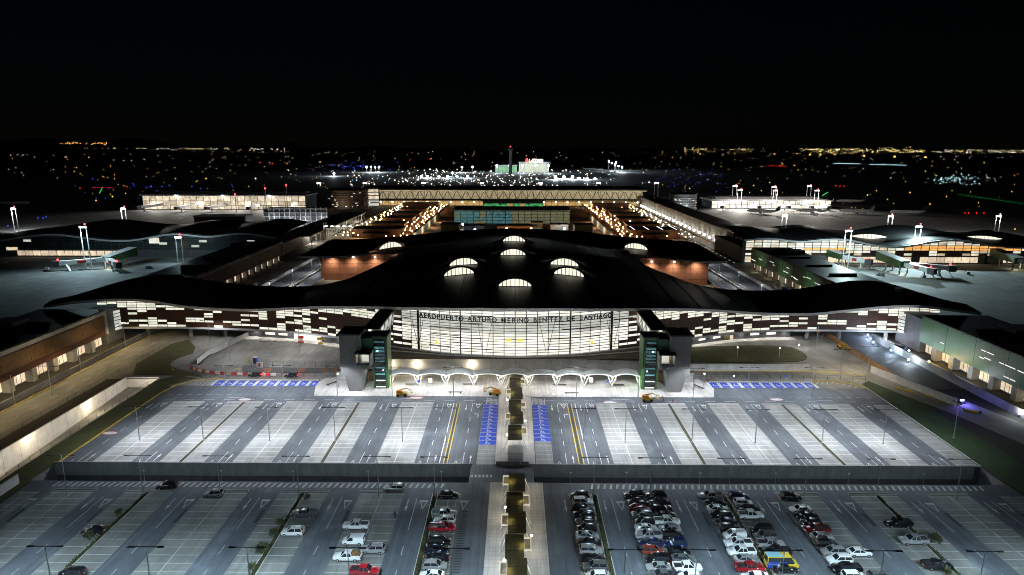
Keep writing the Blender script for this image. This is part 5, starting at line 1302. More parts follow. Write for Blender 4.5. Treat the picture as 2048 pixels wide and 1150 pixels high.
def person(px, py, lab, top, legs, rz):
    x, y = G(px, py); me = bpy.data.meshes.new('body')
    V = [(0, 0, .95), (0, 0, 1.2), (0, 0, 1.42), (0, 0, 1.52), (0, .0, 1.66), (.0, .19, 1.40), (.06, .27, 1.12), (.16, .24, .90), (0, -.19, 1.40), (-.05, -.27, 1.12), (.06, -.27, .88), (.02, .1, .88), (.1, .11, .48), (.02, .12, .06), (.16, .12, .03), (-.02, -.1, .88), (-.06, -.11, .48), (-.2, -.12, .07), (-.06, -.12, .03)]
    E = [(0, 1), (1, 2), (2, 3), (3, 4), (2, 5), (5, 6), (6, 7), (2, 8), (8, 9), (9, 10), (0, 11), (11, 12), (12, 13), (13, 14), (0, 15), (15, 16), (16, 17), (17, 18)]
    RD = [.15, .14, .15, .065, .105, .075, .05, .04, .075, .05, .04, .095, .07, .05, .045, .095, .07, .05, .045]
    me.from_pydata(V, E, []); o = bpy.data.objects.new('person', me); col.objects.link(o); o.location = (x, y, .01); o.rotation_euler = (0, 0, rz)
    sm = o.modifiers.new('skin', 'SKIN')
    for i, r in enumerate(RD): me.skin_vertices[0].data[i].radius = (r, r)
    me.skin_vertices[0].data[0].use_root = True
    ss = o.modifiers.new('sub', 'SUBSURF'); ss.levels = 1; ss.render_levels = 1
    dg = bpy.context.evaluated_depsgraph_get(); m2 = bpy.data.meshes.new_from_object(o.evaluated_get(dg)); o.modifiers.clear(); o.data = m2
    m2.materials.clear(); skin = mat('skin', (.42, .26, .18), .6)
    for mm in (top, legs, skin): m2.materials.append(mm)
    for p in m2.polygons: c = p.center; p.material_index = 2 if c.z > 1.5 or (c.z < .95 and abs(c.y) > .21) else (0 if c.z > .9 else 1)
    tag(o, lab, 'person')
    h = MB(); h.ball((-.015, 0, 1.70), .105, 8, 6, sz=.9); h.build('hair', M['black'], o)
M['shirt_blue'] = mat('shirt_blue', (.05, .10, .22), .8); M['trousers'] = mat('trousers', (.03, .035, .05), .85); M['jacket'] = mat('jacket', (.10, .12, .16), .8)
person(790, 1037, 'person in blue walking over the empty bays left of the walkway', M['shirt_blue'], M['trousers'], 2.0)
person(1437, 1074, 'person in a dark jacket beside the second double row of cars', M['jacket'], M['trousers'], -1.0)
# ================================================================ PLANTING IN THE STRIPS
lr = random.Random(3)
def leaf_mesh(name, n, rad, h, size):
    k = MB()
    for _ in range(n):
        a = lr.uniform(0, 6.28); r = rad * math.sqrt(lr.random()); z = h * lr.uniform(.25, 1.0) * (1 - .35 * r / rad)
        d = Vector((math.cos(a), math.sin(a), lr.uniform(-.2, .8))).normalized(); u = d.cross(Vector((0, 0, 1))).normalized(); s = size * lr.uniform(.6, 1.3)
        p = Vector((r * math.cos(a), r * math.sin(a), z))
        k.add([p - u * s * .3, p + d * s * .5 - u * s * .1 + Vector((0, 0, s * .1)), p + d * s, p + u * s * .3], [(0, 1, 2, 3)])
    return k.mesh(name, M['leaf'])
LF = [leaf_mesh('foliage', 160, .8, 1.6, .55), leaf_mesh('foliage', 110, .6, 1.3, .5), leaf_mesh('foliage', 220, 1.0, 1.9, .6)]
stem_me = MB().cyl((0, 0, 0), (0, 0, 1.2), .05, .03, 5).mesh('stem', M['bark'])
for i, (px, py, k) in enumerate(((237, 1030, 1), (178, 1078, 0), (560, 1050, 1), (548, 1073, 0), (525, 1106, 2), (505, 1140, 1), (1868, 1086, 2), (1892, 1148, 1), (1545, 1110, 0), (614, 1000, 1))):
    x, y = G(px, py)
    t = thing('shrub', '%s leafy shrub on the %s' % (['thin', 'small', 'small', 'thin', 'bushy', 'small', 'bushy', 'small', 'bushy', 'dark'][i], ['left planted strip, far plant', 'left planted strip beside the black sedan', 'second planted strip behind the white suv', 'second planted strip just before the white suv', 'second planted strip, largest plant', 'second planted strip at the picture edge', 'right planted strip before the silver pickup', 'right planted strip at the picture edge', 'strip behind the minibus', 'second planted strip by the grey pickup'][i]), 'shrub', (x, y, .1), lr.uniform(0, 6), 'shrubs on the planted strips')
    link('foliage', LF[k], t); link('stem', stem_me, t)
gc = MB()
for xs in (-81.6, -47.0, -17.6, 17.6, 46.2, 80.1):
    dens = 1700 if abs(xs) != 46.2 else 700
    for _ in range(dens):
        y = lr.uniform(90, LY1 - .5)
        if lr.random() > .35 + .65 * (math.sin(y * .9 + xs) > -.2): continue
        x = xs + lr.uniform(-.38, .38); h = lr.uniform(.10, .42); a = lr.uniform(0, 6.28); dx, dy = .16 * math.cos(a), .16 * math.sin(a)
        gc.add([(x - dx, y - dy, .1), (x + dx, y + dy, .1), (x + dx * .4 + lr.uniform(-.15, .15), y + dy * .4 + lr.uniform(-.15, .15), .1 + h)], [(0, 1, 2)])
o = gc.build('ground_cover', M['leaf']); tag(o, 'low green planting in the kerbed strips', 'ground cover', kind='stuff')
# ================================================================ CONNECTOR BUILDINGS, PIERS, APRONS
ap = MB()
ap.rect(-700, 120, -182.5, 452, -.03); ap.rect(176, 120, 700, 428, -.03)
ap.rect(-700, 532, -185, 900, -.03); ap.rect(183, 500, 760, 900, -.03)
struct('apron', ap, M['apron'])
gr = MB(); gr.rect(-152, 262, 152, 520, -.04)
struct('service_yard', gr, M['concrete_road'])
am = MB()
for x0, y0, x1, y1 in ((-300, 380, -262, 402), (-262, 402, -240, 385), (-330, 300, -200, 330), (210, 300, 330, 260), (240, 402, 300, 350), (200, 330, 280, 300)):
    am.bar((x0, y0, -.02), (x1, y1, -.02), .35, .02)
struct('apron_lines', am, M['paint'])
def connector(lab, side, xf, depth, y0, y1, h, style):
    """long two-storey block along Y; its visible face looks towards the middle of the site"""
    B = thing('connector_building', lab, 'building', (0, 0, 0)); S = side
    def bx(name, x0, ya, z0, x1, yb, z1, m_):
        a, b_ = sorted((S * x0, S * x1)); k = MB(); k.box(a, ya, z0, b_, yb, z1); return k.build(name, m_, B)
    X = abs(xf); up0 = 4.6
    bx('upper_storey', X + .25, y0, up0, X + depth, y1, h - .4, M['wall_dark'] if style != 'green' else M['green'])
    bx('roof', X - .1, y0 - .2, h - .4, X + depth + .2, y1 + .2, h, M['roof'])
    bx('ground_storey', X + 3.0, y0, 0, X + depth - .5, y1, up0, M['wall_dark'])
    L = y1 - y0
    if style in ('timber', 'brown'):
        bx('frame_band', X - .5, y0, h - 1.7, X + .24, y1, h - .42, M['kerb']); bx('frame_end', X - .5, y1 - 1.2, up0 + .3, X + .23, y1 - .01, h - 1.72, M['kerb'])
        n = int(L / 6.2); d = (L - 1.4) / n; zt = h - 2.4
        mm = M['slat'] if style == 'timber' else M['brown']
        for k in range(n):
            bx('cladding_panel', X - .02 + (.04 if k % 2 else 0), y0 + k * d + .06, up0 + 2.3, X + .22, y0 + (k + 1) * d - .06, zt, mm)
        if style == 'timber':
            for z in np.arange(up0 + 2.6, zt, .55): bx('timber_slat', X - .14, y0, z, X - .03, y1 - 1.3, z + .22, M['slat'])
        bx('lower_band', X + .05, y0, up0, X + .24, y1 - 1.25, up0 + 2.2, M['brown'])
    elif style == 'green':
        n = int(L / 7.0); d = L / n
        for k in range(n): bx('green_panel', X - .04 + (.03 if k % 2 else 0), y0 + k * d + .05, up0, X + .24, y0 + (k + 1) * d - .05, h - .5, M['green'])
        rs = random.Random(int(y0) + 11)
        for q in range(int(L / 6.5)):
            y = y0 + 4 + rs.random() * (L - 10); z = up0 + 1.4 + rs.random() * (h - up0 - 4); l = rs.choice((2.2, 3.0, 4.2))
            bx('slit_window', X - .14, y, z, X - .07, y + l, z + .28, M['slit'])
            if rs.random() < .5: bx('slit_window', X - .14, y + l + .4, z - .02, X - .07, y + l + 2.6, z + .26, M['slit'])
    # lit ground-floor openings between square piers
    n = int(L / 9.5); d = L / n
    for k in range(n):
        y = y0 + k * d
        bx('pier', X + .3, y, 0, X + 2.9, y + 2.2, up0 - .02, M['concrete'])
        bx('shop_window', X + 2.75, y + 2.3, .5, X + 2.9, y + d - .1, 3.7, M['shop'])
        for q in (1, 2, 3): bx('mullion', X + 2.66, y + 2.3 + (d - 2.4) * q / 4 - .06, .5, X + 2.74, y + 2.3 + (d - 2.4) * q / 4 + .06, 3.7, M['wall_dark'])
    if style == 'green':
        for k in range(0, n, 2): lamp('POINT', (S * (X - 1.4), y0 + k * d + d * .6, 2.4), 120, (1, .85, .6), B, radius=.4)
        for q in range(4): lamp('SPOT', (S * (X - 9), y0 + L * (q + .5) / 4, 8.0), 900, (.75, .95, .8), B, (S * X, y0 + L * (q + .5) / 4, 8.5), 120, 1.0, 1.0)
    elif style == 'timber':
        for q in range(7): lamp('SPOT', (S * (X - 7.5), y0 + L * (q + .5) / 7, 6.4), 560, (1, .72, .36), B, (S * X, y0 + L * (q + .5) / 7, 9.4), 140, 1.0, .8)
    # roof plant
    for q in range(5):
        yy = y0 + L * (.12 + .19 * q)
        bx('roof_duct', X + depth * .25, yy, h + .01, X + depth * .8, yy + 1.4, h + .8, M['wall_dark'])
    bx('roof_plant', X + depth * .55, y1 - 28, h, X + depth * .9, y1 - 20, h + 2.2, M['wall_dark'])
    return B
connector('timber clad block with lit shop windows beside the yellow edged road', -1, -157.2, 25, 60, 238.6, 14.4, 'timber')
connector('green panelled block with slit windows beside the lamp wall', 1, 151.8, 24, 60, 233.6, 14.6, 'green')
connector('dark brown block with a pale frame behind the left wing', -1, -157.2, 25, 292, 430, 13.5, 'brown')
connector('green panelled block with slit windows behind the right wing', 1, 150.5, 24, 274, 408, 13.8, 'green')
# glazed corner links between wings and connectors
for side, x0, y0, lab in ((-1, 157.0, 239, 'glazed corner link between the left wing and the timber block'), (1, 151.5, 234, 'glazed corner link between the right wing and the green block')):
    t = thing('corner_link', lab, 'link', (0, 0, 0)); S = side
    y1 = 247.0
    for r in range(6):
        for c in range(1):
            ya = y1 - 3.2; yb = y1 - .3
            k = MB(); xx = S * (x0 + .4 - c * .9); xn = S * (x0 + .4 - (c + 1) * .9); z = 4.6 + r * 1.35
            k.add([(xx, ya, z), (xn, yb - .1, z), (xn, yb - .1, z + 1.05), (xx, ya, z + 1.05)], [(0, 1, 2, 3)]); k.build('glass_pane', M['pane_g'], t)
    k = MB(); k.box(min(S * (x0 + 1.2), S * (x0 + 12)), y0 + .1, .0, max(S * (x0 + 1.2), S * (x0 + 12)), y1 + 3, 12.7); k.build('core', M['wall_dark'], t)
# ---- piers with wavy roofs
def pier(lab, eave_px, yfront, ydeep, side, lit, back_up=2.6):
    Pz = thing('wavy_pier', lab, 'building', (0, 0, 0))
    pts = []
    for px, py in eave_px:
        x, z = AT(px, py, yfront - 2.5); pts.append((x, z))
    pts.sort(); xs0 = [p[0] for p in pts]; zs0 = [p[1] for p in pts]
    X = np.linspace(xs0[0], xs0[-1], 90); Z = np.interp(X, xs0, zs0)
    Z = np.convolve(np.pad(Z, 3, mode='edge'), np.ones(7) / 7, 'valid')
    zf = lambda x: float(np.interp(x, X, Z))
    r = MB(); r.smooth = True; rim_ = MB()
    T = np.linspace(0, 1, 9)
    for a, b_ in zip(range(len(X) - 1), range(1, len(X))):
        for t0, t1 in zip(T, T[1:]):
            f_ = lambda x, t: (x, yfront - 2.5 + (ydeep + 2.5) * t, zf(x) + back_up * math.sin(math.pi * min(1, t * 1.1) * .62) + .6 * math.sin(x * .045 + t * 2) * t)
            r.add([f_(X[a], t0), f_(X[b_], t0), f_(X[b_], t1), f_(X[a], t1)], [(0, 1, 2, 3)])
        rim_.bar((X[a], yfront - 2.55, Z[a] - .35), (X[b_], yfront - 2.55, Z[b_] - .45), .3, 1.15)
        r.add([(X[a], yfront - 2.5, Z[a] - .7), (X[b_], yfront - 2.5, Z[b_] - .7), (X[b_], yfront + 3, Z[b_] - .5), (X[a], yfront + 3, Z[a] - .5)], [(3, 2, 1, 0)])
    r.build('roof', M['roof'], Pz); rim_.build('roof_rim', M['fascia'], Pz)
    w = MB()
    for a, b_ in zip(range(len(X) - 1), range(1, len(X))):
        w.add([(X[a], yfront + .15, 0), (X[b_], yfront + .15, 0), (X[b_], yfront + .15, Z[b_] + .4), (X[a], yfront + .15, Z[a] + .4)], [(0, 1, 2, 3)])
    w.box(X[0], yfront + .16, 0, X[-1], yfront + ydeep - 1, float(Z.min()) - 1)
    w.build('wall', M['wall_dark'], Pz)
    step = 5.6; n = int((X[-1] - X[0] - 4) / step)
    rs = random.Random(len(lab))
    for k in range(n):
        xa = X[0] + 2 + k * step; xb = xa + step; xm = (xa + xb) / 2
        if lit:
            rows = int((zf(xm) - 1.0 - 5.2) / 1.75)
            for q in range(rows + 1):
                z0 = 5.2 + q * 1.75; z1 = min(z0 + 1.75, min(zf(xa), zf(xb)) - .8)
                if z1 - z0 < .4: continue
                u = rs.random(); m_ = M['pane'] if u < .8 else M['apron_pane']
                if q <= 1 and u < (.5 if q == 0 else .38): m_ = M['brown']
                if 2 <= q <= 3 and 1500 < 1031 + xm * 2.75 and abs(xm - 300) < 38: m_ = M['orange_pane']
                if 2 <= q <= 2 and 196 < xm < 222: m_ = M['orange_pane']
                kk = MB(); kk.box(xa + .28, yfront + .02, z0, xb - .28, yfront + .1, z1 - .3); kk.build('wall_panel' if m_ is M['brown'] else 'glass_pane', m_, Pz)
            if rs.random() < .85: kk = MB(); kk.box(xa + .15, yfront + .02, .4, xb - .15, yfront + .1, 4.2); kk.build('shop_window', M['shop'], Pz)
        else:
            if -352 < xm < -272 and k % 3 != 2 or (-352 < xm < -272):
                kk = MB(); kk.box(xa + .2, yfront + .02, .8, xb - .2, yfront + .1, 4.2); kk.build('shop_window', M['shop'], Pz)
            rows = int((zf(xm) - 1.0 - 5.2) / 1.75)
            for q in range(rows):
                z0 = 5.2 + q * 1.75
                kk = MB(); kk.box(xa + .1, yfront + .02, z0, xb - .1, yfront + .1, z0 + 1.6); kk.build('glass_pane', M['dark_pane'] if rs.random() < .97 else M['pane_g'], Pz)
    return Pz, zf
M['orange_pane'] = glow('orange_pane', (1.0, .52, .16), .72, c2=(.75, .33, .08), scale=.4)
M['dark_pane'] = mat('dark_pane', (.035, .05, .05), .25, var=.3, scale=.2)
pierL, zfL = pier('dark pier with wavy roof beyond the left apron', [(-60, 488), (0, 480), (60, 471), (110, 467), (160, 474), (220, 481), (262, 481), (300, 474), (345, 466), (385, 470), (418, 474), (455, 468), (490, 465.5), (525, 470), (553, 477)], 446, 72, -1, False)
pierR, zfR = pier('brightly glazed pier with wavy roof beyond the right apron', [(1489, 479.6), (1534, 475.7), (1573, 479.6), (1599, 484.5), (1632, 479.6), (1681, 476.7), (1707, 480.6), (1755, 491), (1793, 494), (1821, 492), (1849, 485), (1897, 479), (1944, 481.6), (1982, 490), (2048, 496), (2110, 488)], 430, 62, 1, True)
k = MB(); x, z = AT(308, 480, 445.9); k.box(x - 3.6, 445.8, z - 2.4, x + 3.6, 445.95, z + 1.6); k.build('lit_window', M['pane'], pierL)
k = MB(); x, z = AT(24, 497, 445.9); k.box(x - 4, 445.8, z - 1.2, x + 4, 445.95, z + 1.0); k.build('lit_window', M['shop'], pierL)
# lens-shaped roof lights on the right pier
for px, py, w_ in ((1736, 472, 27), (1961, 475.5, 31)):
    s = empty('roof_light'); s.parent = pierR
    yc = 452.0; x, z = AT(px, py + 2, yc)
    for q in range(10):
        k = MB(); xa = x - w_ / 2 + w_ * q / 10 + .1; xb = x - w_ / 2 + w_ * (q + 1) / 10 - .1
        ha, hb = [1.9 * max(.02, 1 - ((v - x) / (w_ / 2)) ** 2) for v in (xa, xb)]
        k.add([(xa, yc, z - ha * .7), (xb, yc, z - hb * .7), (xb, yc + 1.2, z + hb), (xa, yc + 1.2, z + ha)], [(0, 1, 2, 3)]); k.build('pane', M['sky_pane'], s)
    k = MB(); k.smooth = True
    for q in range(16):
        xa = x - w_ * .75 + w_ * 1.5 * q / 16; xb = x - w_ * .75 + w_ * 1.5 * (q + 1) / 16
        for t0, t1 in ((0, .25), (.25, .5), (.5, .75), (.75, 1)):
            h = lambda v, t: z - 1.6 + 3.9 * max(0, math.cos(math.pi / 2 * min(1, abs(v - x) / (w_ * .75)))) ** 1.3 * math.cos(t * math.pi / 2)
            k.add([(xa, yc + 1.3 + 20 * t0, h(xa, t0)), (xb, yc + 1.3 + 20 * t0, h(xb, t0)), (xb, yc + 1.3 + 20 * t1, h(xb, t1)), (xa, yc + 1.3 + 20 * t1, h(xa, t1))], [(0, 1, 2, 3)])
    k.build('hood', M['roof'], s)
# ---- gallery wall lit by a row of lamps, far right
B = thing('lit_gallery', 'long ochre lit gallery wall with a row of lamps at its foot', 'building', (0, 0, 0))
for q in range(26):
    ya = 474 + q * 15.2; k = MB(); k.box(161.0 + (q % 2) * .05, ya + .05, 0, 162, ya + 15.1, 14.0); k.build('wall_panel', M['concrete_panel'], B)
k = MB(); k.box(162, 474, 0, 182, 869, 13.8); k.build('block', M['green'], B)
k = MB(); k.box(160.6, 473.6, 14.0, 182.4, 869.4, 14.6); k.build('roof', M['roof'], B)
k = MB(); k.box(161.5, 431, 4.5, 172, 473.4, 12.5); k.build('brown_end', M['brown'], B)
for z in (4.5, 8.4, 12.5): k = MB(); k.box(161.0, 431, z - .25, 161.45, 473.3, z + .25); k.build('pale_rail', M['kerb'], B)
for q in range(24):
    y = 462 + q * 15.5
    k = MB(); k.ball((158.5, y, 4.6), .75 + y * .0006, 8, 5); k.build('lamp_globe', M['white_lamp'], B); k = MB(); k.cyl((158.5, y, 0), (158.5, y, 4.2), .1, .1, 5); k.build('lamp_pole', M['steel'], B)
    if q % 2 == 0: lamp('POINT', (157.6, y, 5.2), 1100, (1.0, .80, .50), B, radius=.6)
rr_ = MB(); rr_.rect(120, 408, 158, 900, -.01); rr_.rect(-182, 432, -120, 900, -.01); struct('approach_road', rr_, M['asphalt_road'])
for i in range(26):
    y = 430 + i * 9.5; k = MB(); k.box(-.25, -1.2, .02, .25, 1.2, .14); o = k.build('road_stud', M['strip'], None, (147.5, y, 0)); tag(o, 'small white marker light, %s in the line along the right approach road' % ORD[i], 'marker light', 'marker lights along the right approach road')
# ---- floodlight masts
def mast(px_b, py_b, top_z, lab, energy, cl=(.80, .93, 1.0), tgt=None, z0=0.0, loc=None, sz=1.0, red=True, hl='cool_lamp'):
    x, y = loc if loc else G(px_b, py_b)
    t = thing('floodlight_mast', lab, 'floodlight', (x, y, z0), 0, 'apron floodlight masts')
    for s in (-1, 1): k = MB(); k.cyl((s * 2.0 * sz, 0, 0), (s * 1.9 * sz, 0, top_z), .38 * sz, .3 * sz, 8); k.build('pole', M['mast_white'], t)
    k = MB(); k.box(-2.4 * sz, -.4, top_z - .6, 2.4 * sz, .4, top_z + .6); k.build('head_frame', M['mast_white'], t)
    for q in range(4): k = MB(); k.box((-2.0 + q * 1.05) * sz, -.75, top_z - .45, (-1.2 + q * 1.05) * sz, -.42, top_z + .4); k.build('floodlight', M[hl], t)
    if red: k = MB(); k.ball((1.2 * sz, 0, top_z + 1.8), .55 * sz, 8, 5); k.build('warning_lamp', M['red_lamp'], t); k = MB(); k.cyl((1.2 * sz, 0, top_z + .6), (1.2 * sz, 0, top_z + 1.5), .1, .1, 5); k.build('warning_pole', M['dark'], t)
    if energy: lamp('SPOT', (0, 1.4, top_z - .2), energy * .35, cl, t, (0, 40, 0), 150, .8, .8); lamp('SPOT', (0, -1.4, top_z - .2), energy, cl, t, tgt or (0, -34, -top_z * .6), 150, .7, .8); lamp('SPOT', (0, -2.4, top_z), energy * .05, cl, t, (0, 0, 0), 40, .6, .5)
M['mast_white'] = mat('mast_white', (.70, .74, .76), .45, var=.08, scale=1)
mast(178, 540, 27.0, 'tall white twin floodlight mast with red lamp beside the left boarding bridge', 38000, (.62, .90, 1.0))
mast(362, 525, 17.0, 'shorter floodlight mast with red lamp on the left apron near the brown block', 9000, (.62, .9, 1.0))
mast(1688, 545, 26.0, 'tall white floodlight mast with red lamp beside the green boarding bridge', 70000, (.70, .95, .98), hl='white_lamp')
mast(1828, 521, 23.5, 'brightest floodlight mast with wide glow before the glazed pier', 150000, (.66, .93, 1.0))
for px, pyb, pyt, lab, e in ((34, 452, 417, 'twin floodlight mast behind the dark pier, leftmost', 30000), (252, 452, 417, 'twin floodlight mast behind the middle of the dark pier', 30000), (1565, 466, 431, 'twin floodlight mast behind the glazed pier, nearest the gallery', 24000), (1776, 464, 432, 'twin floodlight mast behind the middle of the glazed pier', 24000), (1990, 466, 432, 'twin floodlight mast behind the glazed pier near the picture edge', 24000)):
    x, y = G(px, pyb + 12); z = AT(px, pyt, y)[1]
    mast(0, 0, z, lab, e, (.92, .92, .95), (0, 60, -z), loc=(x, y)) if px < 1000 else mast(0, 0, z, lab, e * 2.6, (1.0, .92, .84), (0, 110, 0), loc=(x, y))
# ---- boarding bridges
def jet_bridge(lab, x, y, rz, arms, col_m):
    t = thing('boarding_bridge', lab, 'boarding bridge', (x, y, 0), rz, 'boarding bridges')
    k = MB(); k.add([(-3, 0, 4.5), (3, 0, 4.5), (3, 24, 5.0), (-3, 24, 5.0), (-3, 0, 8.0), (3, 0, 8.0), (3, 24, 10.5), (-3, 24, 10.5)], [(0, 3, 2, 1), (4, 5, 6, 7), (0, 1, 5, 4), (1, 2, 6, 5), (2, 3, 7, 6), (3, 0, 4, 7)]); k.build('fixed_gallery', col_m, t)
    k = MB(); k.add([(-3.3, -.4, 8.02), (3.3, -.4, 8.02), (3.3, 24.2, 10.54), (-3.3, 24.2, 10.54)], [(0, 1, 2, 3)]); k.build('gallery_roof', M['fascia'], t)
    for xx, yy in ((-2.4, 1), (2.4, 1), (-2.4, 14), (2.4, 14)): k = MB(); k.cyl((xx, yy, 0), (xx, yy, 4.6), .5, .5, 8); k.build('support', M['concrete'], t)
    for a, L in arms:
        dx, dy = math.sin(a), -math.cos(a); k = MB()
        k.bar((0, 1, 6.0), (dx * L, dy * L, 4.9), 2.8, 2.7); k.build('telescopic_tunnel', M['white_steel'], t)
        k = MB(); k.bar((dx * L * .42, dy * L * .42 - .05, 5.6), (dx * L * .6, dy * L * .6 - .05, 5.4), 3.0, 1.5); k.build('red_banner', M['red'], t)
        k = MB(); k.obox((dx * (L + 1.6), dy * (L + 1.6), 4.6), (3.6, 4.0, 3.6), a); k.build('cab', M['wall_dark'], t)
        k = MB(); k.bar((dx * L * .8, dy * L * .8, 0.2), (dx * L * .8, dy * L * .8, 4.2), 1.0, 1.0); k.obox((dx * L * .8, dy * L * .8, .6), (3.4, 1.2, 1.0), a); k.build('drive_column', M['white_steel'], t)
        k = MB(); k.ball((dx * (L + .6), dy * (L + .6), 7.1), .55, 8, 5); k.build('beacon', M['red_lamp'], t)
        k = MB(); k.bar((dx * L * .9 + 1.5, dy * L * .9, 4.6), (dx * L * .9 + 4.6, dy * L * .9 - 1, .1), 1.2, .2); k.build('service_stair', M['steel'], t)
    lamp('POINT', (0, 2, 3.4), 700, (1.0, .85, .6), t, radius=.5)
x, y = G(215, 538); jet_bridge('green boarding bridge with two white arms and red banners on the left apron', x, y, -.15, ((-1.15, 26), (1.05, 16)), M['green'])
x, y = G(1808, 548); jet_bridge('green boarding bridge with two white arms in the middle of the right apron', x, y, .1, ((.35, 15), (1.25, 24)), M['green'])
x, y = G(1685, 532); jet_bridge('green boarding bridge with one arm nearest the green block', x, y, .25, ((.5, 14),), M['green'])
x, y = G(2035, 540); jet_bridge('green boarding bridge at the right picture edge', x, y, -.05, ((.9, 14),), M['green'])
# ---- aircraft
def aircraft(lab, x, y, rz, L=36.0, tailm=None, grp='parked aircraft'):
    t = thing('aircraft', lab, 'aircraft', (x, y, 0), rz, grp); r = L * .055; zc = r + 1.6
    k = MB(); k.smooth = True; st = [(-.5, .05, .35), (-.42, .45, .2), (-.3, .85, .05), (-.15, 1, 0), (.3, 1, 0), (.4, .85, -.03), (.47, .5, -.08), (.5, .08, -.1)]; n = 10
    P = [(s * L, r * q * math.cos(2 * math.pi * i / n), zc + dz * r * 2 + r * q * math.sin(2 * math.pi * i / n)) for s, q, dz in st for i in range(n)]
    k.add(P, [(j * n + i, j * n + (i + 1) % n, (j + 1) * n + (i + 1) % n, (j + 1) * n + i)[::-1] for j in range(len(st) - 1) for i in range(n)]); k.build('fuselage', M['white_steel'], t)
    for s in (-1, 1):
        k = MB(); k.add([(.08 * L, s * r * .7, zc - r * .5), (-.10 * L, s * r * .7, zc - r * .5), (-.16 * L, s * L * .46, zc + .4), (-.11 * L, s * L * .46, zc + .4), (.08 * L, s * r * .7, zc - r * .3), (-.10 * L, s * r * .7, zc - r * .3), (-.16 * L, s * L * .46, zc + .5), (-.11 * L, s * L * .46, zc + .5)], [(0, 1, 2, 3), (7, 6, 5, 4), (0, 4, 5, 1), (3, 2, 6, 7), (0, 3, 7, 4)]); k.build('wing', M['fascia'], t)
        k = MB(); k.cyl((.06 * L, s * L * .16, zc - r * .9), (-.04 * L, s * L * .16, zc - r * .9), r * .45, r * .35, 10); k.build('engine', M['steel'], t)
        k = MB(); k.add([(-.40 * L, s * .4, zc + r * .4), (-.48 * L, s * .4, zc + r * .4), (-.50 * L, s * L * .17, zc + r * .6), (-.46 * L, s * L * .17, zc + r * .6)], [(0, 1, 2, 3)]); k.build('tailplane', M['fascia'], t)
    k = MB(); k.add([(-.36 * L, -.15, zc + r * .8), (-.49 * L, -.15, zc + r * .6), (-.53 * L, -.1, zc + L * .17), (-.46 * L, -.1, zc + L * .17), (-.36 * L, .15, zc + r * .8), (-.49 * L, .15, zc + r * .6), (-.53 * L, .1, zc + L * .17), (-.46 * L, .1, zc + L * .17)], [(0, 1, 2, 3), (7, 6, 5, 4), (0, 3, 7, 4), (1, 5, 6, 2)]); k.build('tail_fin', tailm or M['blue'], t)
    for xx, yy in ((.36 * L, 0), (-.05 * L, 2), (-.05 * L, -2)): k = MB(); k.cyl((xx, yy, 0), (xx, yy, zc - r * .8), .35, .25, 6); k.build('landing_gear', M['dark'], t)
    return t
for px, py, rz, lab in ((1525, 428, 2.5, 'white aircraft at the right satellite hall, nearest the gallery'), (1625, 427, 2.7, 'white aircraft at the middle of the right satellite hall'), (1712, 428, 2.9, 'white aircraft standing free at the end of the right satellite hall'), (1815, 430, 2.9, 'aircraft in shade farther out on the right apron'), (1700, 407, 2.9, 'aircraft behind the end of the right satellite hall')):
    x, y = G(px, py); aircraft(lab, x, y, rz, 38, M['dark_pane'])
x, y = G(-6, 535); aircraft('aircraft nose at the left picture edge', x - 12, y, .2, 36)
x, y = G(28, 411); aircraft('aircraft in the dark at the far left', x, y, .3, 38, M['dark_pane'])

for px, py, rz, k_, c_, lab in ((1722, 557, .6, 'van', 'white', 'white service van on the right apron near the green block'), (1760, 552, 2.2, 'van', 'grey', 'grey service van under the first right boarding bridge'), (1935, 548, 1.2, 'van', 'white', 'white service van before the glazed pier'), (300, 537, .4, 'van', 'white', 'white service van on the left apron past the boarding bridge'), (95, 540, 2.0, 'pickup', 'white', 'white pickup on the left apron under the boarding bridge arm')):
    x, y = G(px, py); car(k_, c_, x, y, rz, lab, 'service vehicles on the aprons')
sl = MB()
for x0, dx in ((-330, 40), (-290, 30), (230, 34), (275, 40), (320, 30)):
    sl.bar((x0, 425, -.022), (x0 + dx * .4, 300, -.022), .3, .01); sl.bar((x0 - 8, 405, -.022), (x0 + 10, 405, -.022), .3, .01)
struct('stand_lines', sl, M['yellow'])
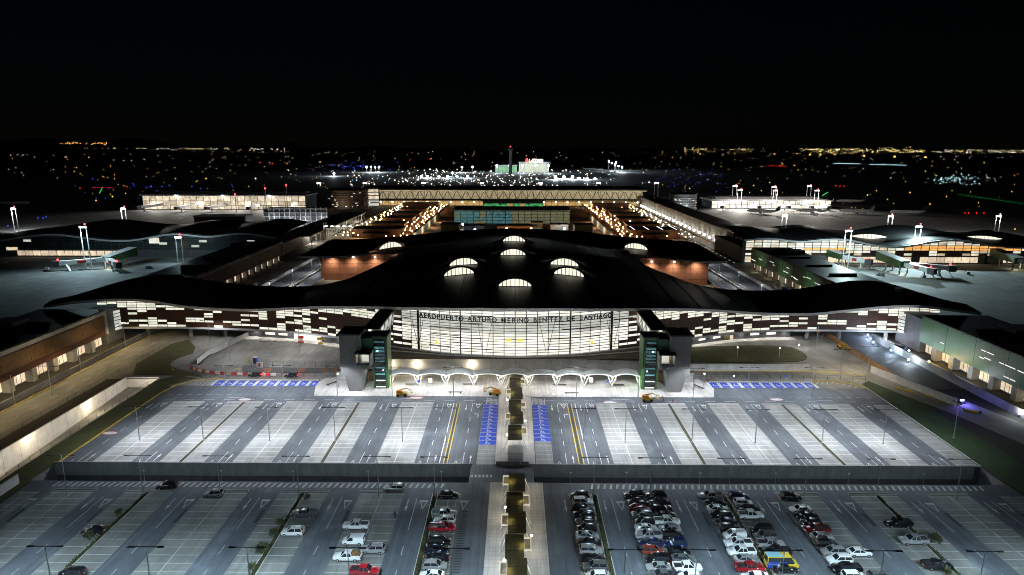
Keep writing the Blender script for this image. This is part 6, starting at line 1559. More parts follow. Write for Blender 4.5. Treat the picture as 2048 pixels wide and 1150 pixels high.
# ---- roads between the brick blocks and the connectors, behind the wings
rb = MB(); rw2 = MB(); 
for S in (-1, 1):
    for x0, x1 in ((112, 122), (126, 138)):
        a, b_ = sorted((S * x0, S * x1)); rb.rect(a, 262, b_, 520, .0)
struct('yard_road', rb, M['asphalt_road'])
for S in (-1, 1):
    for q, x0 in enumerate((111.6, 122.4, 125.6, 138.4)):
        W = thing('yard_barrier', 'pale road barrier behind the %s wing, %s from the brick block' % ('left' if S < 0 else 'right', ORD[q]), 'barrier', (S * x0, 262, 0), 0, 'road barriers behind the wings')
        for r in range(20): k = MB(); k.box(-.15, r * 9 + .05, 0, .15, r * 9 + 8.9, 1.0 if q != 3 else 1.9); k.build('panel', M['concrete_white'] if q != 2 else M['concrete'], W)
    for q in range(6):
        t = thing('yard_lamp', 'slim lamp post behind the %s wing, %s along the yard road' % ('left' if S < 0 else 'right', ORD[q]), 'lamp post', (S * 124, 284 + q * 34, 0), 0, 'lamp posts on the yard roads')
        k = MB(); k.cyl((0, 0, 0), (0, 0, 9), .14, .08, 6); k.build('pole', M['steel'], t); k = MB(); k.box(-1.4, -.2, 9, 1.4, .2, 9.15); k.build('lamp_head', M['dark'], t)
        lamp('SPOT', (0, 0, 8.8), 6500, (.88, .94, 1.0), t, (0, 0, 0), 155, .6, .8)
    for q in range(3):
        t = tag(MB().box(-2, -1, 0, 2, 1, 2.2).build('site_container', M['blue'] if q == 1 else M['concrete_white'], None, (S * 144.5, 330 + q * 9, 0), 1.5), '%s container behind the %s wing, %s in the line' % ('blue' if q == 1 else 'white', 'left' if S < 0 else 'right', ORD[q]), 'container', 'containers in the yard')
# ================================================================ OLD TERMINAL, CAR-PARK GARDENS, SATELLITES
old = thing('old_terminal', 'long old terminal with lit hall behind a dark zigzag truss', 'building', (0, 0, 0))
OY = 860.0
xl_ = AT(728, 380, OY)[0]; xr_ = AT(1286, 380, OY)[0]; zt_ = AT(1000, 380, OY)[1]; zm_ = AT(1000, 399, OY)[1]
k = MB(); k.box(xl_, OY + .6, 0, xr_, OY + 70, zt_ - .5); k.build('hall', M['wall_dark'], old)
k = MB(); k.box(xl_ - 6, OY - 5, zt_, xr_ + 6, OY + 74, zt_ + 1.6); k.build('roof', M['roof'], old)
nb = 46
for q in range(nb):
    xa = xl_ + (xr_ - xl_) * q / nb; xb = xl_ + (xr_ - xl_) * (q + 1) / nb
    k = MB(); k.box(xa + .25, OY, zm_ + 1, xb - .25, OY + .4, zt_ - .9); k.build('hall_window', M['old_pane'], old)
    k = MB(); k.box(xa + .25, OY, 1.0, xb - .25, OY + .4, zm_ - 1.2); k.build('lower_window', M['warm_dim'], old)
for q in range(30):
    xa = xl_ + (xr_ - xl_) * q / 30; xb = xl_ + (xr_ - xl_) * (q + 1) / 30; xm = (xa + xb) / 2
    k = MB(); k.bar((xa, OY - 1, zt_ - .4), (xm, OY - 1, zm_ + .4), .7); k.bar((xm, OY - 1, zm_ + .4), (xb, OY - 1, zt_ - .4), .7); k.build('truss_diagonal', M['dark'], old)
k = MB(); k.box(xl_, OY - 1.6, zm_ - .6, xr_, OY - .6, zm_ + .6); k.build('truss_chord', M['dark'], old)
k = MB(); k.box(xl_ - 4, OY - 4.6, zt_ - 1.6, xr_ + 4, OY - 3.8, zt_ - .1); k.build('roof_edge', M['old_pane'], old)
k = MB(); k.box(xl_ - 2, OY - 8, 7.0, xr_ + 2, OY - 3, 7.8); k.build('drop_off_canopy', M['concrete'], old)
for q in range(24):
    x = xl_ + (xr_ - xl_) * (q + .5) / 24; k = MB(); k.ball((x, OY - 7, 6.0), .9, 6, 5); k.build('canopy_lamp', M['white_lamp'], old)
lamp('SPOT', (-150, OY - 12, 6), 5000, (1, .8, .5), old, (-150, OY - 30, 0), 160, .8, 2); lamp('SPOT', (130, OY - 12, 6), 5000, (1, .8, .5), old, (130, OY - 30, 0), 160, .8, 2)
def barrel(px0, px1, pyt, yy, lab, m_):
    xa, zt = AT(px0, pyt, yy); xb, _ = AT(px1, pyt, yy); cx = (xa + xb) / 2; r_ = (xb - xa) / 2
    t = thing('rotunda', lab, 'building', (cx, yy + r_, 0))
    def arc(rad, n=28): return [(rad * math.cos(2 * math.pi * i / n), rad * math.sin(2 * math.pi * i / n)) for i in range(n)]
    k = MB(); k.prism(arc(r_ * .93), 0, zt - .6); k.build('drum', m_, t)
    for z in np.arange(3.0, zt - 2, 3.0): k = MB(); k.prism(arc(r_ * .97), z, z + .9); k.build('louvre_band', M['slat'] if px0 < 1000 else M['fascia'], t)
    k = MB(); k.prism(arc(r_ * 1.05), zt - .6, zt); k.build('roof', M['roof'], t)
    rs = random.Random(px0)
    for q in range(16):
        a = -math.pi / 2 + rs.uniform(-1.1, 1.1); z = rs.uniform(2, zt - 3); k = MB(); k.obox((r_ * .985 * math.cos(a), r_ * .985 * math.sin(a), z), (rs.uniform(1, 3), .4, .8), a + math.pi / 2); k.build('lit_window', M['pane'], t)
    lamp('SPOT', (-r_ * .2, -r_ - 16, 3), 5200, (1, .82, .5) if px0 < 1000 else (.85, .95, 1), t, (0, -r_, zt * .6), 130, 1.0, 2)
barrel(645, 728, 380, 815, 'drum shaped building with louvres left of the old terminal', M['wall_dark']); barrel(1346, 1402, 388, 800, 'pale drum shaped building right of the old terminal', M['concrete'])
k = MB(); xa, za = AT(727, 378, 852); xb, _ = AT(757, 378, 852); 
t = thing('glazed_block', 'bright glazed block between the drum and the truss hall', 'building', (0, 0, 0)); k.box(xa, 853, 0, xb, 870, za + 1); k.build('core', M['wall_dark'], t)
for q in range(5): k = MB(); k.box(xa + .5, 852.2, 1 + q * za / 5, xb - .5, 852.9, q * za / 5 + za / 5 - .3); k.build('lit_floor', M['apron_pane'] if q > 1 else M['pane_g'], t)
# hotel court in the middle
M['olive_pane'] = glow('olive_pane', (.55, .55, .32), .2, c2=(.05, .05, .025), scale=.8)
hotel = thing('court_building', 'low court building with teal lit glass front behind the terminal roof', 'building', (0, 0, 0)); HY = 655.0
xa, zt = AT(908, 421, HY); xb, _ = AT(1140, 421, HY)
k = MB(); k.box(xa, HY + .5, 0, xb, HY + 40, zt); k.build('block', M['wall_dark'], hotel); k = MB(); k.box(xa - 1, HY - 1.5, zt, xb + 1, HY + 41, zt + .9); k.build('roof', M['kerb'], hotel)
for q in range(18):
    for r_ in range(4):
        x0 = xa + (xb - xa) * q / 18; x1 = xa + (xb - xa) * (q + 1) / 18; k = MB(); k.box(x0 + .3, HY, .5 + r_ * (zt - 1) / 4, x1 - .3, HY + .4, .5 + (r_ + 1) * (zt - 1) / 4 - .4)
        u = random.Random(q * 5 + r_).random(); k.build('window', M['teal'] if (q < 9 and u < .85) else M['olive_pane'], hotel)
for dx, dy, w_, d_, h_, m_, lab in ((-38, 590, 18, 14, 6, 'wall_dark', 'low dark shed at the left of the court'), (0, 596, 34, 16, 5.5, 'brick', 'orange lit pavilion in the middle of the court'), (40, 592, 16, 14, 7, 'concrete_white', 'white cube pavilion at the right of the court'), (20, 600, 10, 8, 8, 'concrete_white', 'small white stair block in the court'), (-58, 575, 16, 16, 9, 'olive', 'olive stair house at the left end of the court'), (60, 575, 16, 16, 9, 'olive', 'olive stair house at the right end of the court')):
    t = thing('court_pavilion', lab, 'pavilion', (dx, dy, 0)); k = MB(); k.box(-w_ / 2, -d_ / 2, 0, w_ / 2, d_ / 2, h_); k.build('block', M[m_], t); k = MB(); k.box(-w_ / 2 - .6, -d_ / 2 - .6, h_, w_ / 2 + .6, d_ / 2 + .6, h_ + .6); k.build('roof', M['roof'] if dx != 40 else M['concrete_white'], t)
    k = MB(); k.box(-w_ * .3, -d_ / 2 - .08, .6, w_ * .3, -d_ / 2 - .02, 2.8); k.build('lit_front', M['shop'] if dx == 0 else M['teal'], t)
for x, y, e, c in ((-8, 578, 2600, (1, .62, .2)), (14, 578, 2600, (1, .62, .2)), (-36, 570, 1800, (.4, .9, 1.0)), (44, 578, 1500, (1, .95, .8)), (-50, 610, 1500, (.5, .9, 1)), (60, 600, 1500, (1, .9, .6))):
    t = thing('court_lamp', 'bright %s lamp in the court at %s' % ('orange' if c[2] < .3 else ('teal' if c[0] < .6 else 'pale'), {-8: 'the left of the pavilion', 14: 'the right of the pavilion', -36: 'the dark shed', 44: 'the white cube', -50: 'the left building edge', 60: 'the right building edge'}[x]), 'lamp', (x, y, 0), 0, 'lamps in the court')
    k = MB(); k.cyl((0, 0, 0), (0, 0, 4.2), .12, .1, 6); k.build('pole', M['steel'], t); k = MB(); k.ball((0, 0, 4.7), 1.0, 8, 6); k.build('globe', M['warm'] if c[2] < .3 else M['cool_lamp'], t); lamp('POINT', (0, -1.5, 5.4), e, c, t, radius=.6)
t = thing('green_lit_block', 'block with green lit windows before the truss hall', 'building', (0, 0, 0)); xa, zt = AT(966, 402, 780); xb, _ = AT(1086, 402, 780)
k = MB(); k.box(xa, 780.5, 0, xb, 800, zt); k.build('block', M['wall_dark'], t); M['green_pane'] = glow('green_pane', (.10, .55, .18), .5, c2=(.01, .06, .02), scale=.35)
for q in range(10): k = MB(); k.box(xa + (xb - xa) * q / 10 + .3, 780, 4, xa + (xb - xa) * (q + 1) / 10 - .3, 780.4, zt - 3); k.build('window', M['green_pane'] if q not in (4, 6) else M['warm_dim'], t)
k = MB(); k.box(xa - 2, 778, zt, xb + 2, 801, zt + 1); k.build('roof', M['roof'], t)
# bright side walls of the court
for x, lab in ((-84, 'pale lit side wall with yellow doors left of the court'), (80, 'pale lit side wall with yellow doors right of the court')):
    t = thing('court_side_wall', lab, 'wall', (x, 0, 0))
    for q in range(9):
        ya = 520 + q * 22; k = MB(); k.box(-.5, ya, 0, .5, ya + 21.6, 6.5); k.build('panel', M['concrete_white'], t)
        k = MB(); s = 1 if x < 0 else -1; k.box(s * .52 - .04, ya + 4, .2, s * .52 + .04, ya + 10, 4.0); k.build('door', M['yellow'], t)
    for q in range(4): lamp('POINT', ((1 if x < 0 else -1) * 5, 530 + q * 46, 4.5), 1500, (1, .85, .55), t, radius=.5)
k = MB(); k.rect(-160, 520, 160, 852, -.015); struct('garden_ground', k, M['terracotta'])
# globe lamps of the two gardens, sheds between them
_m = MB(); _m.cyl((0, 0, 0), (0, 0, 4.0), .1, .08, 5); gp = _m.mesh('pole', M['dark'])
_m = MB(); _m.ball((0, 0, 0), 1.0, 6, 4); gb = _m.mesh('globe', M['warm'])
gr_ = random.Random(12)
for side, lab in ((-1, 'left'), (1, 'right')):
    for ci, cx in enumerate((89.5, 94, 99, 106, 113, 126, 133, 139, 143, 147.5)):
        n = 19
        for q in range(n):
            y = 532 + q * 16.8 + gr_.uniform(-4, 4)
            if cx in (106, 113, 126, 133) and (gr_.random() < .3 or min(abs(y - v) for v in (560, 548, 610, 660, 710, 760, 815)) < 12): continue
            t = thing('garden_lamp', 'orange globe lamp in the %s garden, %s line from the court, %s lamp outwards' % (lab, ORD[ci], ORD[q]), 'lamp', (side * (cx + gr_.uniform(-2, 2)), y, 0), 0, 'globe lamps in the %s garden' % ('left' if side < 0 else 'right'))
            link('pole', gp, t); s = (.36 + .00050 * y) * gr_.uniform(.7, 1.15); link('globe', gb, t, (0, 0, 4.2), (0, 0, 0), (s, s, s))
    for q in range(9):
        y = 540 + q * 34
        for cx in (100, 138): 
            lt = lamp('POINT', (side * (cx - 4 if cx == 138 else cx), y, 3.6), 1000, (1.0, .55, .20), None, radius=1.0, name='garden_light')
    for q, (y, w_, d_, h_) in enumerate(((560, 42, 22, 7), (548, 22, 8, 4), (610, 30, 20, 6), (660, 30, 22, 6), (710, 30, 22, 6), (760, 30, 24, 6), (815, 44, 14, 8))):
        t = thing('garden_shed', 'flat roofed dark shed in the %s garden, %s from the terminal' % ('left' if side < 0 else 'right', ORD[q]), 'shed', (side * 119, y, 0), 0, 'sheds in the gardens')
        k = MB(); k.box(-w_ / 2, -d_ / 2, 0, w_ / 2, d_ / 2, h_); k.build('wall', M['brown'], t); k = MB(); k.box(-w_ / 2 - .8, -d_ / 2 - .8, h_, w_ / 2 + .8, d_ / 2 + .8, h_ + .7); k.build('roof', M['roof'], t)
        if side > 0 and q == 0:
            M['pink_strip'] = glow('pink_strip', (1.0, .75, .95), 1.4)
            for r_ in range(4): k = MB(); xx = -18 + r_ * 12; k.box(xx, -d_ / 2 - .8, h_ + .7, xx + .7, d_ / 2 + .8, h_ + .85); k.build('roof_light_strip', M['pink_strip'], t)
    for x0 in (86, 150):
        k = MB(); 
        for q in range(40): k.box(side * x0 - 1.2, 530 + q * 8, 4.6, side * x0 + 1.2, 530 + q * 8 + 3.2, 4.75)
        for q in (-1.3, 1.3): k.box(side * x0 + q - .15, 528, 4.4, side * x0 + q + .15, 850, 4.8)
        o = k.build('pergola', M['dark']); tag(o, 'long dark pergola on the %s edge of the %s garden' % ('inner' if x0 == 86 else 'outer', 'left' if side < 0 else 'right'), 'pergola', 'pergolas of the gardens')
# left approach: bus canopy, ramp block, footbridge
t = thing('bus_canopy', 'dark roofed bus canopy glowing underneath beyond the left wing', 'canopy', (0, 0, 0)); pa = G(560, 470, 7); pb = G(715, 418, 7)
k = MB(); P = [(-186, 500, 7.2), (-160, 500, 7.2), (-160, 690, 7.2), (-186, 690, 7.2)]; k.prism([p[:2] for p in P], 7.2, 8.2); k.build('roof', M['roof'], t)
for q in range(16): k = MB(); k.cyl((-160.8, 504 + q * 12, 0), (-160.8, 504 + q * 12, 7.2), .25, .25, 6); k.build('column', M['white_steel'], t)
for q in range(12): k = MB(); k.box(-161.6, 505 + q * 15.5, 6.6, -161.0, 514 + q * 15.5, 6.95); k.build('strip_lamp', M['pane_c'], t)
for q in range(6): lamp('POINT', (-163, 512 + q * 32, 5.6), 1700, (1, .9, .7), t, radius=.8)
k = MB(); k.rect(-176, 498, -122, 700, .0); struct('bus_forecourt', k, M['concrete_white'])
t = thing('footbridge', 'lit footbridge from a grey lift block across the left approach', 'bridge', (0, 0, 0)); k = MB(); xa, _ = AT(631, 470, 540); k.box(xa, 536, 0, xa + 8, 544, 14); k.build('lift_block', M['concrete'], t); k = MB(); k.box(xa + 8, 538, 8, xa + 34, 542, 8.6); k.box(xa + 8, 538, 11.4, xa + 34, 542, 11.8); k.build('deck', M['white_steel'], t)
for q in range(5): k = MB(); k.box(xa + 9 + q * 5, 537.8, 10.6, xa + 11 + q * 5, 538, 11.2); k.build('bridge_lamp', M['white_lamp'], t)
t = thing('lattice_hall', 'white lattice fronted hall beyond the dark pier', 'building', (0, 0, 0)); xa, zt = AT(548, 418, 640); xb, _ = AT(612, 410, 660)
k = MB(); k.box(-250, 640, 0, -186, 660, 16); k.build('block', M['wall_dark'], t)
for q in range(13): k = MB(); k.box(-250 + q * 5.2, 638.6, 0, -249.5 + q * 5.2, 639.4, 18); k.build('lattice_post', M['white_steel'], t)
for z in (4, 8, 12, 16): k = MB(); k.box(-250, 638.4, z, -186, 639.3, z + .5); k.build('lattice_rail', M['white_steel'], t)
for q in range(4): lamp('POINT', (-240 + q * 16, 634, 6), 1600, (.9, .95, 1), t, radius=1)
k = MB(); k.box(-300, 600, 0, -252, 618, 13); t2 = thing('brown_hall', 'brown hall with pale frame beyond the dark pier', 'building', (0, 0, 0)); k.build('block', M['brown'], t2); k = MB(); k.box(-300.4, 599, 12, -251.6, 600, 13.4); k.box(-252.6, 599, 0, -251.6, 600, 12); k.build('frame', M['kerb'], t2)
# satellite halls
def satellite(lab, px0, px1, pyt, pyb, yy, n, m_):
    xa, zt = AT(px0, pyt, yy); xb, _ = AT(px1, pyt, yy); t = thing('satellite_hall', lab, 'building', (0, 0, 0))
    k = MB(); k.box(xa, yy + .6, 0, xb, yy + 45, zt); k.build('block', M['wall_dark'], t); k = MB(); k.box(xa - 2, yy - 2, zt, xb + 2, yy + 47, zt + 1.2); k.build('roof', M['fascia'], t); k = MB(); k.box(xa + 10, yy + 20, zt + 1.2, xb - 6, yy + 40, zt + 4); k.build('roof_monitor', M['wall_dark'], t)
    for q in range(n):
        x0 = xa + (xb - xa) * q / n; x1 = xa + (xb - xa) * (q + 1) / n
        for z0, z1 in ((.6, 5.2), (5.8, 10.4), (11.0, zt - .6)):
            k = MB(); k.box(x0 + .35, yy, z0, x1 - .35, yy + .4, z1); k.build('glass_pane', m_ if random.Random(q + int(z0)).random() < .85 else M['apron_pane'], t)
    for q in range(6): lamp('SPOT', (xa + (xb - xa) * (q + .5) / 6, yy - 3, zt), 26000, (1, .93, .84), t, (xa + (xb - xa) * (q + .5) / 6, yy - 40, 0), 150, .8, 1.5)
    for q in range(7):
        x = xa + (xb - xa) * (q + .5) / 7; k = MB(); k.ball((x, yy - 3, zt - .5 if q % 2 else zt * .4), 1.1 if q % 2 else 1.5, 6, 5); k.build('flood_lamp', M['cool_lamp'] if q % 2 else M['white_lamp'], t)
    rs = random.Random(px0)
    for q in range(5):
        x = xa + (xb - xa) * (q + .6) / 5; b_ = thing('boarding_bridge', 'grey boarding bridge at the %s satellite hall, %s from the left' % ('left' if px0 < 1000 else 'right', ORD[q]), 'boarding bridge', (x, yy, 0), rs.uniform(-.5, .5), 'boarding bridges of the satellites')
        k = MB(); k.bar((0, 0, 6.5), (0, -30, 5), 3, 3); k.build('tunnel', M['fascia'], b_); k = MB(); k.box(-2.2, -34, 3, 2.2, -29, 6.5); k.build('cab', M['wall_dark'], b_); k = MB(); k.bar((0, -24, 0), (0, -24, 4), 1.2); k.build('drive_column', M['steel'], b_)
    return t
satellite('bright glazed satellite hall beyond the dark pier', 284, 610, 391, 420, 800, 24, M['apron_pane']); satellite('bright glazed satellite hall beyond the glazed pier', 1424, 1663, 402, 424, 835, 20, M['pane'])
for px, pyt, lab in ((1470, 372, 'white floodlight mast behind the right satellite hall, first'), (1548, 374, 'white floodlight mast behind the right satellite hall, second'), (1619, 372, 'white floodlight mast behind the right satellite hall, third')):
    x, z = AT(px, pyt, 890); mast(0, 0, z, lab, 0, loc=(x, 890), sz=1.4, hl='white_lamp')
for px, pyt, lab in ((1480, 380, 'white floodlight mast before the right satellite hall, first'), (1551, 381, 'white floodlight mast before the right satellite hall, second'), (1634, 381, 'white floodlight mast before the right satellite hall, third')):
    x, z = AT(px, pyt, 825); mast(0, 0, z, lab, 90000, (1, .92, .82), (0, -60, -z), loc=(x, 825), sz=1.3, hl='white_lamp')
for i, px in enumerate((638, 730, 847, 964, 1081, 1197, 1313)):
    x, z = AT(px, 366, 1010); mast(0, 0, z, 'twin floodlight mast rising behind the old terminal, %s from the left' % ORD[i], 0, loc=(x, 1010), sz=1.5, red=False, hl='white_lamp')
for px, pyt, lab in ((530, 378, 'thin red tipped mast at the left satellite hall'), (572, 372, 'tall thin red tipped mast right of the left satellite hall'), (470, 390, 'thin red tipped mast before the left satellite hall')):
    x, z = AT(px, pyt, 780); t = thing('warning_mast', lab, 'mast', (x, 780, 0)); k = MB(); k.cyl((0, 0, 0), (0, 0, z), .5, .35, 6); k.build('pole', M['steel'], t); k = MB(); k.ball((0, 0, z + .8), 1.0, 6, 5); k.build('lamp', M['red_lamp'], t)
# ================================================================ FAR FIELD
x, _ = AT(1021, 340, 1850); zt = AT(1021, 293, 1850)[1]
t = thing('control_tower', 'slim dark control tower standing before the lit hangar', 'tower', (x, 1850, 0)); k = MB(); k.cyl((0, 0, 0), (0, 0, zt - 12), 5.0, 4.2, 12); k.build('shaft', M['wall_dark'], t); k = MB(); k.cyl((0, 0, zt - 12), (0, 0, zt - 8), 4.2, 8, 12); k.cyl((0, 0, zt - 4), (0, 0, zt - 2), 8.4, 7, 12); k.build('cab_frame', M['wall_dark'], t); k = MB(); k.cyl((0, 0, zt - 8), (0, 0, zt - 4), 8, 8.2, 12); k.build('cab_glass', M['glass'], t); k = MB(); k.ball((0, 0, zt), 1.4, 6, 5); k.build('lamp', M['red_lamp'], t)
def far_block(lab, px0, px1, pyt, yy, m_, lit=None, depth=60, name='hangar', cat='hangar'):
    xa, zt = AT(px0, pyt, yy); xb, _ = AT(px1, pyt, yy); t = thing(name, lab, cat, ((xa + xb) / 2, yy, 0)); w = (xb - xa) / 2
    k = MB(); k.box(-w, .8, 0, w, depth, zt); k.build('block', M[m_], t); k = MB(); k.box(-w - 2, -1, zt, w + 2, depth + 2, zt + 2); k.build('roof', M['concrete'], t)
    if lit:
        for q in range(6): k = MB(); k.box(-w + 2 * w * q / 6 + .5, -.2, 1, -w + 2 * w * (q + 1) / 6 - .5, .5, zt - 3); k.build('lit_door', M[lit], t)
    return t, xa, xb, zt
M['far_olive'] = glow('far_olive', (.75, .72, .52), .08, c2=(.22, .20, .12), scale=.12)
M['far_white'] = glow('far_white', (1.0, .93, .76), .95)
M['far_green'] = glow('far_green', (.25, .5, .25), .14, c2=(.05, .12, .05), scale=.1)
t, xa, xb, zt = far_block('pale lit hangar with an illuminated sign on its roof edge', 1038, 1098, 325, 2090, 'concrete', 'far_olive')
cu = bpy.data.curves.new('sign', 'FONT'); cu.body = 'LATAM'; cu.size = 14.0; cu.extrude = .4; cu.materials.append(M['white_lamp']); tmp = bpy.data.objects.new('tmp', cu); lm = bpy.data.meshes.new_from_object(tmp); bpy.data.objects.remove(tmp)
link('roof_sign', lm, t, (-16, -1.5, zt - 1 + 2.2), (math.pi / 2, 0, 0)); k = MB(); k.add([(-27, -1.5, zt + 2.5), (-19, -1.5, zt + 2.5), (-21, -1.5, zt + 14), (-26, -1.5, zt + 11)], [(0, 1, 2, 3)]); k.build('sign_mark', M['tail_lit'], t)
far_block('low green lit hangar beside the control tower', 990, 1034, 331, 2090, 'wall_dark', 'far_green')
far_block('bright white lit cargo shed right of the control tower', 1111, 1146, 358, 1640, 'concrete', 'far_white', 30, 'cargo_shed', 'shed')
far_block('dim blue lit shed beside the bright cargo shed', 1149, 1190, 363, 1640, 'wall_dark', None, 30, 'cargo_shed', 'shed')
for i, (px, py, yy) in enumerate(((1111, 354, 1630), (1128, 354, 1630), (1145, 354, 1630), (1158, 357, 1630), (1174, 358, 1630), (1190, 358, 1630), (994, 331, 2060), (1019, 331, 2060), (1045, 331, 2060), (1071, 331, 2060), (1097, 331, 2060), (843, 353, 1700), (855, 353, 1700), (878, 353, 1700), (895, 353, 1700), (914, 353, 1700), (935, 353, 1700), (905, 346, 1800), (924, 334, 2100), (945, 334, 2100), (668, 347, 1800), (733, 334, 2100), (742, 334, 2100), (750, 334, 2100), (758, 334, 2100), (1224, 326, 2300), (1230, 329, 2250), (1237, 332, 2200), (1244, 334, 2150), (1218, 323, 2400), (1232, 325, 2350))):
    x, z = AT(px, py, yy); ci = next(c for c in range(6) if i < (6, 11, 18, 20, 25, 99)[c]); c0 = (0, 6, 11, 18, 20, 25)[ci]
    t = thing('far_floodlight', '%s glaring floodlight %s' % (ORD[i - c0], ('above the bright cargo shed', 'before the lit hangars', 'in the cargo yard left of the control tower', 'above the sheds left of the hangars', 'in the far left cargo yard', 'over the aircraft right of the hangars')[ci]), 'floodlight', (x, yy, 0), 0, 'distant floodlights')
    k = MB(); k.cyl((0, 0, 0), (0, 0, z), .5, .4, 5); k.build('pole', M['steel'], t); k = MB(); k.ball((0, 0, z), 3.0 if i > 5 else 3.6, 8, 6); k.build('lamp', M['cool_lamp'], t)
    if i % 2 == 0: lamp('POINT', (0, -8, max(6, z)), 90000, (.8, .92, 1), t, radius=3)
for i, (px, py) in enumerate(((1205, 346), (1218, 348), (1195, 341), (1178, 340), (975, 348))):
    x, y = G(px, py); aircraft('white aircraft parked by the distant hangars, %s' % ['third from the right', 'rightmost', 'second from the right lamps', 'next to the hangar', 'left of the control tower'][i], x, y, 2.6, 42, M['dark_pane'], 'aircraft by the distant hangars')
far = MB(); far.rect(-900, 1000, 900, 2400, -.03); struct('far_apron', far, M['apron'])
# hills on the horizon
hl_ = MB(); hr = random.Random(5); N = 160; prev = None
for i in range(N + 1):
    a = -1.0 + 2.0 * i / N; r1, r2 = 9000., 16000.
    h = 60 + 70 * math.sin(i * .11 + 1) ** 2 + 40 * math.sin(i * .37) ** 2 + hr.uniform(0, 16)
    h *= .75 if i < 55 else (.3 if i < 110 else .4)
    cur = ((r1 * math.sin(a), r1 * math.cos(a), -1.), (r1 * 1.35 * math.sin(a), r1 * 1.35 * math.cos(a), h), (r2 * math.sin(a), r2 * math.cos(a), h * 2.1))
    if prev: hl_.add([*prev, *cur], [(0, 3, 4, 1), (1, 4, 5, 2)])
    prev = cur
struct('hills', hl_, M['soil'])
# city, runway and taxiway lights
def lights(name, lab, m_, pts, rad):
    k = MB()
    for px, py, s in pts:
        if py < 301.5:
            d = 9200.0; x, z = AT(px, py, d); y = d
        else:
            x, y = G(px, py, 3.0); z = 3.0
            if y > 9000: f_ = 9000 / y; x *= f_; z = CAM_H + (z - CAM_H) * f_; y = 9000
        r_ = rad * s * math.hypot(x, y) / 1290.
        P = [(x + r_, y, z), (x - r_, y, z), (x, y + r_, z), (x, y - r_, z), (x, y, z + r_), (x, y, z - r_)]
        k.add(P, [(0, 2, 4), (2, 1, 4), (1, 3, 4), (3, 0, 4), (2, 0, 5), (1, 2, 5), (3, 1, 5), (0, 3, 5)])
    o = k.build(name, m_); tag(o, lab, 'lights', kind='stuff'); return o
rs = random.Random(99); g_ = lambda m_, s: rs.gauss(m_, s)
cw, cyel, cor, cte, cbl, cre, cgr, cam_ = ([] for _ in range(8))
cl_ = [(rs.uniform(1375, 2060), rs.uniform(8, 34)) for _ in range(26)]
for _ in range(430):
    c_ = rs.choice(cl_); px = min(2060, max(1370, g_(c_[0], c_[1]))); py = 295.0 + abs(g_(0, 6.5)) * (.7 + .5 * rs.random()) + 5 * (px - 1375) / 700
    (cyel if rs.random() < (.8 if px < 1850 else .4) else cw).append((px, py, rs.uniform(.3, .8)))
for _ in range(45): cyel.append((rs.uniform(1700, 1860), g_(300, 3.5), rs.uniform(.5, 1.0)))
for px, py in ((1549, 309), (1594, 309), (1620, 310), (1641, 310), (1669, 310), (1728, 312), (1789, 314), (1851, 315)): cor.append((px, py, 1.9))
for _ in range(150):
    px = rs.uniform(0, 570); py = 296 + abs(g_(0, 2.6)); (cw if rs.random() < .6 else cyel).append((px, py, rs.uniform(.35, .85)))
for _ in range(40): cor.append((rs.uniform(120, 215), g_(286.5, 1.5), rs.uniform(.4, .8)))
for _ in range(420):
    px = rs.uniform(0, 2048); py = 302 + 60 * rs.random() ** 1.6; (cw if rs.random() < .55 else (cyel if rs.random() < .5 else cor)).append((px, py, rs.uniform(.22, .6)))
for q in range(16): cte.append((1668 + q * 3.4, 326.5 + .08 * q, .75))
for q in range(20): cte.append((1741 + q * 3.7, 328.5 + .1 * q, .75))
for _ in range(70): cte.append((g_(1905, 30), g_(359, 6), rs.uniform(.4, 1.0)))
for _ in range(260): cw.append((g_(950, 130), rs.uniform(338, 372), rs.uniform(.6, 1.5)))
for _ in range(80): cte.append((rs.uniform(700, 1230), rs.uniform(340, 368), rs.uniform(.5, 1.1)))
for _ in range(70): cbl.append((g_(710, 36), g_(331, 5), rs.uniform(.4, .75)))
for _ in range(40): cbl.append((rs.uniform(150, 480), g_(383, 10), rs.uniform(.5, .95)))
for _ in range(50): cbl.append((rs.uniform(1290, 1460), g_(358, 11), rs.uniform(.4, .75)))
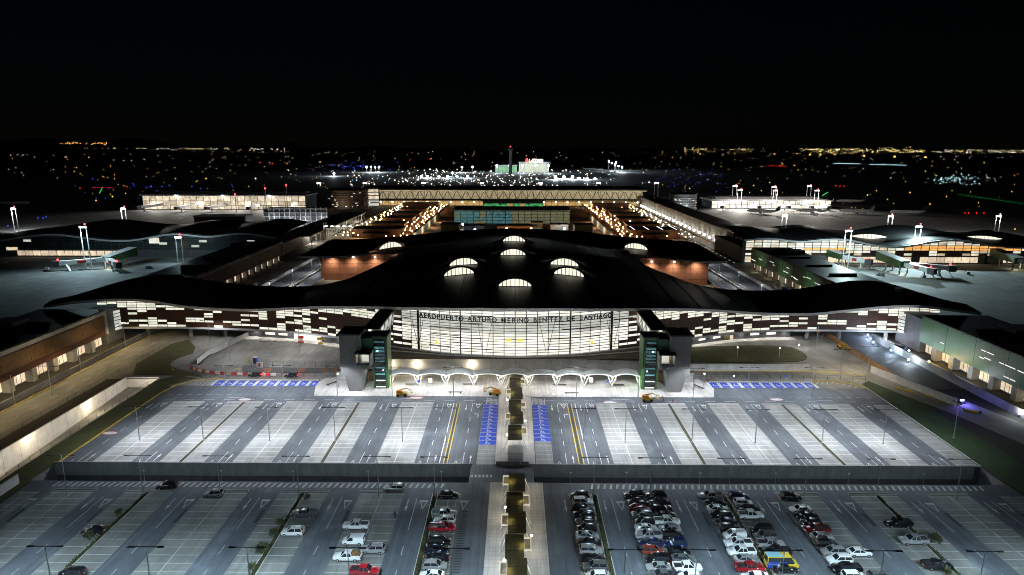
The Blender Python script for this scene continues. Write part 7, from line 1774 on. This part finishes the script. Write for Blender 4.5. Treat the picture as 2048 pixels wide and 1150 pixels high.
for px, py in ((86, 436), (92, 434), (76, 436), (16, 452)): cbl.append((px, py, 1.2))
for q in range(14): cre.append((185 + q * 3.2, 375 - q * .05, .55))
for px, py in ((160, 376), (254, 373), (1672, 371), (1680, 372), (1688, 372), (1930, 426), (1937, 426), (1953, 426), (1968, 426), (520, 325), (545, 327), (575, 327), (1560, 331), (1545, 331), (860, 318), (820, 320)): cre.append((px, py, 1.15))
for q in range(10): cre.append((1537 + q * 4, 331 + q * .3, .5))
for q in range(9): cgr.append((199 + q * .7, 386 - q * 1.3, .7))
for q in range(9): cgr.append((1645 + q * 1.3, 391 - q * .8, .7))
for q in range(22): cgr.append((1920 + q * 6.2, 389 + q * .9, .55))
for _ in range(46): cam_.append((rs.uniform(120, 1000), rs.uniform(330, 395), rs.uniform(.5, .9)))
for _ in range(60): cam_.append((rs.uniform(1300, 2040), rs.uniform(325, 420), rs.uniform(.5, .95)))
for px, py in ((192, 401), (225, 393), (1820, 385), (1735, 390), (1860, 408), (2030, 458), (640, 324), (412, 357)): cam_.append((px, py, 1.3))
def G_(n, c, s): return glow(n, c, s)
lights('city_lights', 'white lights of the distant city on the horizon', G_('lt_white', (1, .93, .80), 1.0), cw, 1.2)
lights('city_lights', 'yellow lights of the distant city on the horizon', G_('lt_yellow', (1, .74, .25), 1.0), cyel, 1.2)
lights('city_lights', 'orange lights scattered over the distant plain', G_('lt_orange', (1, .50, .10), 1.1), cor, 1.3)
lights('yard_lights', 'teal white lights of distant yards', G_('lt_teal', (.55, .92, 1), 1.0), cte, 1.15)
lights('taxiway_lights', 'blue taxiway lights scattered over the dark airfield', G_('lt_blue', (.06, .10, 1), 1.0), cbl, .95)
lights('runway_lights', 'red runway lights on the dark airfield', G_('lt_red', (1, .03, .02), 1.1), cre, .95)
lights('runway_lights', 'green runway lights on the dark airfield', G_('lt_green', (.05, 1, .2), .8), cgr, .9)
lights('runway_lights', 'amber lights dotted over the dark airfield', G_('lt_amber', (1, .62, .10), .8), cam_, 1.1)
